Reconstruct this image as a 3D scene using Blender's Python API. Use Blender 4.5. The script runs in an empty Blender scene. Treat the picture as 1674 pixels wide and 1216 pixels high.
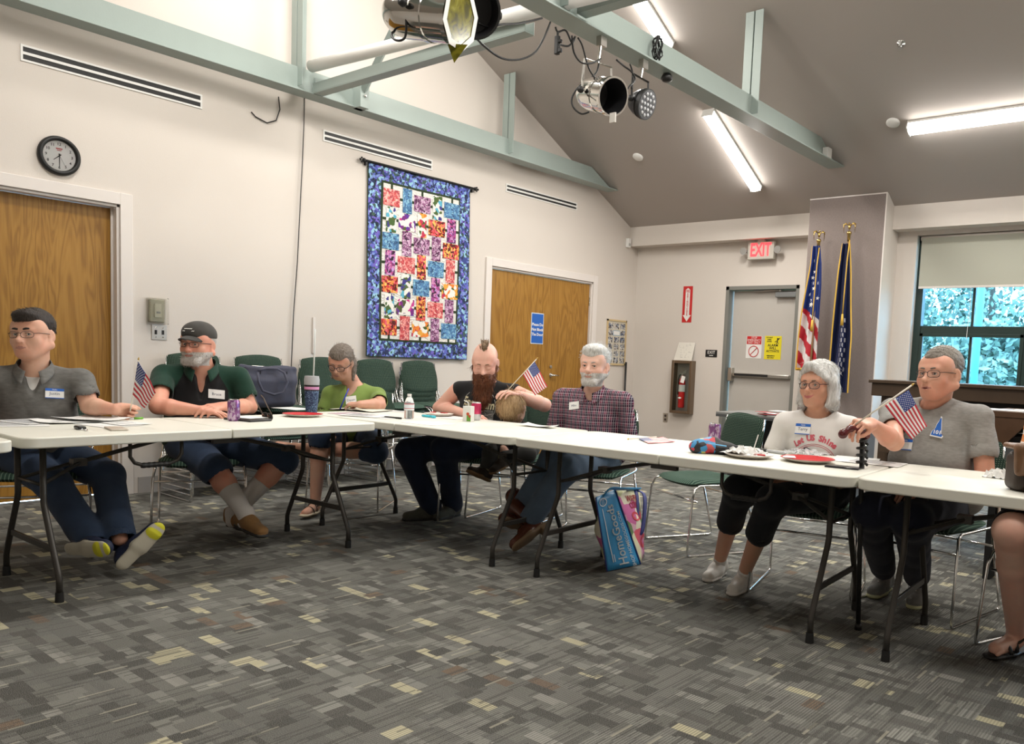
import bpy, math, random
import numpy as np
from mathutils import Vector, Matrix
random.seed(7)
SC = bpy.context.scene
COL = SC.collection
PI = math.pi
# ------------------------------------------------------------------ camera
YAW, PIT, ROL = 0.66395712, -0.08415958, 0.04421904
FPX, PCX, PCY, CAMH = 1329.109, 982.34, 701.7, 1.1688
_f = np.array([-math.sin(YAW)*math.cos(PIT), math.cos(YAW)*math.cos(PIT), math.sin(PIT)])
_r = np.cross(_f, [0, 0, 1]); _r /= np.linalg.norm(_r); _u = np.cross(_r, _f)
R_ = math.cos(ROL)*_r + math.sin(ROL)*_u
U_ = -math.sin(ROL)*_r + math.cos(ROL)*_u
CAM = np.array([R_, U_, _f])
C0 = np.array([0, 0, CAMH])
cd = bpy.data.cameras.new('camera'); cam = bpy.data.objects.new('camera', cd); COL.objects.link(cam)
cam.matrix_world = Matrix(((R_[0], U_[0], -_f[0], 0), (R_[1], U_[1], -_f[1], 0), (R_[2], U_[2], -_f[2], CAMH), (0, 0, 0, 1)))
cd.sensor_fit = 'HORIZONTAL'; cd.sensor_width = 36; cd.lens = FPX/1674*36
cd.shift_x = -(PCX-837)/1674; cd.shift_y = (PCY-608)/1674
cd.clip_start = .05; cd.clip_end = 200
SC.camera = cam
vs = SC.view_settings
vs.view_transform = 'Standard'; vs.look = 'None'; vs.gamma = 1; vs.use_curve_mapping = False
vs.exposure = 0.42
# ------------------------------------------------------------------ world
w = bpy.data.worlds.new('sky'); SC.world = w; w.use_nodes = True
nt = w.node_tree; bg = nt.nodes['Background']
bg.inputs[0].default_value = (.55, .78, 1, 1); bg.inputs[1].default_value = 8.0

# measured helpers: turn a spot of the photo into a point on a real surface
def ray(x, y): return CAM.T @ np.array([(x-PCX)/FPX, -(y-PCY)/FPX, 1.0])
def onz(x, y, z): d = ray(x, y); return C0 + d*((z-C0[2])/d[2])
def onx(x, y, X): d = ray(x, y); return C0 + d*((X-C0[0])/d[0])
def ony(x, y, Y): d = ray(x, y); return C0 + d*((Y-C0[1])/d[1])
def atd(x, y, dep): return C0 + ray(x, y)*dep
def V(p): return Vector((float(p[0]), float(p[1]), float(p[2])))

# ------------------------------------------------------------------ materials
MATS = {}
def mat(name, col=(.5, .5, .5), rough=.5, metal=0, bump=0, bscale=200, var=0, vscale=8, emit=None, es=0, alpha=1, trans=0, spec=.5, sheen=0, aniso=None, ior=1.45):
    if name in MATS: return MATS[name]
    m = bpy.data.materials.new(name); MATS[name] = m; m.use_nodes = True
    N = m.node_tree.nodes; L = m.node_tree.links; b = N['Principled BSDF']
    b.inputs['Base Color'].default_value = (*col, 1); b.inputs['Roughness'].default_value = rough
    b.inputs['Metallic'].default_value = metal; b.inputs['Specular IOR Level'].default_value = spec
    b.inputs['IOR'].default_value = ior
    if sheen: b.inputs['Sheen Weight'].default_value = sheen
    if trans: b.inputs['Transmission Weight'].default_value = trans
    if alpha < 1: b.inputs['Alpha'].default_value = alpha
    if emit: b.inputs['Emission Color'].default_value = (*emit, 1); b.inputs['Emission Strength'].default_value = es
    tc = N.new('ShaderNodeTexCoord')
    if var:
        n = N.new('ShaderNodeTexNoise'); n.inputs['Scale'].default_value = vscale; n.inputs['Detail'].default_value = 4
        L.new(tc.outputs['Object'], n.inputs['Vector'])
        mx = N.new('ShaderNodeMix'); mx.data_type = 'RGBA'
        mx.inputs[6].default_value = (*[c*(1-var) for c in col], 1); mx.inputs[7].default_value = (*[min(1, c*(1+var)) for c in col], 1)
        L.new(n.outputs[0], mx.inputs[0]); L.new(mx.outputs[2], b.inputs['Base Color'])
    if bump:
        n = N.new('ShaderNodeTexNoise'); n.inputs['Scale'].default_value = bscale; n.inputs['Detail'].default_value = 3
        L.new(tc.outputs['Object'], n.inputs['Vector'])
        bp = N.new('ShaderNodeBump'); bp.inputs['Strength'].default_value = bump; bp.inputs['Distance'].default_value = .003
        L.new(n.outputs[0], bp.inputs['Height']); L.new(bp.outputs[0], b.inputs['Normal'])
    return m

class NG:
    "tiny node-graph builder for pattern materials"
    def __init__(s, name, rough=.6, metal=0, spec=.5):
        s.m = bpy.data.materials.new(name); MATS[name] = s.m; s.m.use_nodes = True
        s.N = s.m.node_tree.nodes; s.L = s.m.node_tree.links; s.b = s.N['Principled BSDF']
        s.b.inputs['Roughness'].default_value = rough; s.b.inputs['Metallic'].default_value = metal
        s.b.inputs['Specular IOR Level'].default_value = spec
        s.tc = s.N.new('ShaderNodeTexCoord')
    def put(s, sock, v):
        if hasattr(v, 'is_output') or isinstance(v, bpy.types.NodeSocket): s.L.new(v, sock)
        else: sock.default_value = v
    def math(s, op, a, b=None, c=None):
        n = s.N.new('ShaderNodeMath'); n.operation = op
        s.put(n.inputs[0], a)
        if b is not None: s.put(n.inputs[1], b)
        if c is not None: s.put(n.inputs[2], c)
        return n.outputs[0]
    def sep(s, v=None):
        n = s.N.new('ShaderNodeSeparateXYZ'); s.L.new(v or s.tc.outputs['Object'], n.inputs[0]); return n.outputs
    def comb(s, x, y, z=0.0):
        n = s.N.new('ShaderNodeCombineXYZ')
        for i, v in enumerate((x, y, z)): s.put(n.inputs[i], v)
        return n.outputs[0]
    def wn(s, vec):
        n = s.N.new('ShaderNodeTexWhiteNoise'); n.noise_dimensions = '3D'; s.L.new(vec, n.inputs['Vector']); return n.outputs['Value']
    def noise(s, scale, detail=2, vec=None, rough=.5, dist=0):
        n = s.N.new('ShaderNodeTexNoise'); n.inputs['Scale'].default_value = scale; n.inputs['Detail'].default_value = detail
        n.inputs['Roughness'].default_value = rough; n.inputs['Distortion'].default_value = dist
        s.L.new(vec or s.tc.outputs['Object'], n.inputs['Vector']); return n.outputs[0]
    def vor(s, scale, vec=None, out='Color', feat='F1'):
        n = s.N.new('ShaderNodeTexVoronoi'); n.inputs['Scale'].default_value = scale; n.feature = feat
        s.L.new(vec or s.tc.outputs['Object'], n.inputs['Vector']); return n.outputs[out]
    def mapv(s, scale=(1, 1, 1), rot=(0, 0, 0), vec=None):
        n = s.N.new('ShaderNodeMapping'); n.inputs['Scale'].default_value = scale; n.inputs['Rotation'].default_value = rot
        s.L.new(vec or s.tc.outputs['Object'], n.inputs['Vector']); return n.outputs[0]
    def ramp(s, fac, stops, const=False):
        n = s.N.new('ShaderNodeValToRGB'); n.color_ramp.interpolation = 'CONSTANT' if const else 'LINEAR'
        e = n.color_ramp.elements
        while len(e) < len(stops): e.new(.5)
        for i, (p, c) in enumerate(stops): e[i].position = p; e[i].color = (*c, 1)
        s.put(n.inputs[0], fac); return n.outputs[0]
    def mix(s, f, a, b, mode='MIX'):
        n = s.N.new('ShaderNodeMix'); n.data_type = 'RGBA'; n.blend_type = mode
        s.put(n.inputs[0], f)
        for i, v in ((6, a), (7, b)):
            if isinstance(v, tuple): n.inputs[i].default_value = (*v, 1)
            else: s.L.new(v, n.inputs[i])
        return n.outputs[2]
    def bump(s, h, st=.3, d=.003):
        n = s.N.new('ShaderNodeBump'); n.inputs['Strength'].default_value = st; n.inputs['Distance'].default_value = d
        s.L.new(h, n.inputs['Height']); s.L.new(n.outputs[0], s.b.inputs['Normal'])
    def done(s, col):
        if col is not None: s.L.new(col, s.b.inputs['Base Color'])
        return s.m

def floral(name, cols, scale=45, white=0.0):
    g = NG(name, .85)
    v = g.mapv((1, 1, 1))
    nz = g.N.new('ShaderNodeTexNoise'); nz.inputs['Scale'].default_value = scale*.6
    g.L.new(v, nz.inputs['Vector'])
    mixv = g.N.new('ShaderNodeMix'); mixv.data_type = 'RGBA'; mixv.blend_type = 'LINEAR_LIGHT'; mixv.inputs[0].default_value = .03
    g.L.new(v, mixv.inputs[6]); g.L.new(nz.outputs[1], mixv.inputs[7])
    c = g.vor(scale, mixv.outputs[2])
    r = g.sep(c)[0]
    n = len(cols)
    stops = [(i/n, cols[i]) for i in range(n)]
    col = g.ramp(r, stops, True)
    return g.done(col)

# ------------------------------------------------------------------ mesh builder
class MB:
    def __init__(s): s.v = []; s.f = []; s.m = []; s.mi = 0; s.X = None
    def mt(s, i): s.mi = i; return s
    def add(s, vs, fs):
        o = len(s.v)
        for p in vs:
            p = Vector(p)
            if s.X is not None: p = s.X @ p
            s.v.append(p)
        for f in fs: s.f.append(tuple(i+o for i in f)); s.m.append(s.mi)
        return s
    def box(s, a, b, R=None, c=None):
        x0, y0, z0 = a; x1, y1, z1 = b
        P = [(x0,y0,z0),(x1,y0,z0),(x1,y1,z0),(x0,y1,z0),(x0,y0,z1),(x1,y0,z1),(x1,y1,z1),(x0,y1,z1)]
        if R is not None: P = [R @ Vector(p) for p in P]
        return s.add(P, [(0,3,2,1),(4,5,6,7),(0,1,5,4),(1,2,6,5),(2,3,7,6),(3,0,4,7)])
    def cbox(s, c, h, R=None):
        M = Matrix.Translation(Vector(c)) @ (R.to_4x4() if R is not None else Matrix())
        return s.box([-h[0], -h[1], -h[2]], [h[0], h[1], h[2]], M)
    def prism(s, poly, d, ax=2, o=0.0):
        "polygon in the plane across axis ax, from o to o+d"
        n = len(poly)
        def P(u, v, t): return [(t,u,v),(u,t,v),(u,v,t)][ax]
        vs = [P(u, v, o) for u, v in poly]+[P(u, v, o+d) for u, v in poly]
        fs = [tuple(range(n))[::-1], tuple(range(n, 2*n))]+[(i, (i+1) % n, n+(i+1) % n, n+i) for i in range(n)]
        return s.add(vs, fs)
    def tube(s, pts, r, n=8, cap=True, closed=False, sq=None):
        pts = [Vector(p) for p in pts]; m = len(pts)
        rr = r if isinstance(r, (list, tuple)) else [r]*m
        up = None; rings = []
        for i in range(m):
            if closed: t = (pts[(i+1) % m]-pts[i-1])
            else: t = pts[min(i+1, m-1)]-pts[max(i-1, 0)]
            t.normalize()
            if up is None:
                up = Vector((0, 0, 1)) if abs(t.z) < .9 else Vector((1, 0, 0))
            a = t.cross(up)
            if a.length < 1e-4: a = t.cross(Vector((0, 1, 0)))
            a.normalize(); b = a.cross(t).normalized(); up = b
            rings.append([pts[i]+(a*math.cos(2*PI*k/n)+b*math.sin(2*PI*k/n)*(sq or 1))*rr[i] for k in range(n)])
        vs = [p for R in rings for p in R]; fs = []
        for i in range(m if closed else m-1):
            j = (i+1) % m
            for k in range(n): fs.append((i*n+k, i*n+(k+1) % n, j*n+(k+1) % n, j*n+k))
        if cap and not closed: fs += [tuple(range(n))[::-1], tuple(range((m-1)*n, m*n))]
        return s.add(vs, fs)
    def lathe(s, prof, n=24, c=(0, 0, 0), R=None, cap=True):
        M = Matrix.Translation(Vector(c)) @ (R.to_4x4() if R is not None else Matrix())
        vs = [M @ Vector((r*math.cos(2*PI*k/n), r*math.sin(2*PI*k/n), z)) for r, z in prof for k in range(n)]
        m = len(prof); fs = []
        for i in range(m-1):
            for k in range(n): fs.append((i*n+k, i*n+(k+1) % n, (i+1)*n+(k+1) % n, (i+1)*n+k))
        if cap: fs += [tuple(range(n))[::-1], tuple(range((m-1)*n, m*n))]
        return s.add(vs, fs)
    def ball(s, c, r, n=12, R=None):
        r = r if isinstance(r, (tuple, list)) else (r, r, r)
        M = Matrix.Translation(Vector(c)) @ (R.to_4x4() if R is not None else Matrix())
        m = n//2; vs = []; fs = []
        for i in range(1, m):
            for k in range(n):
                a = PI*i/m; b = 2*PI*k/n
                vs.append(M @ Vector((r[0]*math.sin(a)*math.cos(b), r[1]*math.sin(a)*math.sin(b), r[2]*math.cos(a))))
        t = len(vs); vs += [M @ Vector((0, 0, r[2])), M @ Vector((0, 0, -r[2]))]
        for i in range(m-2):
            for k in range(n): fs.append((i*n+k, (i+1)*n+k, (i+1)*n+(k+1) % n, i*n+(k+1) % n))
        for k in range(n): fs.append((t, k, (k+1) % n)); fs.append((t+1, (m-2)*n+(k+1) % n, (m-2)*n+k))
        return s.add(vs, fs)
    def sheet(s, P, thick=0.0):
        "grid of points P[i][j]"
        n, m = len(P), len(P[0]); vs = [p for r in P for p in r]
        fs = [(i*m+j, i*m+j+1, (i+1)*m+j+1, (i+1)*m+j) for i in range(n-1) for j in range(m-1)]
        return s.add(vs, fs)
    def build(s, name, mats, parent=None, smooth=False, bev=0, seg=2, kind=None, label=None, auto=None, solid=0, sub=0):
        me = bpy.data.meshes.new(name); me.from_pydata([tuple(p) for p in s.v], [], s.f)
        if not isinstance(mats, (list, tuple)): mats = [mats]
        for m in mats: me.materials.append(m)
        if len(mats) > 1: me.polygons.foreach_set('material_index', s.m)
        me.validate(); me.update()
        if smooth or auto: me.shade_smooth()
        if auto: me.set_sharp_from_angle(angle=math.radians(auto))
        o = bpy.data.objects.new(name, me); COL.objects.link(o)
        if parent: o.parent = parent
        if solid:
            md = o.modifiers.new('s', 'SOLIDIFY'); md.thickness = solid; md.offset = 0
        if bev:
            md = o.modifiers.new('b', 'BEVEL'); md.width = bev; md.segments = seg; md.limit_method = 'ANGLE'
            md.angle_limit = math.radians(40)
            me.shade_smooth(); me.set_sharp_from_angle(angle=math.radians(50))
        if sub:
            md = o.modifiers.new('u', 'SUBSURF'); md.levels = md.render_levels = sub
        if kind: o['kind'] = kind
        if label: o['label'] = label
        return o
def tag(o, label, cat, group=None, kind=None):
    o['label'] = label; o['category'] = cat
    if group: o['group'] = group
    if kind: o['kind'] = kind
    return o
def empty(name, loc, rz=0, R=None):
    o = bpy.data.objects.new(name, None); COL.objects.link(o); o.location = V(loc)
    o.empty_display_size = .1
    if R is not None: o.rotation_euler = R.to_euler()
    else: o.rotation_euler = (0, 0, rz)
    return o
def copy_tree(o, parent=None):
    c = o.copy(); COL.objects.link(c)
    if parent: c.parent = parent
    for ch in list(o.children): copy_tree(ch, c)
    return c
def text_mb(mb, txt, size, M, align='CENTER', ext=.0004, font_sx=1.0, bold=0):
    "append flat raised lettering to an MB; M places text (x right, y up, z out)"
    cu = bpy.data.curves.new('lettering', 'FONT'); cu.body = txt; cu.size = size; cu.align_x = align; cu.align_y = 'CENTER'
    cu.extrude = ext; cu.resolution_u = 2; cu.offset = bold
    ob = bpy.data.objects.new('lettering', cu); COL.objects.link(ob)
    dg = bpy.context.evaluated_depsgraph_get()
    me = bpy.data.meshes.new_from_object(ob.evaluated_get(dg))
    X = mb.X; mb.X = M
    mb.add([(v.co.x*font_sx, v.co.y, v.co.z) for v in me.vertices], [tuple(p.vertices) for p in me.polygons])
    mb.X = X
    bpy.data.objects.remove(ob); bpy.data.curves.remove(cu); bpy.data.meshes.remove(me)
def frame(o, x, z):
    "4x4 with local x along x, local z along z"
    x = Vector(x).normalized(); z = Vector(z).normalized(); y = z.cross(x).normalized(); x = y.cross(z).normalized()
    return Matrix(((x.x, y.x, z.x, o[0]), (x.y, y.y, z.y, o[1]), (x.z, y.z, z.z, o[2]), (0, 0, 0, 1)))
# ------------------------------------------------------------------ room
WX, WY = -6.583, 9.055           # left wall plane, back wall plane
FX, FY = 5.2, -1.26              # right wall, front wall
SL = .485                        # roof slope
RY = 3.9                         # ridge
RZ = 2.96+SL*(8.85-RY)
def ceil_z(y): return RZ-SL*abs(y-RY)
M_wall = mat('painted_wall', (.66, .605, .55), .75, bump=.25, bscale=260, var=.02, vscale=2)
M_ceil = mat('ceiling_paint', (.43, .385, .35), .8, var=.03, vscale=1.5)
M_trim = mat('trim_paint', (.72, .67, .63), .45)
M_base = mat('vinyl_base', (.40, .375, .35), .5)
M_green = mat('pale_green_steel', (.30, .355, .33), .42, var=.04, vscale=6, bump=.15, bscale=90)
M_black = mat('black', (.012, .012, .012), .5)
M_white = mat('white_paint', (.8, .79, .76), .4)
# carpet
g = NG('patchwork_carpet', .95, spec=.1)
x, y, z = g.sep()
row = g.math('FLOOR', g.math('DIVIDE', y, .046))
offx = g.math('MULTIPLY', g.wn(g.comb(row, 3.3, 0.0)), .4)
cx = g.math('FLOOR', g.math('DIVIDE', g.math('ADD', x, offx), .125))
ra = g.wn(g.comb(cx, row, 1.0))
col2 = g.math('FLOOR', g.math('DIVIDE', x, .062))
offy = g.math('MULTIPLY', g.wn(g.comb(col2, 9.1, 0.0)), .3)
ry = g.math('FLOOR', g.math('DIVIDE', g.math('ADD', y, offy), .082))
rb = g.wn(g.comb(col2, ry, 2.0))
pick = g.wn(g.comb(g.math('FLOOR', g.math('DIVIDE', x, .25)), g.math('FLOOR', g.math('DIVIDE', y, .18)), 5.0))
big = g.ramp(pick, [(0, (.10, .10, .095)), (.35, (.135, .133, .125)), (.7, (.17, .167, .158))], True)
pa = g.ramp(ra, [(0, (.045, .044, .042)), (.20, (.13, .13, .12)), (.42, (.075, .072, .068)), (.55, (.20, .20, .185)), (.72, (.11, .11, .105)), (.85, (.27, .265, .245)), (.92, (.50, .46, .31)), (.98, (.14, .09, .06))], True)
pb = g.ramp(rb, [(0, (.04, .04, .038)), (.3, (.12, .12, .11)), (.55, (.19, .19, .175)), (.75, (.06, .058, .055)), (.86, (.26, .26, .24)), (.92, (.52, .48, .33)), (.965, (.15, .095, .06))], True)
sel = g.wn(g.comb(col2, ry, 7.0))
sel2 = g.wn(g.comb(cx, row, 8.0))
c = g.mix(g.math('GREATER_THAN', sel2, .42), big, pa)
c = g.mix(g.math('GREATER_THAN', sel, .74), c, pb)
st = g.math('SINE', g.math('MULTIPLY', x, 2*PI/.0105))
stm = g.math('MULTIPLY', g.math('ADD', g.math('MULTIPLY', st, .5), .5), g.math('ADD', .35, g.math('MULTIPLY', pick, .65)))
c = g.mix(g.math('MULTIPLY', stm, .80), c, (.028, .028, .026))
# loose light pinstripes here and there
linec = g.wn(g.comb(g.math('FLOOR', g.math('DIVIDE', x, .0105)), g.math('FLOOR', g.math('DIVIDE', y, .11)), 4.0))
c = g.mix(g.math('MULTIPLY', g.math('GREATER_THAN', linec, .985), .55), c, (.36, .34, .27))
dl = g.wn(g.comb(g.math('FLOOR', g.math('DIVIDE', x, .0075)), g.math('FLOOR', g.math('DIVIDE', g.math('ADD', y, offy), .16)), 6.0))
c = g.mix(g.math('MULTIPLY', g.math('GREATER_THAN', dl, .80), .62), c, (.03, .03, .028))
spk = g.noise(420, 2)
c = g.mix(g.math('MULTIPLY', g.math('SUBTRACT', spk, .42), 1.5), c, (.42, .41, .38))
g.bump(spk, .6, .004)
c = g.mix(1.0, c, (1.0, 1.0, .97), 'MULTIPLY'); M_carpet = g.done(c)

def struct(name, mb, m, **k):
    o = mb.build(name, m, kind='structure', **k); return o
struct('floor', MB().box((WX-.1, FY-.1, -.05), (FX+.1, WY+.3, 0)), M_carpet)
# left wall with two door openings
D1a, D1b = .70, 2.562   # door 1 (left) opening along Y
D2a, D2b = 6.331, 8.111
DH = 2.152
mb = MB()
T = .16
def wallseg(y0, y1, z0, z1): mb.box((WX-T, y0, z0), (WX, y1, z1))
wallseg(FY, D1a, 0, DH); wallseg(D1b, D2a, 0, DH); wallseg(D2b, WY+.1, 0, DH)
mb.prism([(FY-.1, DH), (WY+.1, DH), (WY+.1, ceil_z(WY)), (RY, RZ+.02), (FY-.1, ceil_z(FY))], T, 0, WX-T)
struct('wall_left', mb, M_wall)
# back wall: exit door opening and windows
EDa, EDb, EDH = -5.19, -4.20, 2.165
W1a, W1b = -2.88, -1.70
W2a, W2b = -1.62, -.44
W3a, W3b = .4, 2.9
WZ0, WZ1 = .78, 2.66
mb = MB(); TB = .30
def bw(x0, x1, z0, z1, t=TB): mb.box((x0, WY, z0), (x1, WY+t, z1))
bw(WX-.1, EDa, 0, 3.1); bw(EDa, EDb, EDH, 3.1); bw(EDb, W1a, 0, 3.1)
bw(W1a, FX+.1, WZ1, 3.1); bw(W1a, FX+.1, 0, WZ0); bw(W2b, W3a, WZ0, WZ1); bw(W3b, FX+.1, WZ0, WZ1)
struct('wall_back', mb, M_wall)
struct('wall_right', MB().prism([(FY-.1, 0), (WY+.1, 0), (WY+.1, ceil_z(WY)), (RY, RZ+.02), (FY-.1, ceil_z(FY))], .1, 0, FX), M_wall)
struct('wall_front', MB().box((WX-.1, FY-.12, 0), (FX+.1, FY, ceil_z(FY)+.1)), M_wall)
mb = MB()
mb.prism([(RY, RZ), (WY+.3, ceil_z(WY+.3)), (WY+.3, ceil_z(WY+.3)+.1), (RY, RZ+.1)], FX-WX+.2, 0, WX-.1)
mb.prism([(RY, RZ), (FY-.1, ceil_z(FY-.1)), (FY-.1, ceil_z(FY-.1)+.1), (RY, RZ+.1)], FX-WX+.2, 0, WX-.1)
struct('ceiling', mb, M_ceil)
# soffit running along the back wall
mb = MB(); SY = 8.862
mb.box((WX, SY, 2.705), (FX, WY, 2.965))
struct('trim_1', mb, M_wall)
# fabric covered column
g = NG('woven_wallcovering', .9, spec=.2)
xx = g.noise(60, 3, g.mapv((6, 6, 1))); yy = g.noise(60, 3, g.mapv((1, 1, 7)))
M_weave = g.done(g.mix(g.math('MULTIPLY', g.math('ADD', xx, yy), .5), (.13, .105, .097), (.35, .295, .272)))
KY = 8.64; KXa, KXb = -3.945, -3.085
mb = MB(); mb.prism([(KXa, KY), (KXb, KY), (KXb, WY), (KXa, WY)], 3.052, 2, 0)
col = struct('wall_column', mb, M_wall)
mb = MB().box((KXa+.004, KY-.006, .10), (KXb-.012, KY-.0005, 3.045)); o = mb.build('fabric_panel', M_weave, col)
mb = MB().box((KXa, KY-.012, 3.045), (KXb, KY-.001, 3.058)).box((KXb-.012, KY-.009, .1), (KXb, KY-.0005, 3.045)); mb.build('edge_trim', M_trim, col)
# baseboards
struct('baseboard_left', MB().box((WX+.0005, D1b+.12, 0), (WX+.008, D2a-.1, .124)).box((WX+.0005, D2b+.1, 0), (WX+.008, WY, .124)).box((WX+.0005, FY, 0), (WX+.008, D1a-.1, .124)), M_base)
struct('baseboard_back', MB().box((WX, WY-.008, 0), (EDa-.08, WY-.0005, .124)).box((KXb, WY-.008, 0), (FX, WY-.0005, .124)), M_base)
# ------------------------------------------------------------------ oak doors
def oak(name, axis):
    g = NG(name, .38)
    v = g.mapv((1, 1, .12) )
    n1 = g.noise(5.5, 3, v, .55, .6)
    rings = g.math('SINE', g.math('MULTIPLY', n1, 70))
    n2 = g.noise(120, 3, g.mapv((1, 1, .03)))
    f = g.math('ADD', g.math('MULTIPLY', g.math('ADD', g.math('MULTIPLY', rings, .5), .5), .42), g.math('MULTIPLY', n2, .6))
    return g.done(g.ramp(f, [(0, (.17, .068, .008)), (.45, (.31, .150, .022)), (.8, (.37, .19, .033)), (1, (.40, .215, .045))]))
M_oak = oak('oak_veneer', 1)
M_chrome = mat('chrome', (.75, .75, .74), .16, 1)
M_steel = mat('brushed_steel', (.52, .50, .46), .34, 1)
def casing(y0, y1, h, w=.085, d=.02):
    mb = MB()
    X0 = WX+.0005
    mb.box((X0, y0-w, 0), (WX+d, y0, h+w)).box((X0, y1, 0), (WX+d, y1+w, h+w)).box((X0, y0, h), (WX+d, y1, h+w))
    # jamb lining
    mb.box((WX-T, y0, 0), (WX+.0005, y0+.02, h)).box((WX-T, y1-.02, 0), (WX+.0005, y1, h)).box((WX-T, y0, h-.02), (WX+.0005, y1, h))
    mb.box((WX-.075, y1-.035, 0), (WX-.06, y1-.02, h)).box((WX-.075, y0+.02, 0), (WX-.06, y0+.035, h))
    return mb
d1 = MB().box((WX-.13, D1a+.022, .008), (WX-.085, D1b-.022, DH-.024)).build('door_1', M_oak, kind='structure')
casing(D1a, D1b, DH).build('door_frame', M_trim, d1, bev=.003)
MB().tube([(WX-.085, 1.05, 1.0), (WX-.03, 1.05, 1.0), (WX-.03, 1.17, 1.0)], .011).build('door_handle', M_steel, d1, smooth=True)
ym = (D2a+D2b)/2
d2 = MB().box((WX-.075, D2a+.024, .008), (WX-.03, ym-.002, DH-.026)).build('door_2', M_oak, kind='structure')
d3 = MB().box((WX-.075, ym+.002, .008), (WX-.03, D2b-.024, DH-.026)).build('door_3', M_oak, kind='structure')
casing(D2a, D2b, DH).build('door_frame', M_trim, d2, bev=.003)
for dd, yy in ((d2, D2a+.02), (d3, D2b-.02)):
    for zz in (1.86, 1.05, .25):
        h = MB()
        for k in range(5): h.tube([(WX-.022, yy, zz+k*.022), (WX-.022, yy, zz+.019+k*.022)], .008, 8)
        h.build('hinge', M_steel, dd, smooth=True)
# lever with rose, and deadbolt
hp = onx(900, 613, WX-.03)
h = MB().lathe([(.026, 0), (.026, .008), (.012, .012), (.012, .045)], 16, (WX-.03, hp[1], hp[2]), Matrix.Rotation(PI/2, 3, 'Y'))
h.tube([(WX+.016, hp[1], hp[2]), (WX+.018, hp[1]+.03, hp[2]), (WX+.012, hp[1]+.11, hp[2]-.004)], [.010, .009, .007], 8)
h.build('door_handle', M_chrome, d3, smooth=True)
MB().lathe([(.02, 0), (.02, .008), (.008, .012)], 16, (WX-.03, hp[1]-.005, hp[2]+.10), Matrix.Rotation(PI/2, 3, 'Y')).build('deadbolt', M_steel, d3, auto=40)
# blue door notice (flat sign)
def wall_M(y, z, dx=.0): return frame((WX+dx, y, z), (0, 1, 0), (1, 0, 0))
M_blue = mat('sign_blue', (.02, .12, .47), .4)
sp = onx(878, 537, WX-.03)
s = empty('notice_sign', (WX-.03, sp[1], sp[2]))
tag(s, 'blue notice asking not to block the door, taped to the oak double door', 'sign')
s.matrix_world = wall_M(sp[1], sp[2], -.028)
mb = MB().cbox((0, 0, 0), (.107, .182, .002)).build('border', mat('pale_paper', (.62, .68, .75), .5), s)
MB().cbox((0, 0, .0026), (.098, .172, .0008)).build('panel', M_blue, s)
mb = MB()
for k, t in enumerate(('Please Do', 'Not Block', 'The Door')): text_mb(mb, t, .047, Matrix.Translation((0, .045-k*.058, .0040)), bold=.0012)
mb.build('lettering', M_white, s)
# ------------------------------------------------------------------ exit door (back wall)
M_door = mat('grey_door_paint', (.50, .47, .43), .5, var=.03)
M_jamb = mat('green_grey_frame', (.20, .20, .18), .45)
e = MB().box((EDa+.066, WY+.10, .01), (EDb-.05, WY+.145, EDH-.05)).build('door_4', M_door, kind='structure')
mb = MB()
mb.box((EDa-.0, WY+.001, 0), (EDa+.045, WY+.2, EDH)).box((EDb-.045, WY+.001, 0), (EDb, WY+.2, EDH)).box((EDa, WY+.001, EDH-.045), (EDb, WY+.2, EDH))
mb.build('door_frame', M_jamb, e, bev=.002)
mb = MB()
zc = ony(1200, 612, WY+.1)[2]
mb.box((EDa+.07, WY+.03, zc-.085), (EDa+.13, WY+.1, zc+.085))
mb.box((EDa+.13, WY+.045, zc-.022), (EDb-.09, WY+.1, zc+.022))
mb.build('crash_bar', M_steel, e, bev=.006)
MB().box((EDa+.16, WY+.038, zc-.012), (EDa+.62, WY+.046, zc+.016)).build('push_pad', M_black, e)
cp = ony(1285, 482, WY+.06)
mb = MB().box((EDb-.33, WY+.035, EDH-.14), (EDb-.06, WY+.1, EDH-.075)); mb.build('door_closer', mat('closer_grey', (.24, .25, .25), .4, .6), e, bev=.006)
MB().tube([(EDb-.24, WY+.06, EDH-.07), (EDb-.26, WY+.05, EDH-.055), (EDb-.62, WY+.04, EDH-.06)], .008).tube([(EDb-.27, WY+.05, EDH-.075), (EDb-.27, WY+.05, EDH-.04)], .018).build('closer_arm', M_steel, e, smooth=True)
# day-lit gap along the hinge side: the door does not quite close the frame; sky seen through a slim slot
# signs on the exit door
def back_M(x, z, dy): return frame((x, WY+dy, z), (1, 0, 0), (0, -1, 0))
def board(name, x0, z0, x1, z1, dy, m, label, cat='sign', th=.002):
    s = empty(name, (0, 0, 0)); s.matrix_world = back_M((x0+x1)/2, (z0+z1)/2, dy)
    tag(s, label, cat)
    MB().cbox((0, 0, th/2), (abs(x1-x0)/2, abs(z1-z0)/2, th/2)).build('panel', m, s)
    return s
a = ony(1221, 549, WY+.1); b = ony(1244, 586, WY+.1)
M_red = mat('sign_red', (.55, .02, .02), .4)
s = board('warning_sign', a[0], a[2], b[0], b[2], .0995, M_white, 'red and white emergency exit sign with a crossed circle, on the grey exit door')
hw, hh = (b[0]-a[0])/2, (a[2]-b[2])/2
MB().cbox((0, hh*.62, .0028), (hw*.94, hh*.36, .0006)).build('header', M_red, s)
mb = MB(); 
for k, t in enumerate(('STOP', 'EMERGENCY', 'EXIT ONLY')): text_mb(mb, t, hh*.26, Matrix.Translation((0, hh*.84-k*hh*.22, .0038)), font_sx=.9)
mb.build('lettering', M_white, s)
ring = [(hw*.62*math.cos(t*PI/14), -hh*.38+hw*.62*math.sin(t*PI/14), .004) for t in range(28)]
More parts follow.
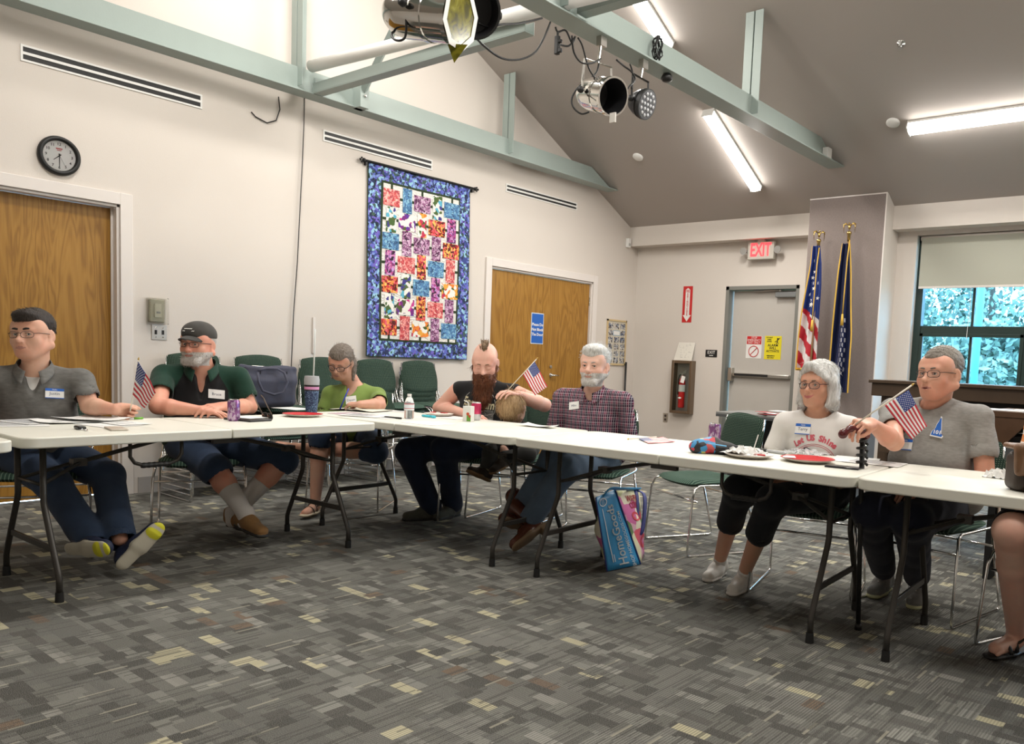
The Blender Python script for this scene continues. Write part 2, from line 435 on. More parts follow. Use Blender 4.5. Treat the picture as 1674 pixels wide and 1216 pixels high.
MB().tube(ring, .005, 6, closed=True).tube([(-hw*.42, -hh*.38-hw*.42, .004), (hw*.42, -hh*.38+hw*.42, .004)], .005, 6).build('symbol', M_red, s)
a = ony(1251, 549, WY+.1); b = ony(1276, 588, WY+.1)
s = board('alarm_sign', a[0], a[2], b[0], b[2], .0995, mat('sign_yellow', (.78, .66, .02), .45), 'yellow alarm will activate sign with black lettering, on the grey exit door')
hw, hh = (b[0]-a[0])/2, (a[2]-b[2])/2
mb = MB()
for k, (t, sz, xx, yy) in enumerate((('DO NOT', .15, -.45, .86), ('OPEN', .15, -.45, .68), ('DOOR', .15, -.45, .52), ('ALARM', .30, 0, .2), ('WILL', .30, 0, -.05), ('ACTIVATE', .26, 0, -.3), ('EMERGENCY', .13, -.2, -.7), ('EXIT ONLY', .13, -.2, -.86))):
    text_mb(mb, t, hh*sz, Matrix.Translation((xx*hw, yy*hh, .003)), bold=.0008)
mb.build('lettering', M_black, s)
mb = MB().ball((hw*.55, hh*.75, .003), (hw*.12, hw*.12, .001), 8)
mb.tube([(hw*.55, hh*.7, .003), (hw*.5, hh*.5, .003)], .006, 5).tube([(hw*.2, hh*.5, .003), (hw*.5, hh*.62, .003), (hw*.8, hh*.85, .003)], .004, 5).tube([(hw*.5, hh*.5, .003), (hw*.65, hh*.35, .003)], .004, 5).tube([(hw*.5, hh*.5, .003), (hw*.4, hh*.35, .003)], .004, 5)
mb.build('figure_symbol', M_black, s)
# FIRE EXTINGUISHER arrow sign
a = ony(1119, 468, WY); b = ony(1129.5, 527, WY)
s = board('fire_extinguisher_sign', a[0]-.012, a[2], b[0]-.015+.02, b[2], -.001, M_red, 'tall red and white arrow sign above the extinguisher cabinet')
hw, hh = .069, (a[2]-b[2])/2
mb = MB().prism([(-.034, .80*hh), (0, .90*hh), (.034, .80*hh), (.05, .95*hh), (-.05, .95*hh)][:3]+[(.034, -.6*hh), (.062, -.6*hh), (0, -.95*hh), (-.062, -.6*hh), (-.034, -.6*hh)], .001, 2, .0022)
mb.build('arrow', M_white, s)
mb = MB(); text_mb(mb, 'FIRE', .05, Matrix.Translation((0, .72*hh, .0036)), font_sx=.6, bold=.001)
for k, ch in enumerate('EXTINGUISHER'): text_mb(mb, ch, .033, Matrix.Translation((0, hh*(.56-k*.105), .0036)), bold=.001)
mb.build('lettering', M_red, s)
# extinguisher cabinet
a = ony(1098.5, 591, WY-.05); b = ony(1133.5, 675, WY-.05)
xc, zc = (a[0]+b[0])/2, (a[2]+b[2])/2; hw, hh = .155, .345
M_bronze = mat('bronze_metal', (.20, .15, .105), .35, .7)
s = empty('extinguisher_cabinet', (xc, WY, zc-hh)); tag(s, 'bronze framed wall cabinet holding the red fire extinguisher', 'cabinet')
mb = MB(); t = .038
mb.box((-hw, -.10, 0), (-hw+t, -.002, 2*hh)).box((hw-t, -.10, 0), (hw, -.002, 2*hh)).box((-hw+t, -.10, 0), (hw-t, -.002, t)).box((-hw+t, -.10, 2*hh-t), (hw-t, -.002, 2*hh))
mb.build('frame', M_bronze, s, bev=.004)
MB().box((-hw+t, -.008, t), (hw-t, -.003, 2*hh-t)).build('back_panel', mat('cabinet_inside', (.30, .27, .24), .6), s)
gl = MB().box((-hw+t, -.095, t), (hw-t, -.0925, 2*hh-t)).build('glass_pane', mat('clear_glass', (.9, .95, .93), .02, trans=1, ior=1.1), s)
M_extred = mat('extinguisher_red', (.52, .015, .015), .25)
x2 = empty('fire_extinguisher', (xc-.01, WY-.052, zc-hh+.075)); tag(x2, 'red fire extinguisher inside the bronze wall cabinet', 'extinguisher')
MB().lathe([(.030, 0), (.040, .006), (.042, .02), (.042, .33), (.035, .37), (.016, .395), (.013, .42)], 20).build('cylinder', M_extred, x2, auto=50)
MB().lathe([(.0425, .21), (.0425, .30)], 20, cap=False).build('label_band', M_white, x2)
MB().lathe([(.0428, .12), (.0428, .15)], 4, cap=False)
MB().tube([(0, 0, .42), (0, 0, .445)], .014).tube([(-.01, 0, .44), (.06, -.01, .46)], [.008, .006]).tube([(-.01, 0, .455), (.06, -.01, .485)], [.007, .005]).build('valve_handle', M_steel, x2, smooth=True)
MB().tube([(-.01, 0, .44), (-.045, 0, .42), (-.058, 0, .36), (-.06, 0, .2), (-.055, 0, .17)], [.007, .007, .007, .007, .011]).build('hose', M_black, x2, smooth=True)
MB().cbox((.035, -.0435, .37), (.028, .001, .045), Matrix.Rotation(.25, 3, 'Y')).build('inspection_tag', M_white, x2)
mb = MB().prism([(-.03, 0), (0, .014), (.03, 0), (0, -.014)], .001, 1, -.0438); mb.X = None
for i, v in enumerate(mb.v): mb.v[i] = Vector((v.x, v.y, v.z+.13))
mb.build('diamond_mark', M_white, x2)
# floor plan paper leaning on cabinet top
s = empty('paper_floor_plan', (xc-.02, WY-.045, zc+hh+.001)); tag(s, 'white paper with a printed floor plan, leaning on the extinguisher cabinet', 'paper')
MB().add([(-.13, -.02, 0), (.145, -.02, 0), (.15, .04, .235), (-.10, .04, .235)], [(0, 1, 2, 3)]).build('sheet', mat('paper_white', (.70, .67, .60), .8), s, solid=.001)
mb = MB(); rnd = random.Random(3)
for k in range(26):
    u = rnd.uniform(-.09, .1); v = rnd.uniform(.03, .2); l = rnd.uniform(.01, .035)
    dx, dz = (l, 0) if rnd.random() < .5 else (0, l)
    y0 = -.0215+v*.255; y1 = -.0215+(v+dz)*.255
    mb.add([(u, y0, v), (u+dx+.002, y0, v), (u+dx+.002, y1, v+dz+.002), (u, y1, v+dz+.002)], [(0, 1, 2, 3)])
mb.build('printed_lines', mat('grey_ink', (.3, .3, .3), .8), s)
# EXIT tactile sign
a = ony(1154, 571.5, WY); b = ony(1172, 584, WY)
s = board('tactile_exit_sign', a[0], a[2], b[0], b[2], -.001, M_black, 'small black plate reading EXIT, beside the exit door', th=.004)
mb = MB(); text_mb(mb, 'EXIT', .055, Matrix.Translation((0, .012, .0045))); mb.cbox((0, -.026, .0045), (.028, .004, .0005)); mb.build('lettering', M_white, s)
# outlet
a = ony(1088, 682.5, WY)
s = empty('wall_outlet', (a[0], WY-.001, a[2])); tag(s, 'steel electrical outlet plate low on the back wall', 'outlet')
MB().box((-.035, -.005, -.06), (.035, 0, .06)).build('plate', M_steel, s, bev=.002)
for k in (-.025, .025): MB().lathe([(.017, 0), (.017, .002)], 12, (0, -.006, k), Matrix.Rotation(PI/2, 3, 'X')).build('socket', mat('socket_dark', (.06, .045, .04), .5), s)
# EXIT lit sign under the soffit
a = ony(1222, 396, WY-.1); b = ony(1265, 423, WY-.1)
xc, zc = (a[0]+b[0])/2, (a[2]+b[2])/2
s = empty('exit_sign', (xc, WY-.10, zc)); tag(s, 'lit exit sign with red letters hanging under the soffit', 'sign')
M_ivory = mat('ivory_plastic', (.55, .53, .47), .4)
MB().box((-.175, 0, -.105), (.175, .055, .105)).box((-.05, -.0, .105), (.05, .05, .131)).build('housing', M_ivory, s, bev=.008)
M_lit = mat('lit_red', (.9, .05, .05), .5, emit=(1, .03, .04), es=2.2)
mb = MB(); text_mb(mb, 'EXIT', .215, frame((0, -.003, .002), (1, 0, 0), (0, -1, 0)), font_sx=.62, ext=.003, bold=.004)
mb.build('letters', M_lit, s)
for sx in (-1, 1):
    mb = MB().tube([(sx*.175, .03, -.02), (sx*.20, .03, .0)], .018).lathe([(.02, 0), (.042, .03), (.045, .045)], 16, (sx*.225, .03, .0), Matrix.Rotation(PI/2, 3, 'X'))
    mb.build('emergency_lamp', mat('lamp_lens', (.32, .31, .29), .3), s, auto=40)
MB().box((-.13, .012, .1315), (.13, .040, .136)).build('added_glow_strip', mat('added_red_glow', (.8, .05, .05), .4, emit=(1, .03, .04), es=5), s)  # added emissive strip that casts a red glow above the housing, no actual lens
# motion sensor in the corner
a = ony(1025, 394, WY-.2)
s = empty('motion_sensor', (WX+.001, 8.80, 2.70)); tag(s, 'small white motion sensor in the corner below the ceiling', 'sensor')
MB().box((0, -.035, -.02), (.045, .035, .10)).build('casing', M_white, s, bev=.008)
MB().box((.0452, -.022, 0), (.047, .022, .035)).build('lens', mat('sensor_lens', (.45, .45, .43), .3), s)
# ------------------------------------------------------------------ windows
M_winframe = mat('dark_green_frame', (.018, .035, .03), .4)
M_glass = mat('window_glass', (.50, .82, 1), .01, trans=1, ior=1.02, spec=.2)
def window(name, x0, x1, z0, z1):
    yf = WY+.09
    mb = MB(); fw = .075
    mb.box((x0, yf, z0), (x0+fw, yf+.1, z1)).box((x1-fw, yf, z0), (x1, yf+.1, z1)).box((x0, yf, z1-fw), (x1, yf+.1, z1)).box((x0, yf, z0), (x1, yf+.1, z0+fw))
    mb.box((x0+fw, yf+.01, 1.60), (x1-fw, yf+.08, 1.70))
    xm = (x0+x1)/2-.0
    mb.box((xm-.014, yf+.04, z0), (xm+.014, yf+.07, z1))
    mb.box((x0+fw, yf-.01, z0+fw), (x0+fw+.035, yf+.03, 1.62)).box((x1-fw-.035, yf-.01, z0+fw), (x1-fw, yf+.03, 1.62)).box((x0+fw, yf-.01, 1.585), (x1-fw, yf+.03, 1.62)).box((x0+fw, yf-.01, z0+fw), (x1-fw, yf+.03, z0+fw+.05))
    fr = mb.build(name, M_winframe, kind='structure', bev=.003)
    MB().box((x0+fw, yf+.052, z0+fw), (x1-fw, yf+.056, z1-fw)).build('pane', M_glass, fr)
    MB().box((x0-.02, WY-.03, z0-.03), (x1+.02, WY+.09, z0)).build('window_sill', M_trim, fr)
    return fr
window('window_1', W1a, W1b, WZ0, WZ1); window('window_2', W2a, W2b, WZ0, WZ1)
MB().box((W1b, WY+.08, WZ0), (W2a, WY+.2, WZ1)).build('trim_2', M_winframe, kind='structure')
window('window_3', W3a, (W3a+W3b)/2-.03, WZ0, WZ1); window('window_4', (W3a+W3b)/2+.03, W3b, WZ0, WZ1)
# roller blinds
g = NG('blind_cloth', .85, spec=.1)
M_blind = g.done(None); g.b.inputs['Base Color'].default_value = (.44, .44, .37, 1); g.b.inputs['Transmission Weight'].default_value = 0
nb = 0
for (x0, x1, zb) in ((W1a+.03, W1b-.03, 2.105), (W2a+.03, W2b-.03, 2.1), (W3a+.03, 1.6, 1.9)):
    s = empty('roller_blind', ((x0+x1)/2, WY+.055, 2.63)); hw = (x1-x0)/2
    tag(s, ['pale grey roller blind pulled a third down over the window', 'pale roller blind of the next window, cut by the right edge', 'pale roller blind outside the frame'][nb], 'blind'); nb += 1
    MB().tube([(-hw, 0, 0), (hw, 0, 0)], .026, 14).build('roller', M_trim, s, smooth=True)
    MB().box((-hw+.012, -.027, zb-2.63), (hw-.012, -.0255, 0)).build('cloth', M_blind, s)
    MB().box((-hw+.012, -.031, zb-2.63-.012), (hw-.012, -.0225, zb-2.63+.012)).build('hem_bar', M_trim, s, bev=.003)
    if nb == 1:
        MB().tube([(-.01+.02*math.sin(k*.4)*.2, -.035, -.53-k*.045) for k in range(13)], .0025, 5).ball((-.01, -.035, -.85), .009, 8).build('pull_cord', M_white, s)
# ------------------------------------------------------------------ ceiling fixtures (real linear lamps on the slopes)
M_diff = mat('lit_diffuser', (.9, .9, .88), .5, emit=(1, .97, .92), es=14)
M_fix = mat('fixture_white', (.66, .65, .62), .4)
LAMP_W = 40
def fixture(x, y0, along, label, group=None, L=1.22, side=1):
    "lamp whose centre sits at (x, y0) on the ceiling"
    z = ceil_z(y0); sl = -SL if y0 > RY else SL
    n = Vector((0, sl, -1)).normalized()     # away from the ceiling, downwards
    dy = Vector((0, 1, sl)).normalized()
    ax = dy if along == 'Y' else Vector((1, 0, 0))
    M = frame((x, y0, z), ax, n)
    s = empty('ceiling_lamp', (x, y0, z)); s.matrix_world = M
    tag(s, label, 'lamp', group)
    hw = .062
    MB().box((-L/2, -hw, .002), (L/2, hw, .03)).box((-L/2-.012, -hw-.004, .002), (-L/2, hw+.004, .085)).box((L/2, -hw-.004, .002), (L/2+.012, hw+.004, .085)).build('housing', M_fix, s, bev=.003)
    prof = [(-hw, .030), (-hw*.98, .055), (-hw*.8, .078), (-hw*.4, .09), (hw*.4, .09), (hw*.8, .078), (hw*.98, .055), (hw, .030)]
    MB().prism(prof, L-.002, 0, -L/2+.001).build('diffuser', M_diff, s)
    ld = bpy.data.lights.new('lamp_light', 'AREA'); ld.shape = 'RECTANGLE'; ld.size = L*.96; ld.size_y = .12
    ld.energy = LAMP_W; ld.color = (1, .955, .89); ld.spread = PI
    lo = bpy.data.objects.new('lamp_light', ld); COL.objects.link(lo); lo.parent = s
    lo.location = (0, 0, .096); lo.rotation_euler = (PI, 0, 0)
    return s
fixture(-4.44, 5.86, 'Y', 'bright tube lamp on the sloped ceiling, cut by the top edge beside the truss', L=1.27)
fixture(-4.46, 7.79, 'Y', 'bright tube lamp running down the slope below the far truss end')
fixture(-1.92, 7.80, 'X', 'bright tube lamp running level on the ceiling at the right edge', L=1.4)
for k, (x, y, a) in enumerate(((-4.45, 1.9, 'Y'), (.6, 7.8, 'X'), (3.2, 7.8, 'X'), (.3, 5.4, 'Y'), (-1.7, 5.0, 'Y'), (-1.5, 2.6, 'Y'), (1.2, 2.2, 'Y'), (-5.3, 3.4, 'Y'))):
    fixture(x, y, a, 'tube lamp on the ceiling outside the photo', 'tube lamps outside the photo')
# ------------------------------------------------------------------ trusses
TX1, TX2 = -6.385, -3.495          # centre planes
def chord(X, y0, y1, zb, label, tipy):
    s = empty('roof_truss', (X, RY, zb)); tag(s, label, 'truss')
    hw = .088
    mb = MB()
    # bottom flange
    mb.box((-hw, y0-RY, 0), (hw, y1-RY, .012))
    # twin webs
    top = .205
    yc = ceilY = RY+(RZ-(zb+top))/SL
    ye = min(y1, RY+(RZ-zb-.012)/SL)
    for sx in (-1, 1):
        mb.prism([(y0-RY, .012), (ye-RY-.02, .012), (yc-RY-.03, top), (y0-RY, top)], .008, 0, sx*.012-.004)
    mb.build('bottom_chord', M_green, s, bev=.002)
    # posts: pairs of angles
    for yy in (RY, RY+2.47, RY-2.47):
        zt = ceil_z(yy)-zb if yy != RY else RZ-zb
        wv = .083
        m2 = MB()
        for sx in (-1, 1):
            a, b = (sx*.006, sx*wv)
            zt2 = zt
            m2.box((min(a, b), yy-RY-.05, .05), (max(a, b), yy-RY-.043, zt2))
            m2.box((min(sx*.006, sx*.013), yy-RY-.043, .05), (max(sx*.006, sx*.013), yy-RY+.03, zt2))
        m2.build('post', M_green, s, bev=.0015)
    return s
t1 = chord(TX1, -1.2, 8.19, 3.28, 'pale green steel roof truss running along the left wall', 0)
t2 = chord(TX2, -1.2, 8.22, 3.262, 'pale green steel roof truss crossing in the open, with stage lights under it', 0)
# wide king post faces and gusset plates
def king(s):
    MB().box((.0, -.10, .012), (.011, .10, .50)).build('gusset', M_green, s)
# sloping diagonal braces of truss 1: gusset plate and rising strut
mb = MB(); mb.box((.03, .10, .02), (.04, .62, .16))
mb.box((.03, .47, .0), (.15, .56, .20)).build('gusset', M_green, t1, bev=.003)
MB().lathe([(.013, 0), (.013, .012), (.006, .016)], 6, (.152, .515, .10), Matrix.Rotation(PI/2, 3, 'Y')).build('bolt', M_steel, t1)
MB().tube([(.09, .52, .12), (1.2, .30, .86), (2.8, 0.0, 1.9)], .035, 4).build('strut', M_green, t1)
# thin joint cable of wire to wall, hanging cable
# cross members between the trusses
mb = MB()
cz = 3.285
xa, xb = TX1+.15, TX2-2.35+1.85
xb = -3.95
s = empty('cross_channel', ((xa+xb)/2, RY+.10, cz)); tag(s, 'pale green steel channel going from the wall truss out towards the open truss', 'beam')
L2 = (xb-xa)/2+.08
MB().box((-L2, -.045, 0), (L2, .045, .008)).box((-L2, .037, .008), (L2, .045, .085)).box((-L2, -.045, .008), (L2, -.037, .085)).build('channel', M_green, s, bev=.002)
s = empty('cross_channel', (-2.35, RY+.10, 3.30)); tag(s, 'pale green steel channel leaving the open truss to the right at the top edge', 'beam')
MB().box((-1.08, -.045, 0), (1.2, .045, .008)).box((-1.08, .037, .008), (1.2, .045, .12)).box((-1.08, -.045, .008), (1.2, -.037, .12)).build('channel', M_green, s, bev=.002)
a = ony(515, 107, RY+.02); b = ony(870, 17, RY+.02)
d = (b-a); a2 = a+d*(-.03)
s = empty('ceiling_pipe', V(a)); tag(s, 'white painted pipe running between the trusses, behind the large spotlight', 'pipe')
dl = d/np.linalg.norm(d)
MB().tube([V(d*(-.02)), V(d*1.35)], .048, 20).build('pipe', M_white, s, smooth=True)
# ------------------------------------------------------------------ linear slot vents on the left wall
for (y0, y1, z0, z1, lab) in ((1.957, 3.163, 2.992, 3.10, 'long black and white slot vent high on the wall, above the clock'), (4.232, 5.468, 3.0, 3.098, 'slot vent high on the wall, just above the quilt'), (6.514, 7.737, 2.985, 3.075, 'slot vent high on the wall, right of the quilt above the oak double door')):
    s = empty('slot_vent', (WX, (y0+y1)/2, z0)); tag(s, lab, 'vent', 'slot vents along the left wall')
    h = z1-z0; L = (y1-y0)/2; t = .013; q = (h-2*t-.018)/2
    MB().box((0.0005, -L, 0), (.008, L, t)).box((0.0005, -L, h-t), (.008, L, h)).box((0.0005, -L, t), (.008, -L+t, h-t)).box((0.0005, L-t, t), (.008, L, h-t)).box((0.0005, -L+t, t+q), (.008, L-t, t+q+.018)).build('frame', M_white, s)
    MB().box((.0006, -L+t, t), (.002, L-t, h-t)).build('slot', M_black, s)
# ------------------------------------------------------------------ wall clock
s = empty('wall_clock', (0, 0, 0)); s.matrix_world = frame((WX, 2.174, 2.416), (0, 1, 0), (1, 0, 0))
tag(s, 'round black rimmed wall clock above the oak door', 'clock')
MB().lathe([(.128, 0.001), (.134, .012), (.128, .03), (.115, .036), (.103, .028), (.101, .018), (.101, .012)], 48, cap=False).build('rim', M_black, s, smooth=True)
MB().lathe([(.104, .001), (.104, .012)], 40).build('dial', mat('dial_white', (.75, .75, .74), .5), s)
mb = MB()
for k in range(1, 13):
    a = PI/2-k*PI/6; text_mb(mb, str(k), .026, Matrix.Translation((.079*math.cos(a), .079*math.sin(a), .0125)), bold=.0004)
mb.build('numerals', M_black, s)
MB().box((-.02, .045, .0122), (.02, .052, .013)).box((-.014, .035, .0122), (.014, .040, .013)).build('dial_mark', mat('dial_red', (.4, .03, .03), .5), s)
def hand(a, l, wd, z, m, nm):
    mb = MB(); d = Vector((math.sin(a), math.cos(a), 0)); n = Vector((d.y, -d.x, 0))
    mb.add([d*-.015-n*wd+Vector((0, 0, z)), d*-.015+n*wd+Vector((0, 0, z)), d*l+n*wd*.5+Vector((0, 0, z)), d*l-n*wd*.5+Vector((0, 0, z))], [(0, 1, 2, 3)]).build(nm, m, s, solid=.001)
hand(math.radians(228), .048, .0035, .015, M_black, 'hour_hand'); hand(math.radians(180), .076, .003, .017, M_black, 'minute_hand'); hand(math.radians(152), .078, .0009, .019, M_black, 'second_hand')
MB().lathe([(.1, .0205), (.1, .0215)], 32).build('glass_cover', mat('clock_glass', (1, 1, 1), .02, trans=1, ior=1.01), s)
# thermostat guard and switch plate
s = empty('thermostat', (WX+.001, 2.816, 1.398)); tag(s, 'ivory thermostat under a clear cover on the wall beside the oak door', 'thermostat')
M_iv2 = mat('aged_ivory', (.42, .40, .30), .4)
MB().box((0, -.052, -.085), (.028, .052, .085)).build('base', M_iv2, s, bev=.006)
MB().box((.0285, -.026, -.05), (.042, .026, .055)).build('dial_box', mat('ivory_light', (.56, .54, .42), .4), s, bev=.003)
MB().box((.0425, -.014, -.02), (.046, .014, -.005)).build('lever', mat('grey_lever', (.2, .2, .18), .4), s)
MB().box((.0, -.074, -.1), (.056, .074, .1)).build('clear_cover', mat('clear_cover', (.97, .98, .95), .03, trans=1, ior=1.05), s, bev=.006)
s = empty('switch_plate', (WX+.001, 2.84, 1.236)); tag(s, 'steel plate with two key switches below the thermostat', 'switch')
MB().box((0, -.056, -.058), (.004, .056, .058)).build('plate', M_steel, s, bev=.001)
for k in (-1, 1):
    MB().cbox((.0045, k*.026, 0), (.001, .009, .017)).build('key_slot', M_black, s)
    for j in (-1, 1): MB().ball((.005, k*.026, j*.036), .005, 8).build('screw', M_chrome, s)
# cables on the wall
s = MB().tube([V(p) for p in ((WX+.012, 3.80, 3.26), (WX+.01, 3.815, 3.16), (WX+.012, 3.78, 3.06), (WX+.012, 3.70, 3.02), (WX+.01, 3.60, 3.045), (WX+.006, 3.565, 3.075))], .005, 6).build('wire_stub', M_black, smooth=True)
tag(s, 'short black wire curling from the truss to a hole in the wall', 'wire')
pp = []
for (px_, py_) in ((498, 150), (497, 200), (494, 270), (490, 350), (486, 430), (480, 510), (477, 580), (474, 640)):
    q = onx(px_, py_, WX+.02); pp.append(V(q))
s = MB().tube(pp, .0045, 6).build('hanging_cable', M_black, smooth=True)
tag(s, 'thin black cable hanging down the wall from the truss, left of the quilt', 'cable')
q = onx(514, 570, WX+.02); 
s = MB().box((WX+.0005, q[1]-.012, 1.12), (WX+.014, q[1]+.012, q[2]+.28)).build('wire_duct', M_trim, bev=.002)
tag(s, 'slim white vertical wire duct on the wall behind the woman in green', 'duct')
# ------------------------------------------------------------------ quilt
QY0, QY1, QZ0, QZ1 = 4.705, 5.972, 1.118, 2.93
R_CO = [(.62, .10, .10), (.80, .30, .28), (.50, .05, .06), (.75, .22, .20), (.85, .48, .42), (.4, .06, .08)]
F = {
 'c': floral('quilt_coral', R_CO, 60),
 'b': floral('quilt_blue', [(.06, .16, .32), (.12, .30, .50), (.03, .08, .18), (.25, .48, .62), (.08, .2, .42)], 60),
 'm': floral('quilt_mauve', [(.35, .15, .30), (.55, .32, .50), (.12, .03, .09), (.65, .48, .60), (.28, .10, .22), (.06, .01, .05)], 64),
 'r': floral('quilt_red_orange', [(.62, .05, .05), (.80, .28, .06), (.25, .01, .01), (.75, .12, .16), (.85, .50, .12), (.08, .01, .01)], 48),
 'p': floral('quilt_purple', [(.30, .06, .26), (.10, .02, .10), (.55, .30, .62), (.42, .05, .22), (.03, .01, .03), (.60, .25, .45)], 48),
 'w': floral('quilt_white_floral', [(.80, .78, .72), (.72, .70, .68), (.80, .78, .72), (.08, .12, .03), (.05, .04, .22), (.80, .78, .72), (.10, .40, .55), (.06, .12, .03)], 28),
 'v': floral('quilt_white_violet', [(.80, .78, .72), (.18, .02, .20), (.80, .78, .72), (.55, .04, .25), (.80, .78, .72), (.12, .03, .30), (.08, .10, .03), (.8, .78, .72)], 25),
 'o': floral('quilt_white_orange', [(.80, .78, .72), (.80, .22, .03), (.80, .78, .72), (.06, .10, .02), (.5, .03, .08), (.80, .78, .72), (.75, .35, .05)], 27)}
M_border = floral('quilt_border', [(.10, .13, .50), (.02, .03, .10), (.20, .30, .62), (.04, .06, .24), (.30, .55, .70), (.01, .02, .04), (.16, .12, .50), (.05, .10, .08)], 41)
g = NG('quilt_white_ground', .9)
wv = g.math('SINE', g.math('MULTIPLY', g.noise(9, 1), 60))
g.bump(wv, .5, .004); M_qw = g.done(g.mix(g.math('MULTIPLY', g.math('GREATER_THAN', wv, .92), .35), (.76, .74, .69), (.45, .45, .42)))
M_lat = mat('quilt_lattice_green', (.025, .045, .018), .9)
lay = ['cbmwb', 'wvorp', 'bmmmr', 'pcrbc', 'rwbpo', 'wvrcm', 'rcomb']
ori = ['LPLPL', 'PLPLP', 'LPLPL', 'PLPLP', 'LPLPL', 'PLPLP', 'LPLPL']
s = empty('patchwork_quilt', (WX, (QY0+QY1)/2, QZ0)); tag(s, 'large patchwork quilt with blue floral border hanging on the wall', 'quilt')
W, Hq = QY1-QY0, QZ1-QZ0
keys = list(F); mats = [M_border, M_qw, M_lat]+[F[k] for k in keys]
def qx(u, v): return .022+.006*math.sin(u*9+v*3)+.012*(1-v/Hq)+.010*(abs(u)/(W/2))**6*(1-v/Hq)
def qpatch(mb, y0, y1, z0, z1, lift, n=4):
    nu = max(2, int((y1-y0)/.08)+1); nv = max(2, int((z1-z0)/.08)+1)
    mb.sheet([[(qx(y0+(y1-y0)*i/(nu-1), z0+(z1-z0)*j/(nv-1))+lift, y0+(y1-y0)*i/(nu-1), z0+(z1-z0)*j/(nv-1)) for j in range(nv)] for i in range(nu)])
mb = MB(); mb.mt(0); qpatch(mb, -W/2, W/2, 0, Hq, 0)
bw_, bt = .138, .150
mb.mt(2); qpatch(mb, -W/2+bw_, W/2-bw_, bt, Hq-bt, .0022)
iy0, iy1, iz0, iz1 = -W/2+bw_+.022, W/2-bw_-.022, bt+.022, Hq-bt-.022
mb.mt(1); qpatch(mb, iy0, iy1, iz0, iz1, .0044)
cw = (iy1-iy0)/5; rh = (iz1-iz0-.03)/7
mb.mt(2)
for c_ in range(5):
    yc = iy0+cw*(c_+.5); qpatch(mb, yc-.013, yc+.013, iz0, iz1, .0060)
for r_ in range(7):
    zc = iz1-.02-rh*(r_+.5); qpatch(mb, iy0, iy1, zc-.013, zc+.013, .0062)
for r_ in range(7):
    for c_ in range(5):
        yc = iy0+cw*(c_+.5); zc = iz1-.02-rh*(r_+.5)
        hw, hh = ((.105, .078) if ori[r_][c_] == 'L' else (.058, .118))
        hw *= min(1, cw/.19*1.0)
        if yc-hw < iy0: hw = yc-iy0
        mb.mt(3+keys.index(lay[r_][c_])); qpatch(mb, yc-hw, yc+hw, zc-hh, zc+hh, .0080)
o = mb.build('quilt_top', mats, s)
mb = MB(); mb.mt(0); qpatch(mb, -W/2-.006, W/2+.006, -.006, Hq+.004, -.006)
mb.build('backing', M_lat, s, solid=.008)
mb = MB().tube([(.03, -W/2-.05, Hq-.01), (.03, W/2+.05, Hq-.01)], .011, 10)
mb.build('hanging_rod', M_black, s, smooth=True)
for sy in (-1, 1):
    MB().ball((.03, sy*(W/2+.062), Hq-.01), .02, 8).ball((.03, sy*(W/2+.10), Hq-.01), .012, 8).ball((.03, sy*(W/2+.085), Hq+.008), .01, 6).ball((.03, sy*(W/2+.085), Hq-.028), .01, 6).build('finial', M_black, s, smooth=True)
    MB().box((-.0, sy*(W/2+.03)-.01, Hq-.05), (.03, sy*(W/2+.03)+.01, Hq-.02)).build('bracket', M_black, s)
# photo board by the corner
a = onx(992, 521, WX); b = onx(1021, 597, WX)
s = empty('photo_board', (WX+.001, (8.435+8.86)/2, 1.117)); tag(s, 'wooden framed board of small photos near the room corner', 'board')
hw, H_ = .2125, .60
M_pine = mat('pale_wood', (.58, .44, .24), .5, var=.1)
MB().box((0, -hw, 0), (.018, -hw+.022, H_)).box((0, hw-.022, 0), (.018, hw, H_)).box((0, -hw, 0), (.018, hw, .022)).box((0, -hw, H_-.022), (.018, hw, H_)).build('frame', M_pine, s)
MB().box((.0, -hw+.02, .02), (.008, hw-.02, H_-.02)).build('backing', mat('board_cream', (.60, .55, .44), .8), s)
rnd = random.Random(5)
for r_ in range(6):
    for c_ in range(3):
        yy = -.135+c_*.135+rnd.uniform(-.006, .006); zz = .065+r_*.09
        if r_ == 4 and c_ == 1:
            p = MB().cbox((.0095, yy, zz), (.001, .075, .035)).build('caption_card', mat('card_blue', (.25, .38, .5), .6), s)
            MB().cbox((.011, yy, zz), (.0005, .065, .026)).build('card_face', M_white, p); continue
        fl = floral('photo_print_%d%d' % (r_, c_), [(.03, .03, .04), (.5, .48, .45), (.08, .1, .16), (.65, .62, .58), (.18, .14, .1), (.3, .33, .38)], 55)
        MB().cbox((.0095, yy, zz), (.001, .052, .038)).build('photo_print', fl, s)
# brown strap/pole by the corner
q0 = onx(1024, 592, WX+.05); q1 = onx(1021, 642, WX+.05)
s = MB().tube([(WX+.045, q0[1], .02), (WX+.045, q0[1]+.0, q0[2])], .014, 8).build('floor_pole', M_black, smooth=True)
tag(s, 'thin black pole standing against the wall under the photo board', 'pole')
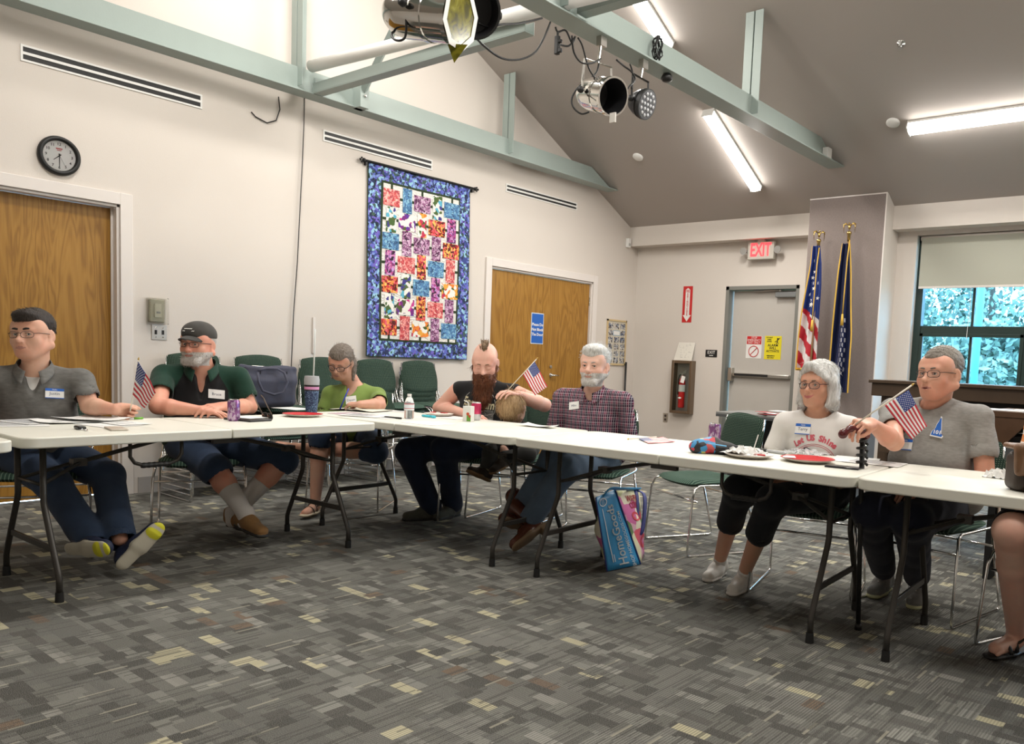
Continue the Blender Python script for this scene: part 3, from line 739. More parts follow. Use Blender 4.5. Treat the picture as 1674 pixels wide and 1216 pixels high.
# smoke detectors and sprinkler
def on_ceil(x, y):
    d = ray(x, y); t = (RZ-SL*(0-RY)*-1-0)/1
    # plane z = RZ - SL*(y-RY)
    t = (RZ+SL*RY-SL*C0[1]-C0[2])/(d[2]+SL*d[1]); return C0+d*t
nrm = Vector((0, -SL, -1)).normalized()
for k, (px_, py_, lab) in enumerate(((1043, 256, 'round white smoke detector on the ceiling near the left gable'), (1460, 200, 'round white smoke detector beside the level tube lamp'))):
    p = on_ceil(px_, py_); s = empty('smoke_detector', p); s.matrix_world = frame(p, (1, 0, 0), nrm); tag(s, lab, 'detector')
    MB().lathe([(.062, 0), (.062, .012), (.05, .022), (.02, .03), (.001, .03)], 24).build('housing', M_white, s, auto=50)
p = on_ceil(1473, 70); s = empty('sprinkler', p); s.matrix_world = frame(p, (1, 0, 0), nrm); tag(s, 'small chrome sprinkler head on the sloped ceiling', 'sprinkler')
MB().lathe([(.035, 0), (.033, .006), (.014, .01), (.012, .03)], 16).build('escutcheon', M_chrome, s, smooth=True)
MB().tube([(-.012, 0, .028), (-.015, 0, .05), (0, 0, .06), (.015, 0, .05), (.012, 0, .028)], .003).lathe([(.02, .06), (.02, .062)], 12).build('deflector', M_steel, s)
# ------------------------------------------------------------------ outside: trees, lamp post, ground
g = NG('foliage', .7); 
fn = g.vor(3.2); g.done(g.ramp(g.noise(1.7, 6), [(.3, (.06, .10, .08)), (.5, (.20, .27, .22)), (.72, (.45, .52, .42))]))
M_leaf = g.m; M_bark = mat('bark', (.10, .08, .06), .9, bump=.8, bscale=20)
M_grass = mat('grass', (.06, .12, .03), .9, var=.3)
struct('ground', MB().box((-30, WY+.5, -.6), (30, 60, -.5)), M_grass)
rnd = random.Random(11)
spots = [(-8.5, 22, 4.2), (-5.8, 25, 5.2), (-7.2, 30, 7), (-2.5, 24, 4.6), (-11, 27, 6), (-4.4, 19, 2.6), (0, 27, 6), (-13, 22, 5)]
for k, (x, y, h) in enumerate(spots):
    t = empty('tree', (x, y, -.5)); tag(t, ['leafy tree outside, behind the left window pane', 'tree outside the window farther back'][0 if k < 2 else 1], 'tree', 'trees outside the window')
    MB().tube([(0, 0, 0), (.1, 0, h*.5), (.0, .1, h*.95)], [.16, .12, .05], 8).build('trunk', M_bark, t, smooth=True)
    mb = MB()
    for q in range(3600):
        th = rnd.uniform(0, 2*PI); ph = math.acos(rnd.uniform(-1, 1)); rr = rnd.uniform(.55, 1)**.6
        lump = 1+.22*math.sin(th*3+k)*math.sin(ph*4)
        c = Vector((math.sin(ph)*math.cos(th)*h*.42, math.sin(ph)*math.sin(th)*h*.42, h*.62+math.cos(ph)*h*.48))*1.0
        c = Vector((c.x*rr*lump, c.y*rr*lump, h*.62+(c.z-h*.62)*rr*lump))
        a = Vector((rnd.gauss(0, 1), rnd.gauss(0, 1), rnd.gauss(0, 1))).normalized(); b = a.orthogonal().normalized()
        sz = rnd.uniform(.06, .15)
        mb.add([c-a*sz, c+b*sz*.55, c+a*sz, c-b*sz*.55], [(0, 1, 2, 3)])
    mb.build('crown', M_leaf, t)
p = ony(1597, 560, 13.5)
s = empty('lamp_post', (p[0], 13.5, -.5)); tag(s, 'light blue post seen through the window', 'post')
MB().tube([(0, 0, 0), (0, 0, 6)], .055, 10).lathe([(.12, 0), (.12, .05), (.06, .1)], 12).build('pole', mat('post_blue', (.16, .50, .62), .5), s, smooth=True)
MB().lathe([(.03, 6), (.2, 6.05), (.16, 6.3), (.03, 6.4)], 12).build('lantern', M_white, s)
# ------------------------------------------------------------------ folding tables
M_top = mat('white_table_plastic', (.75, .745, .665), .38, bump=.12, bscale=500, var=.02, vscale=5)
M_legm = mat('table_leg_grey', (.050, .046, .041), .38, .4)
M_foot = mat('rubber_foot', (.010, .010, .010), .6)
TZ = .742
def rrect(x0, x1, y0, y1, rads):
    "rounded rectangle polygon; rads for corners (x0y0, x1y0, x1y1, x0y1)"
    P = []
    for (cx_, cy_, sx, sy, a0), r in zip(((x0, y0, 1, 1, PI), (x1, y0, -1, 1, 1.5*PI), (x1, y1, -1, -1, 0), (x0, y1, 1, -1, .5*PI)), rads):
        if r <= 0: P.append((cx_, cy_)); continue
        for k in range(7):
            a = a0+k*PI/12; P.append((cx_+sx*r+r*math.cos(a), cy_+sy*r+r*math.sin(a)))
    return P
def table(P, ang, label, L=1.83, W=.76, a=.158, b=.067):
    s = empty('folding_table', (P[0], P[1], 0), ang); tag(s, label, 'table', 'white folding tables set end to end')
    r = .065
    for (x0, x1, rr) in ((0, L/2-.0012, (r, 0, 0, r)), (L/2+.0012, L, (0, r, r, 0))):
        poly = rrect(x0+.002, x1-.002 if x1 > L-.1 else x1, 0, W, rr)
        MB().prism(poly, .047, 2, TZ-.047).build('tabletop_half', M_top, s, bev=.006)
    for e, (xx, sg) in enumerate(((a, 1), (L-a, -1))):
        for sy in (-1, 1):
            yc = W/2+sy*.150; yo = W/2+sy*(W/2-b)
            pts = [(xx, yc, TZ-.05), (xx, yc, .43), (xx, yc+sy*.008, .405)]
            pts += [(xx, yo-sy*.012, .13), (xx, yo, .10), (xx, yo, .035)]
            lg = MB().tube(pts, .0135, 12).build('leg', M_legm, s, smooth=True)
            MB().tube([(xx, yo, .045), (xx, yo, .0)], [.0165, .018], 12).build('rubber_foot', M_foot, lg, auto=50)
        y1, y2 = W/2-.235, W/2+.235
        MB().box((xx-.006, y1, .212), (xx+.006, y2, .240)).build('crossbar', M_legm, s, bev=.002)
        MB().tube([(xx, W/2-.15, .50), (xx, W/2+.15, .50)], .008, 8).build('crossbar', M_legm, s, smooth=True)
        MB().tube([(xx, W/2-.16, TZ-.055), (xx, W/2+.16, TZ-.055)], .012, 8).build('crossbar', M_legm, s, smooth=True)
        xb = L/2-sg*.06
        mb = MB()
        mb.tube([(xx, W/2-.13, .50), (xx+sg*.20, W/2-.02, .575)], .009, 6).tube([(xx, W/2+.13, .50), (xx+sg*.20, W/2+.02, .575)], .009, 6)
        mb.box((xx+sg*.20-.03, W/2-.026, .558), (xx+sg*.20+.03, W/2+.026, .592))
        mb.tube([(xx+sg*.19, W/2, .572), (xb, W/2, TZ-.05)], .011, 8)
        mb.build('brace', M_legm, s, smooth=False)
    for yy in (.05, W-.075): MB().box((L/2-.07, yy, TZ-.075), (L/2+.07, yy+.025, TZ-.047)).build('fold_hinge', M_legm, s)
    # carry handle
    MB().tube([(L/2-.20, .03, TZ-.05), (L/2-.19, .02, TZ-.10), (L/2-.15, .015, TZ-.125), (L/2+.0-.10, .015, TZ-.125), (L/2-.06, .02, TZ-.10), (L/2-.05, .03, TZ-.05)], .011, 8) .build('carry_handle', M_legm, s, smooth=True) if 0 else None
    return s
th3, th4, t1a = .0600, .0534, 1.6028
dT = np.array([math.cos(th3), math.sin(th3)]); nT = np.array([-dT[1], dT[0]])
P3 = np.array([-3.0313, 3.0986]); P4 = P3+1.835*dT; P2 = P3-1.835*dT
e1 = np.array([math.cos(t1a), math.sin(t1a)]); Q1 = np.array([-4.0083, 2.985]); P1 = Q1-1.83*e1
tab_left = table(P1, t1a, 'white folding table at the left, with papers, the purple can and the sunglasses on it')
table(P2, th3, 'white folding table in the far corner, with the water bottle and the juice carton')
tab_mid = table(P3, th3, 'white folding table in the middle, with the flag, the bright cap and the red plate')
table(P4, th4, 'white folding table at the right, under the brown leather bag')
table(P1-1.87*e1+np.array([.09, -.0]), t1a, 'white folding table of which only a corner shows at the left edge')
def carry(P, ang, xc, label=None):
    pass
def tablept(P, ang, u, v, z=TZ):
    c, s_ = math.cos(ang), math.sin(ang); return Vector((P[0]+c*u-s_*v, P[1]+s_*u+c*v, z))
# black carry straps under the edges (one at the left table, one at the middle table)
for (P, ang, u, lab) in ((P1, t1a, .62, ''), (P3, th3, 1.24, '')):
    pass
# ------------------------------------------------------------------ stacking chairs
g = NG('green_dotted_fabric', .9, spec=.15)
x, y, z = g.sep()
u = g.math('MULTIPLY', x, 2*PI/.020); v = g.math('MULTIPLY', z, 2*PI/.020)
dots = g.math('MULTIPLY', g.math('COSINE', g.math('ADD', u, v)), g.math('COSINE', g.math('SUBTRACT', u, v)))
nn = g.noise(300, 2)
base = g.mix(nn, (.010, .022, .016), (.030, .055, .042))
M_fab = g.done(g.mix(g.math('GREATER_THAN', dots, .72), base, (.20, .27, .20)))
g = NG('green_striped_fabric', .9, spec=.15)
x, y, z = g.sep()
st = g.math('SINE', g.math('MULTIPLY', x, 2*PI/.017))
M_seat = g.done(g.mix(g.math('MULTIPLY', g.math('GREATER_THAN', st, .55), .8), (.022, .048, .036), (.12, .18, .135)))
def cushion(x0, x1, y0, y1, zf, th, r=.05, n=14):
    "rounded pad whose top height is zf(u, v)"
    mb = MB(); P = []
    N = n
    def mapsq(u, v):
        # squircle mapping keeps rounded outline
        a = u*math.sqrt(1-v*v/2*.55); b = v*math.sqrt(1-u*u/2*.55); return a, b
    for side in (0, 1):
        G = []
        for i in range(N+1):
            row = []
            for j in range(N+1):
                u, v = 2*i/N-1, 2*j/N-1; a, b = mapsq(u, v)
                e = max(abs(u), abs(v)); f = math.sqrt(max(0, 1-e**8))
                zc = zf(a, b); zt = zc+(th/2)*f*(1 if side else -1)
                row.append(((x0+x1)/2+a*(x1-x0)/2*1.0, (y0+y1)/2+b*(y1-y0)/2, zt))
            G.append(row)
        if not side: G = G[::-1]
        mb.sheet(G)
    return mb
def make_chair(name='stacking_chair', frame_m=None):
    s = empty(name, (0, 0, 0)); frame_m = frame_m or M_chrome
    cushion(-.240, .240, -.250, .205, lambda a, b: .447-.014*(1-a*a)*(1-b*b)-.030*max(0, -b-.45)**1.5, .045).build('seat', M_seat, s, smooth=True)
    # backrest: pad in the x-z plane, bent
    mb = cushion(-.236, .236, -.175, .175, lambda a, b: 0, .042)
    for i, p in enumerate(mb.v):
        a = p.x/.236; h = (p.y+.175)/.35
        mb.v[i] = Vector((p.x*(1-.06*h), .245+.075*h-.045*(1-a*a)*.8+p.z, .545+h*.325))
    mb.build('backrest', M_fab, s, smooth=True)
    for sx in (-1, 1):
        pts = [(sx*.205, .305, .84), (sx*.222, .27, .60), (sx*.236, .235, .47), (sx*.240, .20, .432), (sx*.240, -.18, .432), (sx*.243, -.215, .415), (sx*.252, -.235, .36), (sx*.262, -.262, .03), (sx*.262, -.255, .009), (sx*.262, -.235, .006),
               (sx*.262, .235, .006), (sx*.262, .26, .012), (sx*.262, .265, .03), (sx*.245, .150, .418)]
        MB().tube(pts, .0072, 8).build('side_frame', frame_m, s, smooth=True)
    MB().tube([(-.252, -.20, .335), (.252, -.20, .335)], .0062, 8).build('crossbar', frame_m, s, smooth=True)
    MB().tube([(-.245, .19, .335), (.245, .19, .335)], .0062, 8).build('crossbar', frame_m, s, smooth=True)
    return s
chair0 = make_chair()
used = [False]
def chair(x, y, rz, label, group=None, z=0, tilt=None):
    c = chair0 if not used[0] else copy_tree(chair0)
    used[0] = True
    c.location = (x, y, z); c.rotation_euler = (0, 0, rz)
    for k in ('group',):
        if k in c: del c[k]
    tag(c, label, 'chair', group); return c
# facing: rz = 0 faces -Y.  people chairs
chair(-2.66, 4.52, .46-.9, 'empty green chair with dotted back pushed up to the middle table') if 0 else None
chair(-2.68, 4.52, -.45, 'empty green padded chair behind the middle table, next to the tote bag', z=0)
# stacks along the left wall: facing +X
names = ['behind the person in the cap', 'under the slate blue tote bag', 'behind the person in lime green', 'under the left part of the quilt', 'under the right part of the quilt']
ys = [3.06, 3.60, 4.19, 4.76, 5.28]
for k, yy in enumerate(ys):
    n = 6
    for j in range(n):
        ordn = ['lowest', 'second', 'third', 'fourth', 'fifth', 'topmost'][j]
        chair(-6.23+j*.008, yy+.006*math.sin(j*2.1+k), PI/2+.01*math.sin(j+k), '%s chair of the stack %s' % (ordn, names[k]), 'stacked green chairs along the wall', z=j*.0445)
# ------------------------------------------------------------------ small things on the tables
def can(x, y, lab, m, h=.122, r=.033):
    p = onz(x, y, TZ); s = empty('drink_can', p); tag(s, lab, 'can')
    MB().lathe([(.024, 0), (.031, .010), (r, .014), (r, h-.016), (.027, h-.003)], 28, cap=True).build('body', m, s, auto=40)
    MB().lathe([(.0272, h-.004), (.0275, h), (.025, h), (.024, h-.004), (.001, h-.004)], 24).build('lid', M_chrome, s, auto=40)
    MB().box((-.006, -.012, h-.003), (.006, .012, h-.001)).build('pull_tab', M_chrome, s)
    return s
def canmat(name, c1, c2):
    g = NG(name, .22, .55); x, y, z = g.sep()
    band = g.math('SINE', g.math('MULTIPLY', z, 2*PI/.03))
    vv = g.vor(90, g.mapv((1, 1, .7)))
    r = g.sep(vv)[0]
    return g.done(g.mix(g.math('GREATER_THAN', r, .72), c1, c2))
M_can1 = canmat('purple_can', (.25, .10, .27), (.50, .38, .52)); 
can(382, 688, 'purple drink can on the left table, in front of the man in the cap', M_can1)
g = NG('pink_can', .25, .5); x, y, z = g.sep()
M_can2 = g.done(g.ramp(z, [(0, (.55, .55, .56)), (.040, (.55, .55, .56)), (.042, (.60, .05, .14)), (.108, (.60, .05, .14)), (.11, (.75, .73, .73))], True))
can(778, 687, 'pink and silver drink can on the far corner table', M_can2)
can(1167, 729, 'purple drink can behind the bright cap on the middle table', M_can1)
# juice carton
p = onz(765.5, 689, TZ); s = empty('juice_carton', p, .25); tag(s, 'small white juice carton with green and red fruit, straw in it', 'carton')
MB().box((-.031, -.02, 0), (.031, .02, .10)).build('box', mat('carton_white', (.70, .70, .66), .4), s, bev=.002)
mb = MB(); mb.box((.0, -.0206, .004), (.03, -.0202, .045)); mb.build('green_print', mat('leaf_green', (.12, .30, .04), .5), s)
MB().ball((.008, -.0205, .05), (.012, .002, .011), 8).ball((.022, -.0205, .036), (.010, .002, .009), 8).build('fruit_print', mat('fruit_red', (.45, .06, .02), .5), s)
mb = MB(); text_mb(mb, 'JUICE', .016, frame((.012, -.0212, .078), (1, 0, 0), (0, -1, 0)), bold=.0004) if 0 else None
MB().tube([(.0, 0, .10), (-.004, 0, .122), (-.034, -.004, .134)], .0028, 6).build('straw', M_white, s, smooth=True)
# water bottle
p = onz(668.5, 684.5, TZ); s = empty('water_bottle', p); tag(s, 'small clear water bottle standing on the far corner table', 'bottle')
M_pet = mat('clear_plastic', (.93, .96, .98), .05, trans=.85, ior=1.15)
MB().lathe([(.025, 0), (.031, .008), (.030, .05), (.0315, .055), (.0315, .10), (.030, .104), (.024, .128), (.012, .14), (.011, .15)], 24).build('body', M_pet, s, auto=60)
g = NG('bottle_label', .5); x, y, z = g.sep()
MB().lathe([(.0322, .057), (.0322, .098)], 24, cap=False).build('label_wrap', g.done(g.ramp(z, [(0, (.75, .78, .8)), (.064, (.45, .05, .06)), (.068, (.70, .75, .80)), (.090, (.45, .05, .06)), (.094, (.7, .75, .8))], True)), s, smooth=True)
MB().lathe([(.0135, .146), (.0135, .16)], 16).build('cap', M_white, s)
# tumbler
p = onz(509, 676, TZ); s = empty('tumbler', p); tag(s, 'tall insulated tumbler with blue paisley sleeve and grey lid', 'tumbler')
g = NG('paisley', .6); v = g.vor(95, out='Distance', feat='DISTANCE_TO_EDGE'); wv = g.math('SINE', g.math('MULTIPLY', g.noise(32, 2), 55))
M_pais = g.done(g.mix(g.math('GREATER_THAN', wv, .72), (.012, .03, .09), (.14, .24, .38)))
MB().lathe([(.033, 0), (.035, .004), (.0455, .155), (.0455, .16), (.001, .16)], 28).build('sleeve', M_pais, s, auto=40)
MB().lathe([(.0462, .158), (.0466, .176)], 28, cap=False).build('pink_band', mat('pink_band', (.60, .28, .50), .4), s, smooth=True)
MB().lathe([(.0455, .15), (.046, .19), (.001, .19)], 28).build('rim', M_black, s, auto=40)
MB().lathe([(.048, .188), (.0485, .222), (.044, .245), (.001, .246)], 28).build('lid', mat('tumbler_lid', (.38, .40, .42), .35), s, auto=40)
MB().tube([(0, .01, .2), (.006, .01, .32), (.014, .01, .55)], .0048, 8).build('straw', mat('frosted_straw', (.58, .60, .58), .3), s, smooth=True)
# plates
M_pred = mat('plate_red', (.50, .02, .025), .35); M_pw = mat('plate_white', (.68, .62, .55), .4)
def plate(x, y, lab, r=.115, top=M_pred):
    p = onz(x, y, TZ+.005); s = empty('paper_plate', (p[0], p[1], TZ)); tag(s, lab, 'plate')
    MB().lathe([(r*.62, .0005), (r*.7, .003), (r*.97, .018), (r, .018), (r*.96, .0155), (r*.68, .0015)], 40, cap=True).build('underside', M_pw, s, smooth=True)
    MB().lathe([(.001, .0035), (r*.66, .0035), (r*.72, .006), (r*.95, .0195), (r*.99, .0192)], 40, cap=False).build('red_face', top, s, smooth=True)
    return s
def crumple(name, p, r, m, seed, lab=None, cat=None, flat=.4, parent=None, n=14):
    rnd = random.Random(seed); mb = MB(); G = []
    for i in range(n+1):
        row = []
        for j in range(n+1):
            u, v = 2*i/n-1, 2*j/n-1
            h = max(0, 1-(u*u+v*v)*.8)
            row.append((u*r*1.2+rnd.uniform(-1, 1)*r*.12, v*r+rnd.uniform(-1, 1)*r*.12, max(.002, h*r*flat+rnd.uniform(-1, 1)*r*flat*.5)))
        G.append(row)
    mb.sheet(G); o = mb.build(name, m, parent); o.location = V(p)
    if lab: tag(o, lab, cat)
    return o
M_paper = mat('paper', (.74, .74, .72), .8)
M_ink = mat('print_grey', (.22, .23, .26), .8)
plate(495, 679.5, 'red paper plate on the left table, beside the blue tumbler', .12)
s = plate(717, 679, 'red and white paper plate on the far table, beside the light blue marker', .10, M_pw)
for k in range(3): MB().cbox((-.05+k*.035, .0+.01*k, .024), (.030, .016, .002), Matrix.Rotation(.3*k-.3, 3, 'Z')).build('napkin_piece', M_pred if k != 1 else M_paper, s)
s = plate(1224, 746, 'white-edged paper plate with crumpled napkins on it, beside the bright cap', .118, M_pw)
crumple('napkin', (-.02, 0, .018), .075, M_paper, 4, parent=s, flat=.35)
MB().cbox((.07, -.03, .022), (.028, .012, .003), Matrix.Rotation(.4, 3, 'Z')).build('food_wrapper', M_pred, s)
MB().tube([(.01, .02, .03), (.028, .03, .11)], .0026, 6).build('straw', M_white, s)
s = plate(1320, 753, 'red paper plate right in front of the woman in white', .125)
MB().cbox((-.085, -.02, .0165), (.03, .045, .0008), Matrix.Rotation(.5, 3, 'Z')).build('paper_scrap', M_paper, s)
crumple('plastic_wrap', onz(1315, 742, TZ), .085, mat('cling_film', (.85, .87, .88), .15, trans=.6, ior=1.1), 8, 'crumpled clear plastic wrap between the marker and the red plate', 'wrap', .26)
crumple('tissue', onz(1632, 781, TZ), .045, M_paper, 12, 'crumpled white tissue beside the brown leather bag', 'tissue', .75, n=10)
# paper sheets
def sheet(x, y, rz, w, h, lab, lines=0, m=None, z=0, curl=0, seed=1, cat='paper', group=None):
    p = onz(x, y, TZ); s = empty('paper_sheet', (p[0], p[1], TZ+.0008+z), rz); tag(s, lab, cat, group)
    mb = MB(); n = 8
    G = [[(w*(i/n-.5), h*(j/n-.5), curl*((i/n-.5)**2*4+(j/n-.5)**2*2)*.02) for j in range(n+1)] for i in range(n+1)]
    mb.sheet(G).build('sheet', m or M_paper, s, solid=.0008)
    if lines:
        rnd = random.Random(seed); mb = MB()
        for k in range(lines):
            yy = h*(.42-.84*k/max(1, lines)); x1 = rnd.uniform(.1, .44)*w
            mb.box((-w*.42, yy-.002, .0008), (x1, yy+.0015, .0012))
        mb.build('printed_lines', M_ink, s)
    return s
sheet(30, 693, t1a-.3, .24, .30, 'printed sheet at the left edge of the left table', 12, z=.001, seed=2)
sheet(55, 690, t1a+.25, .22, .28, 'printed sheet overlapping the one at the left edge', 14, z=.004, seed=3)
sheet(110, 690, t1a-.1, .28, .22, 'white sheet in front of the man in the grey polo', 10, z=.003, curl=.3, seed=4)
sheet(150, 688, t1a+.4, .22, .28, 'printed sheet lying under the hand holding the flag', 12, z=.006, curl=.5, seed=5)
sheet(175, 694, t1a+.15, .21, .28, 'clean white sheet beside the car key', 0, z=.001)
sheet(205, 693, t1a+.1, .16, .2, 'folded white sheet at the right of the papers on the left table', 4, z=.0045, seed=6)
sheet(405, 686, t1a+.2, .13, .17, 'small white paper on the black folder', 0, z=.014)
sheet(480, 668, .2, .24, .18, 'white sheet behind the blue tumbler', 0, z=.001)
sheet(596, 680, .5, .28, .20, 'pile-top printed flyer in the far corner of the tables', 9, z=.004, seed=7)
sheet(622, 682, .2, .26, .18, 'printed flyer lying right of the pile in the far corner', 8, z=.001, seed=8)
sheet(575, 677, .1, .24, .2, 'magazine page under the flyers in the far corner', 7, z=.0015, seed=9, m=mat('flyer_tint', (.60, .45, .50), .6))
sheet(655, 673, .3, .16, .14, 'small printed card behind the water bottle', 5, z=.001, seed=10)
sheet(700, 692, .1, .27, .2, 'white sheet below the light blue marker', 0, z=.0005)
sheet(742, 683, .05, .26, .2, 'white sheet left of the juice carton', 0, z=.001)
sheet(880, 698, .1, .24, .10, 'folded white paper in front of the man in plaid', 0, z=.001, curl=.6)
sheet(1398, 752, .25, .21, .28, 'white sheet under the black phone corner on the middle table', 0, z=.001)
sheet(1430, 757, .1, .26, .2, 'lined white sheet over the joint of two tables', 7, z=.0025, seed=12, m=M_paper)
# folder, pen, keys, phone, card
def slab(name, x, y, rz, w, h, t, m, lab, cat, z=0, bev=.004):
    p = onz(x, y, TZ); o = MB().box((-w/2, -h/2, 0), (w/2, h/2, t)).build(name, m, bev=bev); o.location = (p[0], p[1], TZ+z); o.rotation_euler = (0, 0, rz)
    tag(o, lab, cat); return o
slab('folder', 405, 687, t1a+.15, .15, .22, .012, mat('black_leather', (.015, .015, .016), .35), 'slim black folder under a white paper, beside the purple can', 'folder')
s = slab('smartphone', 1378, 765, th3+.1, .15, .072, .009, mat('phone_black', (.02, .02, .024), .12), 'black smartphone at the right end of the middle table', 'phone', bev=.006)
slab('smartphone', 190, 702, t1a-.2, .075, .15, .009, mat('phone_cream', (.52, .46, .38), .3), 'cream coloured phone beside the car key on the left table', 'phone', bev=.006)
def pen(x, y, rz, m1, m2, lab, L=.14, z=.006, r=.0055, nm='pen'):
    p = onz(x, y, TZ); s = empty(nm, (p[0], p[1], TZ+z), rz); tag(s, lab, 'pen')
    MB().tube([(-L/2, 0, 0), (L*.18, 0, 0)], r, 10).tube([(-L/2-.012, 0, 0), (-L/2, 0, 0)], [r*.3, r], 10).build('barrel', m1, s, smooth=True)
    MB().tube([(L*.18, 0, 0), (L/2, 0, 0)], r*1.1, 10).build('cap', m2, s, smooth=True)
pen(210, 686, t1a+.05, M_white, mat('pen_green', (.15, .42, .04), .3), 'green and white pen by the hand with the flag', .15)
pen(701, 682.5, -.05, mat('marker_cyan', (.05, .48, .60), .35), mat('marker_cyan2', (.06, .50, .62), .35), 'light blue marker on the far table', .13, .008, .009, 'marker')
pen(1261, 740.5, PI-.10, mat('marker_grey', (.45, .46, .47), .4), M_black, 'grey and black marker behind the red plate on the middle table', .15, .008, .0085, 'marker')
pen(643, 684, .2, M_black, M_black, 'black pen on the flyers in the far corner', .13)
p = onz(133, 702.5, TZ); s = empty('car_key', (p[0], p[1], TZ), t1a-.1); tag(s, 'black car key with a ring on the left table', 'key')
MB().cbox((.0, .02, .009), (.018, .034, .008)).build('fob', mat('fob', (.02, .02, .02), .3), s, bev=.006)
MB().cbox((-.0, .03, .0175), (.010, .016, .0006)).build('button_panel', mat('fob_grey', (.45, .45, .45), .4), s)
MB().tube([(.016*math.cos(t*PI/8), -.035+.016*math.sin(t*PI/8), .004) for t in range(16)], .0018, 6, closed=True).box((-.004, -.085, .002), (.004, -.04, .004)).build('key_ring', M_chrome, s, smooth=False)
# sunglasses standing open, temples up
p = onz(437, 685, TZ); s = empty('sunglasses', (p[0], p[1], TZ), t1a-.15); tag(s, 'black sunglasses lying lens down with arms pointing up', 'glasses')
MB().ball((-.0, -.036, .014), (.012, .033, .02), 14).ball((0, .036, .014), (.012, .033, .02), 14).build('lens', mat('dark_lens', (.012, .012, .012), .08), s, smooth=True)
MB().tube([(0, -.07, .03), (0, -.035, .036), (0, 0, .032), (0, .035, .036), (0, .07, .03)], .0035, 6).build('front_frame', M_black, s, smooth=True)
for sy in (-1, 1): MB().tube([(0, sy*.068, .028), (-.02, sy*.068+.03, .085), (-.03, sy*.066+.05, .125), (-.034, sy*.064+.075, .14)], .003, 6).build('temple', mat('temple_tan', (.10, .07, .05), .3), s, smooth=True)
# open notebook
p = onz(590, 671, TZ); s = empty('open_notebook', (p[0], p[1], TZ), .35); tag(s, 'open notebook the woman in green is writing in', 'notebook')
MB().box((-.18, -.125, 0), (.18, .125, .004)).build('cover', M_black, s)
for sx in (-1, 1):
    G = [[(sx*.17*i/8, -.118+.236*j, .006+.012*math.sin(PI*min(1, i/8+.12))*(1-i/10)) for j in (0, 1)] for i in range(9)]
    MB().sheet(G).build('page', mat('page_cream', (.66, .64, .52), .8), s, solid=.003)
# ------------------------------------------------------------------ little stick flags
M_fr = mat('flag_red', (.50, .025, .04), .6); M_fw = mat('flag_white', (.76, .75, .74), .6); M_fb = mat('flag_blue', (.02, .045, .21), .6)
M_stick = mat('flag_stick', (.72, .66, .55), .5); M_gold = mat('gold_tip', (.55, .36, .10), .3, .8)
def star(mb, c, n, up, r):
    c = Vector(c); n = Vector(n).normalized(); up = Vector(up); a = up-n*up.dot(n); a.normalize(); b = n.cross(a)
    P = [c+(a*math.cos(k*PI/5)+b*math.sin(k*PI/5))*(r if k % 2 == 0 else r*.42) for k in range(10)]
    mb.add([c]+P, [(0, k+1, (k+1) % 10+1) for k in range(10)])
def stick_flag(A, B, C, D, tip, butt, label, wob=.006, ph=0, rs=.0028):
    A, B, C, D = map(Vector, (A, B, C, D))
    s = empty('hand_flag', butt); tag(s, label, 'flag', 'small american stick flags'); O = Vector(butt)
    n = (D-A).cross(B-A).normalized()
    if n.dot(Vector((0, 0, CAMH))-A) < 0: n = -n
    def P(u, v):
        p = A.lerp(D, u).lerp(B.lerp(C, u), v)
        return p+n*wob*math.sin(u*7+v*1.5+ph)*u-O
    NU, NV = 30, 26
    mb = MB(); 
    vs_ = [P(i/NU, j/NV) for i in range(NU+1) for j in range(NV+1)]
    mb.add(vs_, [])
    for i in range(NU):
        for j in range(NV):
            st = j//2; blue = i < NU*.4 and st < 7
            mb.f.append((i*(NV+1)+j, i*(NV+1)+j+1, (i+1)*(NV+1)+j+1, (i+1)*(NV+1)+j)); mb.m.append(2 if blue else (0 if st % 2 == 0 else 1))
    cl = mb.build('cloth', [M_fr, M_fw, M_fb], s, smooth=True, solid=.0005)
    mb = MB(); up = (A-B)
    for r_ in range(9):
        for c_ in range(6 if r_ % 2 == 0 else 5):
            u = (.4/12)*(1+2*c_+(r_ % 2)); v = (7/13/10)*(1+r_)
            for sg in (1, -1): star(mb, P(u, v)+n*sg*.0008, n*sg, up, up.length*.024)
    mb.build('stars', M_fw, cl)
    tip = Vector(tip)-O
    st = MB().tube([(0, 0, 0), tip], rs, 8).build('stick', M_stick, s, smooth=True)
    d = tip.normalized()
    MB().ball(tip, .005, 8).tube([tip-d*.002, tip+d*.011], [.0045, .001], 8).build('gold_tip', M_gold, s, smooth=True)
    return s
def q_(x, y, d): return Vector(atd(x, y, d))
# flag lying on the middle table
p = lambda x, y, z=.0: Vector(onz(x, y, TZ+.006+z))
stick_flag(p(1043, 716.5), p(1060, 724.5, -.002), p(1104, 722.5, -.004), p(1083, 714.5, -.002), p(1027, 717.5, .002), p(1073, 714, 0), 'small flag lying flat on the middle table, left of the bright cap', wob=.003)
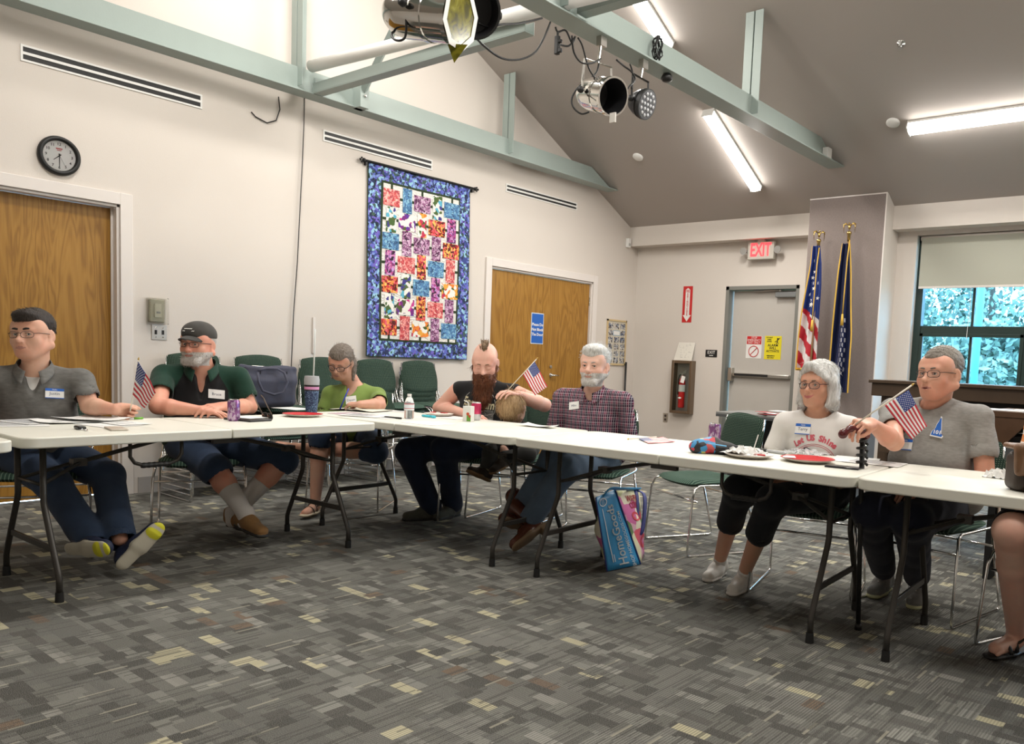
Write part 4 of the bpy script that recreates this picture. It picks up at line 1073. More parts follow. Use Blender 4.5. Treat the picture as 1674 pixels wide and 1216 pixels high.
# ------------------------------------------------------------------ organic surface builder: smooth union of tapered limbs, sampled into one mesh
A_ = lambda p: np.array([float(p[0]), float(p[1]), float(p[2])])
class Pr:
    "one primitive: kind, op, blend radius, colour slot"
    def __init__(s, ev, c, r, op='u', k=.01, col=0): s.ev = ev; s.c = c; s.r = r; s.op = op; s.k = k; s.col = col
def rc(a, b, ra, rb, k=.012, op='u', col=0, sq=None):
    "tapered capsule; sq=(axis, factor) flattens along axis"
    a = A_(a); b = A_(b); ba = b-a; L2 = max(1e-9, ba @ ba)
    ax = None
    if sq is not None: ax = A_(sq[0]); ax = ax/np.linalg.norm(ax); f = sq[1]
    def ev(P):
        q = P-a
        t = np.clip(q @ ba/L2, 0, 1)
        v = q-t[:, None]*ba
        if ax is not None:
            d = v @ ax; v = v+(f-1)*d[:, None]*ax
            return (np.sqrt((v*v).sum(1))-(ra+(rb-ra)*t))/max(1, f*.8)
        return np.sqrt((v*v).sum(1))-(ra+(rb-ra)*t)
    R = max(ra, rb)*(1 if sq is None else max(1, 1/f))
    return Pr(ev, (a+b)/2, math.sqrt(L2)/2+R, op, k, col)
def el(c, r, M=None, k=.012, op='u', col=0):
    "ellipsoid with optional 3x3 orientation (columns = axes)"
    c = A_(c); r = np.array(r, float); M = np.eye(3) if M is None else np.array(M, float)
    def ev(P):
        q = (P-c) @ M
        k0 = np.sqrt(((q/r)**2).sum(1)); k1 = np.sqrt(((q/(r*r))**2).sum(1))+1e-9
        return np.where(k0 < 1e-3, -r.min(), k0*(k0-1)/k1)
    return Pr(ev, c, r.max(), op, k, col)
def bx(c, h, M=None, rd=.005, k=.008, op='u', col=0):
    c = A_(c); h = np.array(h, float)-rd; M = np.eye(3) if M is None else np.array(M, float)
    def ev(P):
        q = np.abs((P-c) @ M)-h
        return np.sqrt((np.maximum(q, 0)**2).sum(1))+np.minimum(q.max(1), 0)-rd
    return Pr(ev, c, np.linalg.norm(h)+rd, op, k, col)
def chain(pts, rads, k=.012, col=0, op='u', sq=None):
    return [rc(pts[i], pts[i+1], rads[i], rads[i+1], k, op, col, sq) for i in range(len(pts)-1)]
def cat_(pts, n=4):
    "smooth a polyline"
    pts = [A_(p) for p in pts]; out = []
    for i in range(len(pts)-1):
        p0 = pts[max(0, i-1)]; p1 = pts[i]; p2 = pts[i+1]; p3 = pts[min(len(pts)-1, i+2)]
        for j in range(n):
            t = j/n; out.append(.5*((2*p1)+(-p0+p2)*t+(2*p0-5*p1+4*p2-p3)*t*t+(-p0+3*p1-3*p2+p3)*t**3))
    out.append(pts[-1]); return out
def field(P, prims, disp=None):
    d = np.full(len(P), 1e3)
    for p in prims:
        e = p.ev(P)
        if p.op == 'u':
            h = np.maximum(p.k-np.abs(d-e), 0)/p.k; d = np.minimum(d, e)-h*h*p.k*.25
        elif p.op == 's':
            e = -e; h = np.maximum(p.k-np.abs(d-e), 0)/p.k; d = np.maximum(d, e)+h*h*p.k*.25
        else:
            h = np.maximum(p.k-np.abs(d-e), 0)/p.k; d = np.maximum(d, e)+h*h*p.k*.25
    if disp is not None: d = d+disp(P)
    return d
def surf(prims, h=.004, disp=None, B=12):
    "sparse surface nets -> verts, quads"
    us = [p for p in prims if p.op == 'u']
    lo = np.min([p.c-p.r for p in us], 0)-3*h; hi = np.max([p.c+p.r for p in us], 0)+3*h
    nb = np.ceil((hi-lo)/(B*h)).astype(int)
    cs = np.stack(np.meshgrid(*[np.arange(n) for n in nb], indexing='ij'), -1).reshape(-1, 3)
    cen = lo+(cs+.5)*B*h; rad = B*h*.87
    pc = np.array([p.c for p in prims]); pr = np.array([p.r for p in prims]); pk = np.array([p.k for p in prims])
    D = np.sqrt(((cen[:, None]-pc[None])**2).sum(2))
    near = D < (pr+pk)[None]+rad+.01
    isu = np.array([p.op == 'u' for p in prims])
    alw = np.array([p.op == 'i' for p in prims])
    g = np.stack(np.meshgrid(*[np.arange(B+1)]*3, indexing='ij'), -1).reshape(-1, 3)
    big = np.array([1, 1, 1])*(int(nb.max())*B+5); S = int(big[0])
    keys = []; pos = []; edges = []
    off = np.array([[0,0,0],[1,0,0],[0,1,0],[1,1,0],[0,0,1],[1,0,1],[0,1,1],[1,1,1]])
    E = [(0,1),(2,3),(4,5),(6,7),(0,2),(1,3),(4,6),(5,7),(0,4),(1,5),(2,6),(3,7)]
    for bi in np.nonzero((near & isu).any(1))[0]:
        loc = [prims[j] for j in range(len(prims)) if near[bi, j] or alw[j]]
        c0 = field(cen[bi:bi+1], loc)[0]
        if abs(c0) > rad*2.6+.02: continue
        P = lo+(cs[bi]*B+g)*h
        F = field(P, loc, disp)
        if F.min() > 0 or F.max() < 0: continue
        F = F.reshape(B+1, B+1, B+1); s = F < 0
        corner = np.stack([F[o[0]:B+o[0], o[1]:B+o[1], o[2]:B+o[2]] for o in off], -1)
        sg = corner < 0; n = sg.sum(-1); act = (n > 0) & (n < 8)
        idx = np.argwhere(act)
        if len(idx) == 0: continue
        C = corner[act]; acc = np.zeros((len(idx), 3)); cnt = np.zeros(len(idx))
        for a, b in E:
            fa, fb = C[:, a], C[:, b]; m = (fa < 0) != (fb < 0)
            t = np.where(m, fa/(fa-fb+1e-12*(~m)), 0)
            acc += np.where(m[:, None], off[a]+(off[b]-off[a])*t[:, None], 0); cnt += m
        gi = idx+cs[bi]*B
        pos.append(lo+(gi+acc/cnt[:, None])*h); keys.append((gi[:, 0]*S+gi[:, 1])*S+gi[:, 2])
        for ax in range(3):
            sl0 = [slice(0, B)]*3; sl1 = [slice(0, B)]*3; sl1[ax] = slice(1, B+1)
            a = s[tuple(sl0)]; b = s[tuple(sl1)]; m = np.argwhere(a != b)
            if len(m): edges.append(np.c_[m+cs[bi]*B, np.full(len(m), ax), a[a != b].astype(int)])
    keys = np.concatenate(keys); pos = np.concatenate(pos); o = np.argsort(keys); ks = keys[o]; pos = pos[o]
    Ed = np.concatenate(edges); quads = []
    for ax in range(3):
        e = Ed[Ed[:, 3] == ax]; u, v = [(1, 2), (2, 0), (0, 1)][ax]
        du = np.zeros(3, int); du[u] = 1; dv = np.zeros(3, int); dv[v] = 1
        q = []
        for a, b in ((1, 1), (0, 1), (0, 0), (1, 0)):
            c = e[:, :3]-a*du-b*dv; k = (c[:, 0]*S+c[:, 1])*S+c[:, 2]
            j = np.searchsorted(ks, k); j = np.minimum(j, len(ks)-1); q.append(np.where(ks[j] == k, j, -1))
        q = np.stack(q, 1); ok = (q >= 0).all(1); ins = e[:, 4] == 1
        q[~ins] = q[~ins][:, ::-1]; quads.append(q[ok])
    return pos, np.concatenate(quads)
def organic(name, prims, mats, parent=None, h=.004, disp=None, paint=None, origin=None, smooth=2, label=None):
    "build the sampled surface as ONE mesh; colour slots follow the nearest primitive, then paint(P)"
    V_, Q_ = surf(prims, h, disp)
    n = len(V_)
    for _ in range(smooth):          # light Laplacian polish
        acc = np.zeros_like(V_); cnt = np.zeros(n)
        for a, b in ((0, 1), (1, 2), (2, 3), (3, 0)):
            np.add.at(acc, Q_[:, a], V_[Q_[:, b]]); np.add.at(cnt, Q_[:, a], 1)
            np.add.at(acc, Q_[:, b], V_[Q_[:, a]]); np.add.at(cnt, Q_[:, b], 1)
        V_ = V_*.5+acc/np.maximum(cnt, 1)[:, None]*.5
    if not isinstance(mats, (list, tuple)): mats = [mats]
    O = A_(origin) if origin is not None else np.zeros(3)
    me = bpy.data.meshes.new(name)
    me.vertices.add(n); me.vertices.foreach_set('co', (V_-O).ravel())
    me.loops.add(len(Q_)*4); me.loops.foreach_set('vertex_index', Q_.ravel().astype(np.int32))
    me.polygons.add(len(Q_)); me.polygons.foreach_set('loop_start', np.arange(len(Q_), dtype=np.int32)*4)
    for m in mats: me.materials.append(m)
    if len(mats) > 1:
        cenF = V_[Q_].mean(1); best = np.full(len(cenF), 1e3); ci = np.zeros(len(cenF), int)
        for p in prims:
            if p.op != 'u': continue
            near = ((cenF-p.c)**2).sum(1) < (p.r+.03)**2
            if near.any():
                e = p.ev(cenF[near]); idx = np.nonzero(near)[0]; b = e < best[idx]; best[idx[b]] = e[b]; ci[idx[b]] = p.col
        if paint is not None: ci = paint(cenF, ci)
        me.polygons.foreach_set('material_index', ci.astype(np.int32))
    me.update(calc_edges=True); me.validate(); me.shade_smooth()
    o = bpy.data.objects.new(name, me); COL.objects.link(o)
    if parent: o.parent = parent
    if label: o['label'] = label
    return o
def folds(seed, amp, freq, dirs=None, n=5):
    "cloth wrinkles: several wandering ridges"
    r = np.random.RandomState(seed); W = []
    for i in range(n):
        d = r.normal(size=3) if dirs is None else np.array(dirs)+r.normal(size=3)*.45
        d /= np.linalg.norm(d); w2 = r.normal(size=3); w2 /= np.linalg.norm(w2)
        W.append((d*freq*r.uniform(.6, 1.5), r.uniform(0, 6.28), w2*freq*.35, r.uniform(0, 6.28), r.uniform(.5, 1)))
    def f(P):
        s = np.zeros(len(P))
        for k, ph, k2, ph2, a in W:
            s += a*(1-np.abs(np.sin(P @ k+ph+1.3*np.sin(P @ k2+ph2)))*2)*(.5+.5*np.sin(P @ k2*1.7+ph))
        return s*amp/n*1.6
    return f
def rotm(yaw=0, pitch=0, roll=0):
    "head frame: columns x = person's left, y = face forward, z = up.  yaw in degrees, 0 faces -Y (towards the front wall); pitch > 0 looks down; roll > 0 tips towards person's left"
    M = Matrix.Rotation(math.radians(yaw), 3, 'Z') @ Matrix.Rotation(PI, 3, 'Z')
    M = M @ Matrix.Rotation(math.radians(-pitch), 3, 'X') @ Matrix.Rotation(math.radians(roll), 3, 'Y')
    return np.array(M)
def fr_(z, x):
    z = A_(z); z /= np.linalg.norm(z); x = A_(x); x -= z*(x @ z); x /= np.linalg.norm(x); return np.stack([x, np.cross(z, x), z], 1)
# ------------------------------------------------------------------ skin
def skinmat(name, c, red=.25, rough=.48):
    c = tuple(min(.9, v*1.13) for v in c)
    g = NG(name, rough, spec=.35)
    n = g.noise(9, 3); n2 = g.noise(60, 2)
    c2 = (min(1, c[0]*1.08), c[1]*(1-red), c[2]*(1-red*1.1)); c3 = tuple(v*.86 for v in c)
    a = g.mix(g.math('MULTIPLY', g.math('SUBTRACT', n, .35), 1.6), c, c2)
    col = g.mix(g.math('MULTIPLY', g.math('SUBTRACT', n2, .45), .9), a, c3)
    g.b.inputs['Subsurface Weight'].default_value = .06; g.b.inputs['Subsurface Radius'].default_value = (.010, .004, .002)
    g.bump(g.noise(240, 2), .12, .0015)
    return g.done(col)
M_eyew = mat('eye_white', (.62, .59, .55), .15); M_iris = mat('iris', (.035, .025, .02), .1)
M_lens = mat('spectacle_lens', (.8, .85, .85), .05, alpha=.03, spec=.3)
def hairmat(name, c1, c2, sc=140, rough=.5):
    g = NG(name, rough, spec=.35)
    n = g.noise(sc, 3, g.mapv((1, 1, .18)), .6, .4)
    g.bump(n, .9, .006)
    return g.done(g.mix(g.math('MULTIPLY', g.math('SUBTRACT', n, .25), 2), c1, c2))
def head_prims(c, M, s=1.0, jaw=1.0, nose=1.0, fat=0.0, smile=0.0, mouth_open=0.0, ear=True, neck=None, lids=.55, col=0, brow=1.0, age=.6):
    """c = point between the eyes' level at head centre; M columns x (left), y (forward), z (up)
    slots: 0 skin 1 lips 2 brows/stubble"""
    T = lambda x, y, z: A_(c)+M @ (np.array([x, y, z])*s)
    e = lambda p, r, k=.012, op='u', cc=0, MM=None: el(T(*p), [q*s for q in r], M if MM is None else M @ MM, k*s, op, cc+col if cc == 0 else cc)
    f = fat
    P = [e((0, -.020, .038), (.077+f*.3, .096, .084)),
         e((0, .020, -.020), (.066+f*.6, .074, .080+f), .03),
         e((0, .045, -.070), (.046*jaw+f, .044, .046+f), .03),
         e((0, .066, -.094), (.024*jaw+f*.5, .020, .020), .022)]
    for sx in (-1, 1):
        P += [rc(T(sx*(.062*jaw+f*.7), -.012, -.052), T(sx*.022*jaw, .058, -.092), (.018+f*.6)*s, .017*s, .028*s, col=col),
              e((sx*.044, .058, -.032), (.024+f*.3, .023, .026), .024),
              e((sx*.046, .036, .034), (.026, .032, .034), .035)]
    P += [rc(T(-.040, .074, .019), T(.040, .074, .019), .0125*s, .0125*s, .016*s, col=col)]
    # eye sockets
    for sx in (-1, 1): P += [e((sx*.0320, .0965, -.0015), (.0190, .0195, .0128), .012, 's')]
    if lids > .85:
        for sx in (-1, 1): P += [e((sx*.0318, .0755, -.0015), (.0150, .0135, .0125), .006), rc(T(sx*.020, .0885, -.0085), T(sx*.044, .0835, -.0075), .0012*s, .0010*s, .003*s, 's')]
    # nose
    P += [rc(T(0, .080, .008), T(0, .110, -.030), .0075*s, .0112*s*nose, .012*s, col=col), e((0, .110, -.032), (.0120*nose, .0115, .0102), .007)]
    for sx in (-1, 1): P += [e((sx*.0125*nose, .094, -.035), (.0085, .011, .0085), .006)]
    for sx in (-1, 1): P += [e((sx*.0065, .103, -.0435), (.0038, .006, .003), .003, 's')]
    # lids
    for sx in (-1, 1):
        ex = sx*.0315
        for (dz, bulge, r_) in ((.0030+.0060*(1-lids)*1.2-.022*max(0, lids-.7), .0035, .0036), (-.0092, -.0022, .0028)):
            pts = [T(ex-sx*.0160, .0790, -.0030), T(ex-sx*.007, .0868, dz-.0005+bulge*.3), T(ex+sx*.007, .0862, dz+bulge*.3), T(ex+sx*.0165, .0755, -.0015)]
            P += chain(cat_(pts, 2), [r_*s*(.7 if i in (0, 6) else 1) for i in range(7)], .004*s, col)
    # mouth
    sm = smile
    P += [e((0, .080, -.062), (.030, .020, .021), .018)]
    if mouth_open: P += [e((0, .100, -.0655), (.016, .016, .0025+.006*mouth_open), .004, 's')]
    else: P += chain([T(-.024-.002*max(0, sm), .088, -.0645+sm*.006), T(0, .102, -.0655-sm*.001), T(.024+.002*max(0, sm), .088, -.0645+sm*.006)], [.0018*s, .0025*s, .0018*s], .005*s, op='s')
    for sx in (-1, 1):
        P += chain([T(0, .0992, -.0612), T(sx*.012, .0980, -.0612), T(sx*(.0245+.002*max(0, sm)), .0900-.0015*max(0, sm), -.0640+sm*.006)], [.0034*s, .0031*s, .0014*s], .0035*s, 1)
        P += chain([T(0, .0982, -.0702-.004*mouth_open), T(sx*.012, .0968, -.0694-.003*mouth_open), T(sx*(.0235+.002*max(0, sm)), .0895-.0015*max(0, sm), -.0665+sm*.006)], [.0042*s, .0037*s, .0015*s], .0035*s, 1)
        if age: P += [rc(T(sx*.020, .098, -.036), T(sx*.034, .092, -.066+sm*.004), .0022*s, .0026*s, .008*s*age, 's'), rc(T(sx*.020, .0955, -.017), T(sx*.040, .089, -.022), .0022*s, .002*s, .008*s*age, 's')]
    if ear:
        for sx in (-1, 1):
            ME = np.array(Matrix.Rotation(sx*.35, 3, 'Z') @ Matrix.Rotation(-.18, 3, 'X'))
            P += [el(T(sx*.0820, -.014, -.006), [.0080*s, .018*s, .030*s], M @ ME, .006*s, 'u', col),
                  el(T(sx*.0905, -.006, -.002), [.006*s, .011*s, .020*s], M @ ME, .005*s, 's'),
                  e((sx*.077, -.003, -.030), (.007, .008, .010), .008)]
    return P
def face_paint(c, M, s, beard=None, bslot=2, lipz=.012, lipx=.0245, sm=0):
    "paint(P, ci): trims the lips and lays short beard/stubble as its own slot"
    def f(P, ci):
        q = (P-A_(c)) @ M/s; x, y, z = q[:, 0], q[:, 1], q[:, 2]
        face = (y > .03) & (z < .0) & (z > -.125) & (np.abs(x) < .08)
        lip = (np.abs(x) < lipx) & (y > .075) & (np.abs(z+.0655-sm*.006*(x/lipx)**2) < lipz*.62*(1-(x/lipx)**2*.75))
        ci = np.where(lip, 1, np.where(ci == 1, 0, ci))
        if beard: ci = np.where(beard(x, y, z) & ~lip, bslot, ci)
        return ci
    return f
def head_extras(parent, c, M, O, s=1.0, gaze=(0, 0), iris=None, closed=False):
    if closed: return
    T = lambda x, y, z: A_(c)+M @ (np.array([x, y, z])*s)
    for sx in (-1, 1):
        p = T(sx*.0318, .0722, -.0018)
        mb = MB().ball(p-O, .0130*s, 16); o = mb.build('eye', M_eyew, parent, smooth=True)
        d = M @ np.array([math.sin(gaze[0]), math.cos(gaze[0]), math.sin(gaze[1])]); d /= np.linalg.norm(d)
        MB().ball(p+d*.0078*s-O, .0062*s, 12).build('iris', iris or M_iris, o, smooth=True)
    lash(parent, c, M, O, s)
def lash(parent, c, M, O, s, z=.0040):
    T = lambda x, y, z_: A_(c)+M @ (np.array([x, y, z_])*s)-O
    for sx in (-1, 1):
        ex = sx*.0315; MB().tube([T(ex-sx*.0150, .0830, -.002), T(ex-sx*.006, .0905, z), T(ex+sx*.006, .0900, z), T(ex+sx*.0160, .0800, -.0005)], [.0006, .0010, .0011, .0006], 5).build('eyelash', M_iris, parent, smooth=True)
def brows(parent, c, M, O, s, m, w=.0035, z=.024, tilt=0.0, name='eyebrow'):
    T = lambda x, y, z_: A_(c)+M @ (np.array([x, y, z_])*s)
    for sx in (-1, 1):
        pts = [T(sx*.012, .0880, z-.003-tilt), T(sx*.022, .0895, z), T(sx*.035, .0870, z+.001), T(sx*.053, .0765, z-.005+tilt*.3)]
        organic(name, chain(cat_(pts, 2), [w*s*q for q in (.7, .95, 1.0, 1.0, .9, .7, .4)], .004), m, parent, .002, origin=O, smooth=1)
def glasses(parent, c, M, O, s=1.0, m=None, rim=.0014, w=.024, h=.017, z=-.003, shape=3, half=False):
    T = lambda x, y, z_: A_(c)+M @ (np.array([x, y, z_])*s)-O
    g_ = MB().build('spectacles', m, parent) if 0 else None
    mb = MB()
    for sx in (-1, 1):
        P = []
        for k in range(20):
            a = 2*PI*k/20; ca, sa = math.cos(a), math.sin(a)
            ca = math.copysign(abs(ca)**(2/shape), ca); sa = math.copysign(abs(sa)**(2/shape), sa)
            x = sx*.0335+ca*w
            P.append(T(x, .104-1.9*abs(x)**1.6, z+sa*h))
        if not half: mb.tube(P, rim*s, 6, closed=True)
        else: mb.tube(P[0:11], rim*s, 6)
    mb.tube([T(-.011, .1015, z+.006), T(0, .1055, z+.009), T(.011, .1015, z+.006)], rim*s*1.2, 6)
    for sx in (-1, 1):
        mb.tube([T(sx*(.0335+w), .104-1.9*(.0335+w)**1.6, z+.006), T(sx*.073, .070, z+.008), T(sx*.080, .020, z+.006), T(sx*.081, -.006, z+.004), T(sx*.079, -.022, z-.014)], rim*1.15*s, 6)
    fr = mb.build('spectacles', m, parent, smooth=True)
    for sx in (-1, 1):
        P = []
        for k in range(20):
            a = 2*PI*k/20; ca, sa = math.cos(a), math.sin(a)
            ca = math.copysign(abs(ca)**(2/shape), ca); sa = math.copysign(abs(sa)**(2/shape), sa)
            x = sx*.0335+ca*w; P.append(T(x, .104-1.9*abs(x)**1.6, z+sa*h))
        MB().add(P, [tuple(range(20))]).build('lens', M_lens, fr, solid=.001)
    return fr
def hand_prims(w, y, z, side, curl=(.35, .5, .3), spread=.06, thumb=(.6, .3), s=1.0, col=0, curls=None, flat=1.0):
    """w wrist; y along the fingers; z = back of the hand; side +1: thumb towards +x (x = y cross z)"""
    w = A_(w); y = A_(y); y /= np.linalg.norm(y); z = A_(z); z -= y*(z @ y); z /= np.linalg.norm(z); x = np.cross(y, z)*side
    T = lambda a, b, c: w+(x*a+y*b+z*c)*s
    P = []
    for a0, a1 in ((-.022, -.030), (-.008, -.011), (.008, .010), (.022, .031)):
        P.append(rc(T(a0*.85, .008, 0), T(a1, .082, 0), .0135*s, .0105*s, .016*s, col=col))
    P.append(rc(T(.020, .018, -.006), T(.030, .052, -.010), .016*s, .012*s, .014*s, col=col))
    Ls = ((.043, .026, .021), (.046, .030, .022), (.042, .027, .021), (.034, .020, .018))
    X0 = (.0300, .0100, -.0105, -.0300); Y0 = (.086, .090, .086, .077); Rr = (.0088, .0090, .0085, .0076)
    for i in range(4):
        cu = curls[i] if curls else curl
        p = T(X0[i], Y0[i]-.002, .001); a = 0; sp = (X0[i]/.03)*spread
        P.append(rc(T(X0[i]*.8, .05, 0), p, .010*s, Rr[i]*1.08*s, .006*s, col=col))
        for j in range(3):
            a += cu[j]
            d = (y*math.cos(a)-z*math.sin(a))*math.cos(sp)+x*math.sin(sp)
            q = p+d*Ls[i][j]*s
            P.append(rc(p, q, Rr[i]*(1-.08*j)*s, Rr[i]*(1-.08*(j+1))*s, .0022*s, col=col)); p = q
    # thumb
    p = T(.026, .022, -.008); a, b = thumb
    d = x*math.sin(a)+y*math.cos(a)-z*b; d /= np.linalg.norm(d)
    for j, (L, r0, r1) in enumerate(((.040, .0135, .0108), (.032, .0108, .0100), (.024, .0098, .0080))):
        q = p+d*L*s; P.append(rc(p, q, r0*s, r1*s, .004*s if j else .012*s, col=col)); p = q
        d = d+(y*.35-x*.28-z*.15*b); d /= np.linalg.norm(d)
    return P
def strands(name, roots, dirs, L, r, m, parent, O, sag=.0, wave=.004, n=6, seed=1, taper=.25, clump=None):
    "one mesh of many fine locks (hair is counted as one part)"
    rd = random.Random(seed); mb = MB()
    for i, (p, d) in enumerate(zip(roots, dirs)):
        p = Vector(p)-Vector(O); d = Vector(d).normalized(); l = L*rd.uniform(.75, 1.15)
        pts = []; ph = rd.uniform(0, 6.28); sd = d.orthogonal().normalized(); ax = rd.uniform(0, 6.28); sd.rotate(Matrix.Rotation(ax, 3, d))
        for k in range(n):
            t = k/(n-1); q = p+d*l*t+Vector((0, 0, -1))*sag*l*t*t+sd*wave*math.sin(t*5+ph)*t
            if clump is not None: q = q.lerp(Vector(clump(p, t))-Vector(O)*0, .0)
            pts.append(q)
        rr = r*rd.uniform(.7, 1.3)
        mb.tube(pts, [rr*(1-(1-taper)*(k/(n-1))**1.5) for k in range(n)], 5)
    return mb.build(name, m, parent, smooth=True)
def fuzz(o, n, L, r, flow, m, seed=1, lift=.22, jit=.15, wave=.003, keep=None, name='hair_locks', sag=0.0):
    "fine locks growing from a hair or beard surface"
    me = o.data; V_ = np.zeros(len(me.vertices)*3); me.vertices.foreach_get('co', V_); V_ = V_.reshape(-1, 3)
    nf = len(me.polygons); C_ = np.zeros(nf*3); me.polygons.foreach_get('center', C_); C_ = C_.reshape(-1, 3); N_ = np.zeros(nf*3); me.polygons.foreach_get('normal', N_); N_ = N_.reshape(-1, 3)
    rn = np.random.RandomState(seed); idx = rn.randint(0, nf, n); R1_ = []; D1_ = []
    for i in idx:
        p, nn = C_[i], N_[i]
        if keep is not None and not keep(p, nn): continue
        f = A_(flow(p, nn)); f = f-nn*(f @ nn); ln = np.linalg.norm(f)
        if ln < 1e-4: continue
        R1_.append(p-nn*.0015); D1_.append(f/ln+nn*lift+rn.normal(size=3)*jit)
    return strands(name, R1_, D1_, L, r, m, o, (0, 0, 0), sag=sag, wave=wave, n=5, seed=seed)
def fit_frame(c, x, n, w, h, O, g):
    M = frame(V(A_(c)-O), x, n)
    t = bvh_of(g); nv = Vector(A_(n)/np.linalg.norm(A_(n))); hs = []
    for a in (-.4, 0, .4):
        for b_ in (-.4, 0, .4):
            p = M @ Vector((a*w, b_*h, 0)); hh, nn, _, _ = t.ray_cast(p+nv*.2, -nv, .6)
            if hh is not None: hs.append((hh, nn))
    if not hs: return M
    na = Vector((0, 0, 0))
    for hh, nn in hs: na += nn
    na.normalize(); cc = sum((q[0] for q in hs), Vector((0, 0, 0)))/len(hs); up = max((q[0]-cc).dot(na) for q in hs)
    return frame(cc+na*(up+.0015), x, na)
def badge(parent, c, x, n, w, h, header=True, name='', O=None, m=None, g=None):
    "stick-on name label on clothing"
    M = frame(V(A_(c)-O), x, n)
    if g is not None: M = fit_frame(c, x, n, w, h, O, g)
    b = MB(); b.X = M; b.box((-w/2, -h/2, -.0005), (w/2, h/2, .0012)); o = b.build('name_badge', M_paper, parent)
    if header:
        b = MB(); b.X = M; b.box((-w/2, h/2-h*.26, .0012), (w/2, h/2, .0018)).box((-w/2, -h/2, .0012), (w/2, -h/2+h*.08, .0018)); b.build('blue_header', M_blue, o)
        b = MB(); text_mb(b, 'Hello', h*.2, M @ Matrix.Translation((0, h*.37, .0019)), ext=.0002); b.build('lettering', M_paper, o)
    if name: b = MB(); text_mb(b, name, h*.42, M @ Matrix.Translation((0, -h*.02, .0016)), ext=.0002); b.build('handwriting', mat('pen_ink', (.05, .05, .10), .6), o)
    return o
def person(name, origin, label):
    s = empty('person', origin); tag(s, label, 'person'); return s
def locate(o, O): return o
# ------------------------------------------------------------------ people
def nrm_(v): v = A_(v); return v/np.linalg.norm(v)
def lerp(a, b, t): return A_(a)*(1-t)+A_(b)*t
def hy(P, turn): return math.degrees(math.atan2(-P[0], P[1]))+turn
def pX(x, y, X): return A_(onx(x, y, X))
def pY(x, y, Y): return A_(ony(x, y, Y))
def pz(x, y, z): return A_(onz(x, y, z))
def pd(x, y, d): return A_(atd(x, y, d))
def torso_frame(neck, pel, shR, shL):
    up = nrm_(A_(neck)-pel); lf = A_(shL)-shR; lf -= up*(lf @ up); lf = nrm_(lf); fw = np.cross(lf, up)
    return np.stack([lf, fw, up], 1)
def torso_prims(J, off=0.0, fat=.0, chest=1.0, col=0):
    Mt = J['Mt']; n, p = A_(J['neck']), A_(J['pel']); w = np.linalg.norm(A_(J['shL'])-J['shR'])/2
    c1 = lerp(n, p, .30)+Mt[:, 1]*.010; c2 = lerp(n, p, .62)+Mt[:, 1]*(.015+fat*.6); c3 = lerp(n, p, .97)
    o = off; P = [el(c1, [w*.84+o, .108*chest+fat*.3+o, .125+o], Mt, .05, col=col),
            el(c2, [w*.78+fat*.7+o, .108+fat+o, .17+o], Mt, .06, col=col),
            el(c3, [w*.92+fat*.5+o, .125+fat*.6+o, .12+o], Mt, .05, col=col),
            rc(n-Mt[:, 2]*.02, lerp(n, p, .16), .058+o, .080+o, .05, col=col)]
    for q in ('shL', 'shR'):
        e = A_(J[q]); P += [rc(n-Mt[:, 2]*.012-Mt[:, 1]*.012, lerp(n, e, .92), .040+o, .043+o, .035, col=col), rc(lerp(n, p, .22), lerp(e, n, .06), .060+o, .046+o, .04, col=col)]
    return P
def arm_prims(J, sd, col=0, s=1.0, fat=0.0):
    a, b, c = J['sh'+sd], J['el'+sd], J['wr'+sd]
    m = lerp(b, c, .28)
    return [rc(a, b, (.047+fat)*s, (.040+fat*.6)*s, .02, col=col), rc(b, m, (.038+fat*.6)*s, (.043+fat*.6)*s, .015, col=col), rc(m, c, (.043+fat*.6)*s, .0265*s, .012, col=col)]
def leg_prims(J, sd, r=(.088, .062, .058, .040), col=0, k=.03):
    a, b, c = J['hip'+sd], J['kn'+sd], J['an'+sd]; cf = lerp(b, c, .30)
    return [rc(a, b, r[0], r[1], k, col=col), rc(b, cf, r[1]*.96, r[2], .02, col=col), rc(cf, c, r[2], r[3], .02, col=col)]
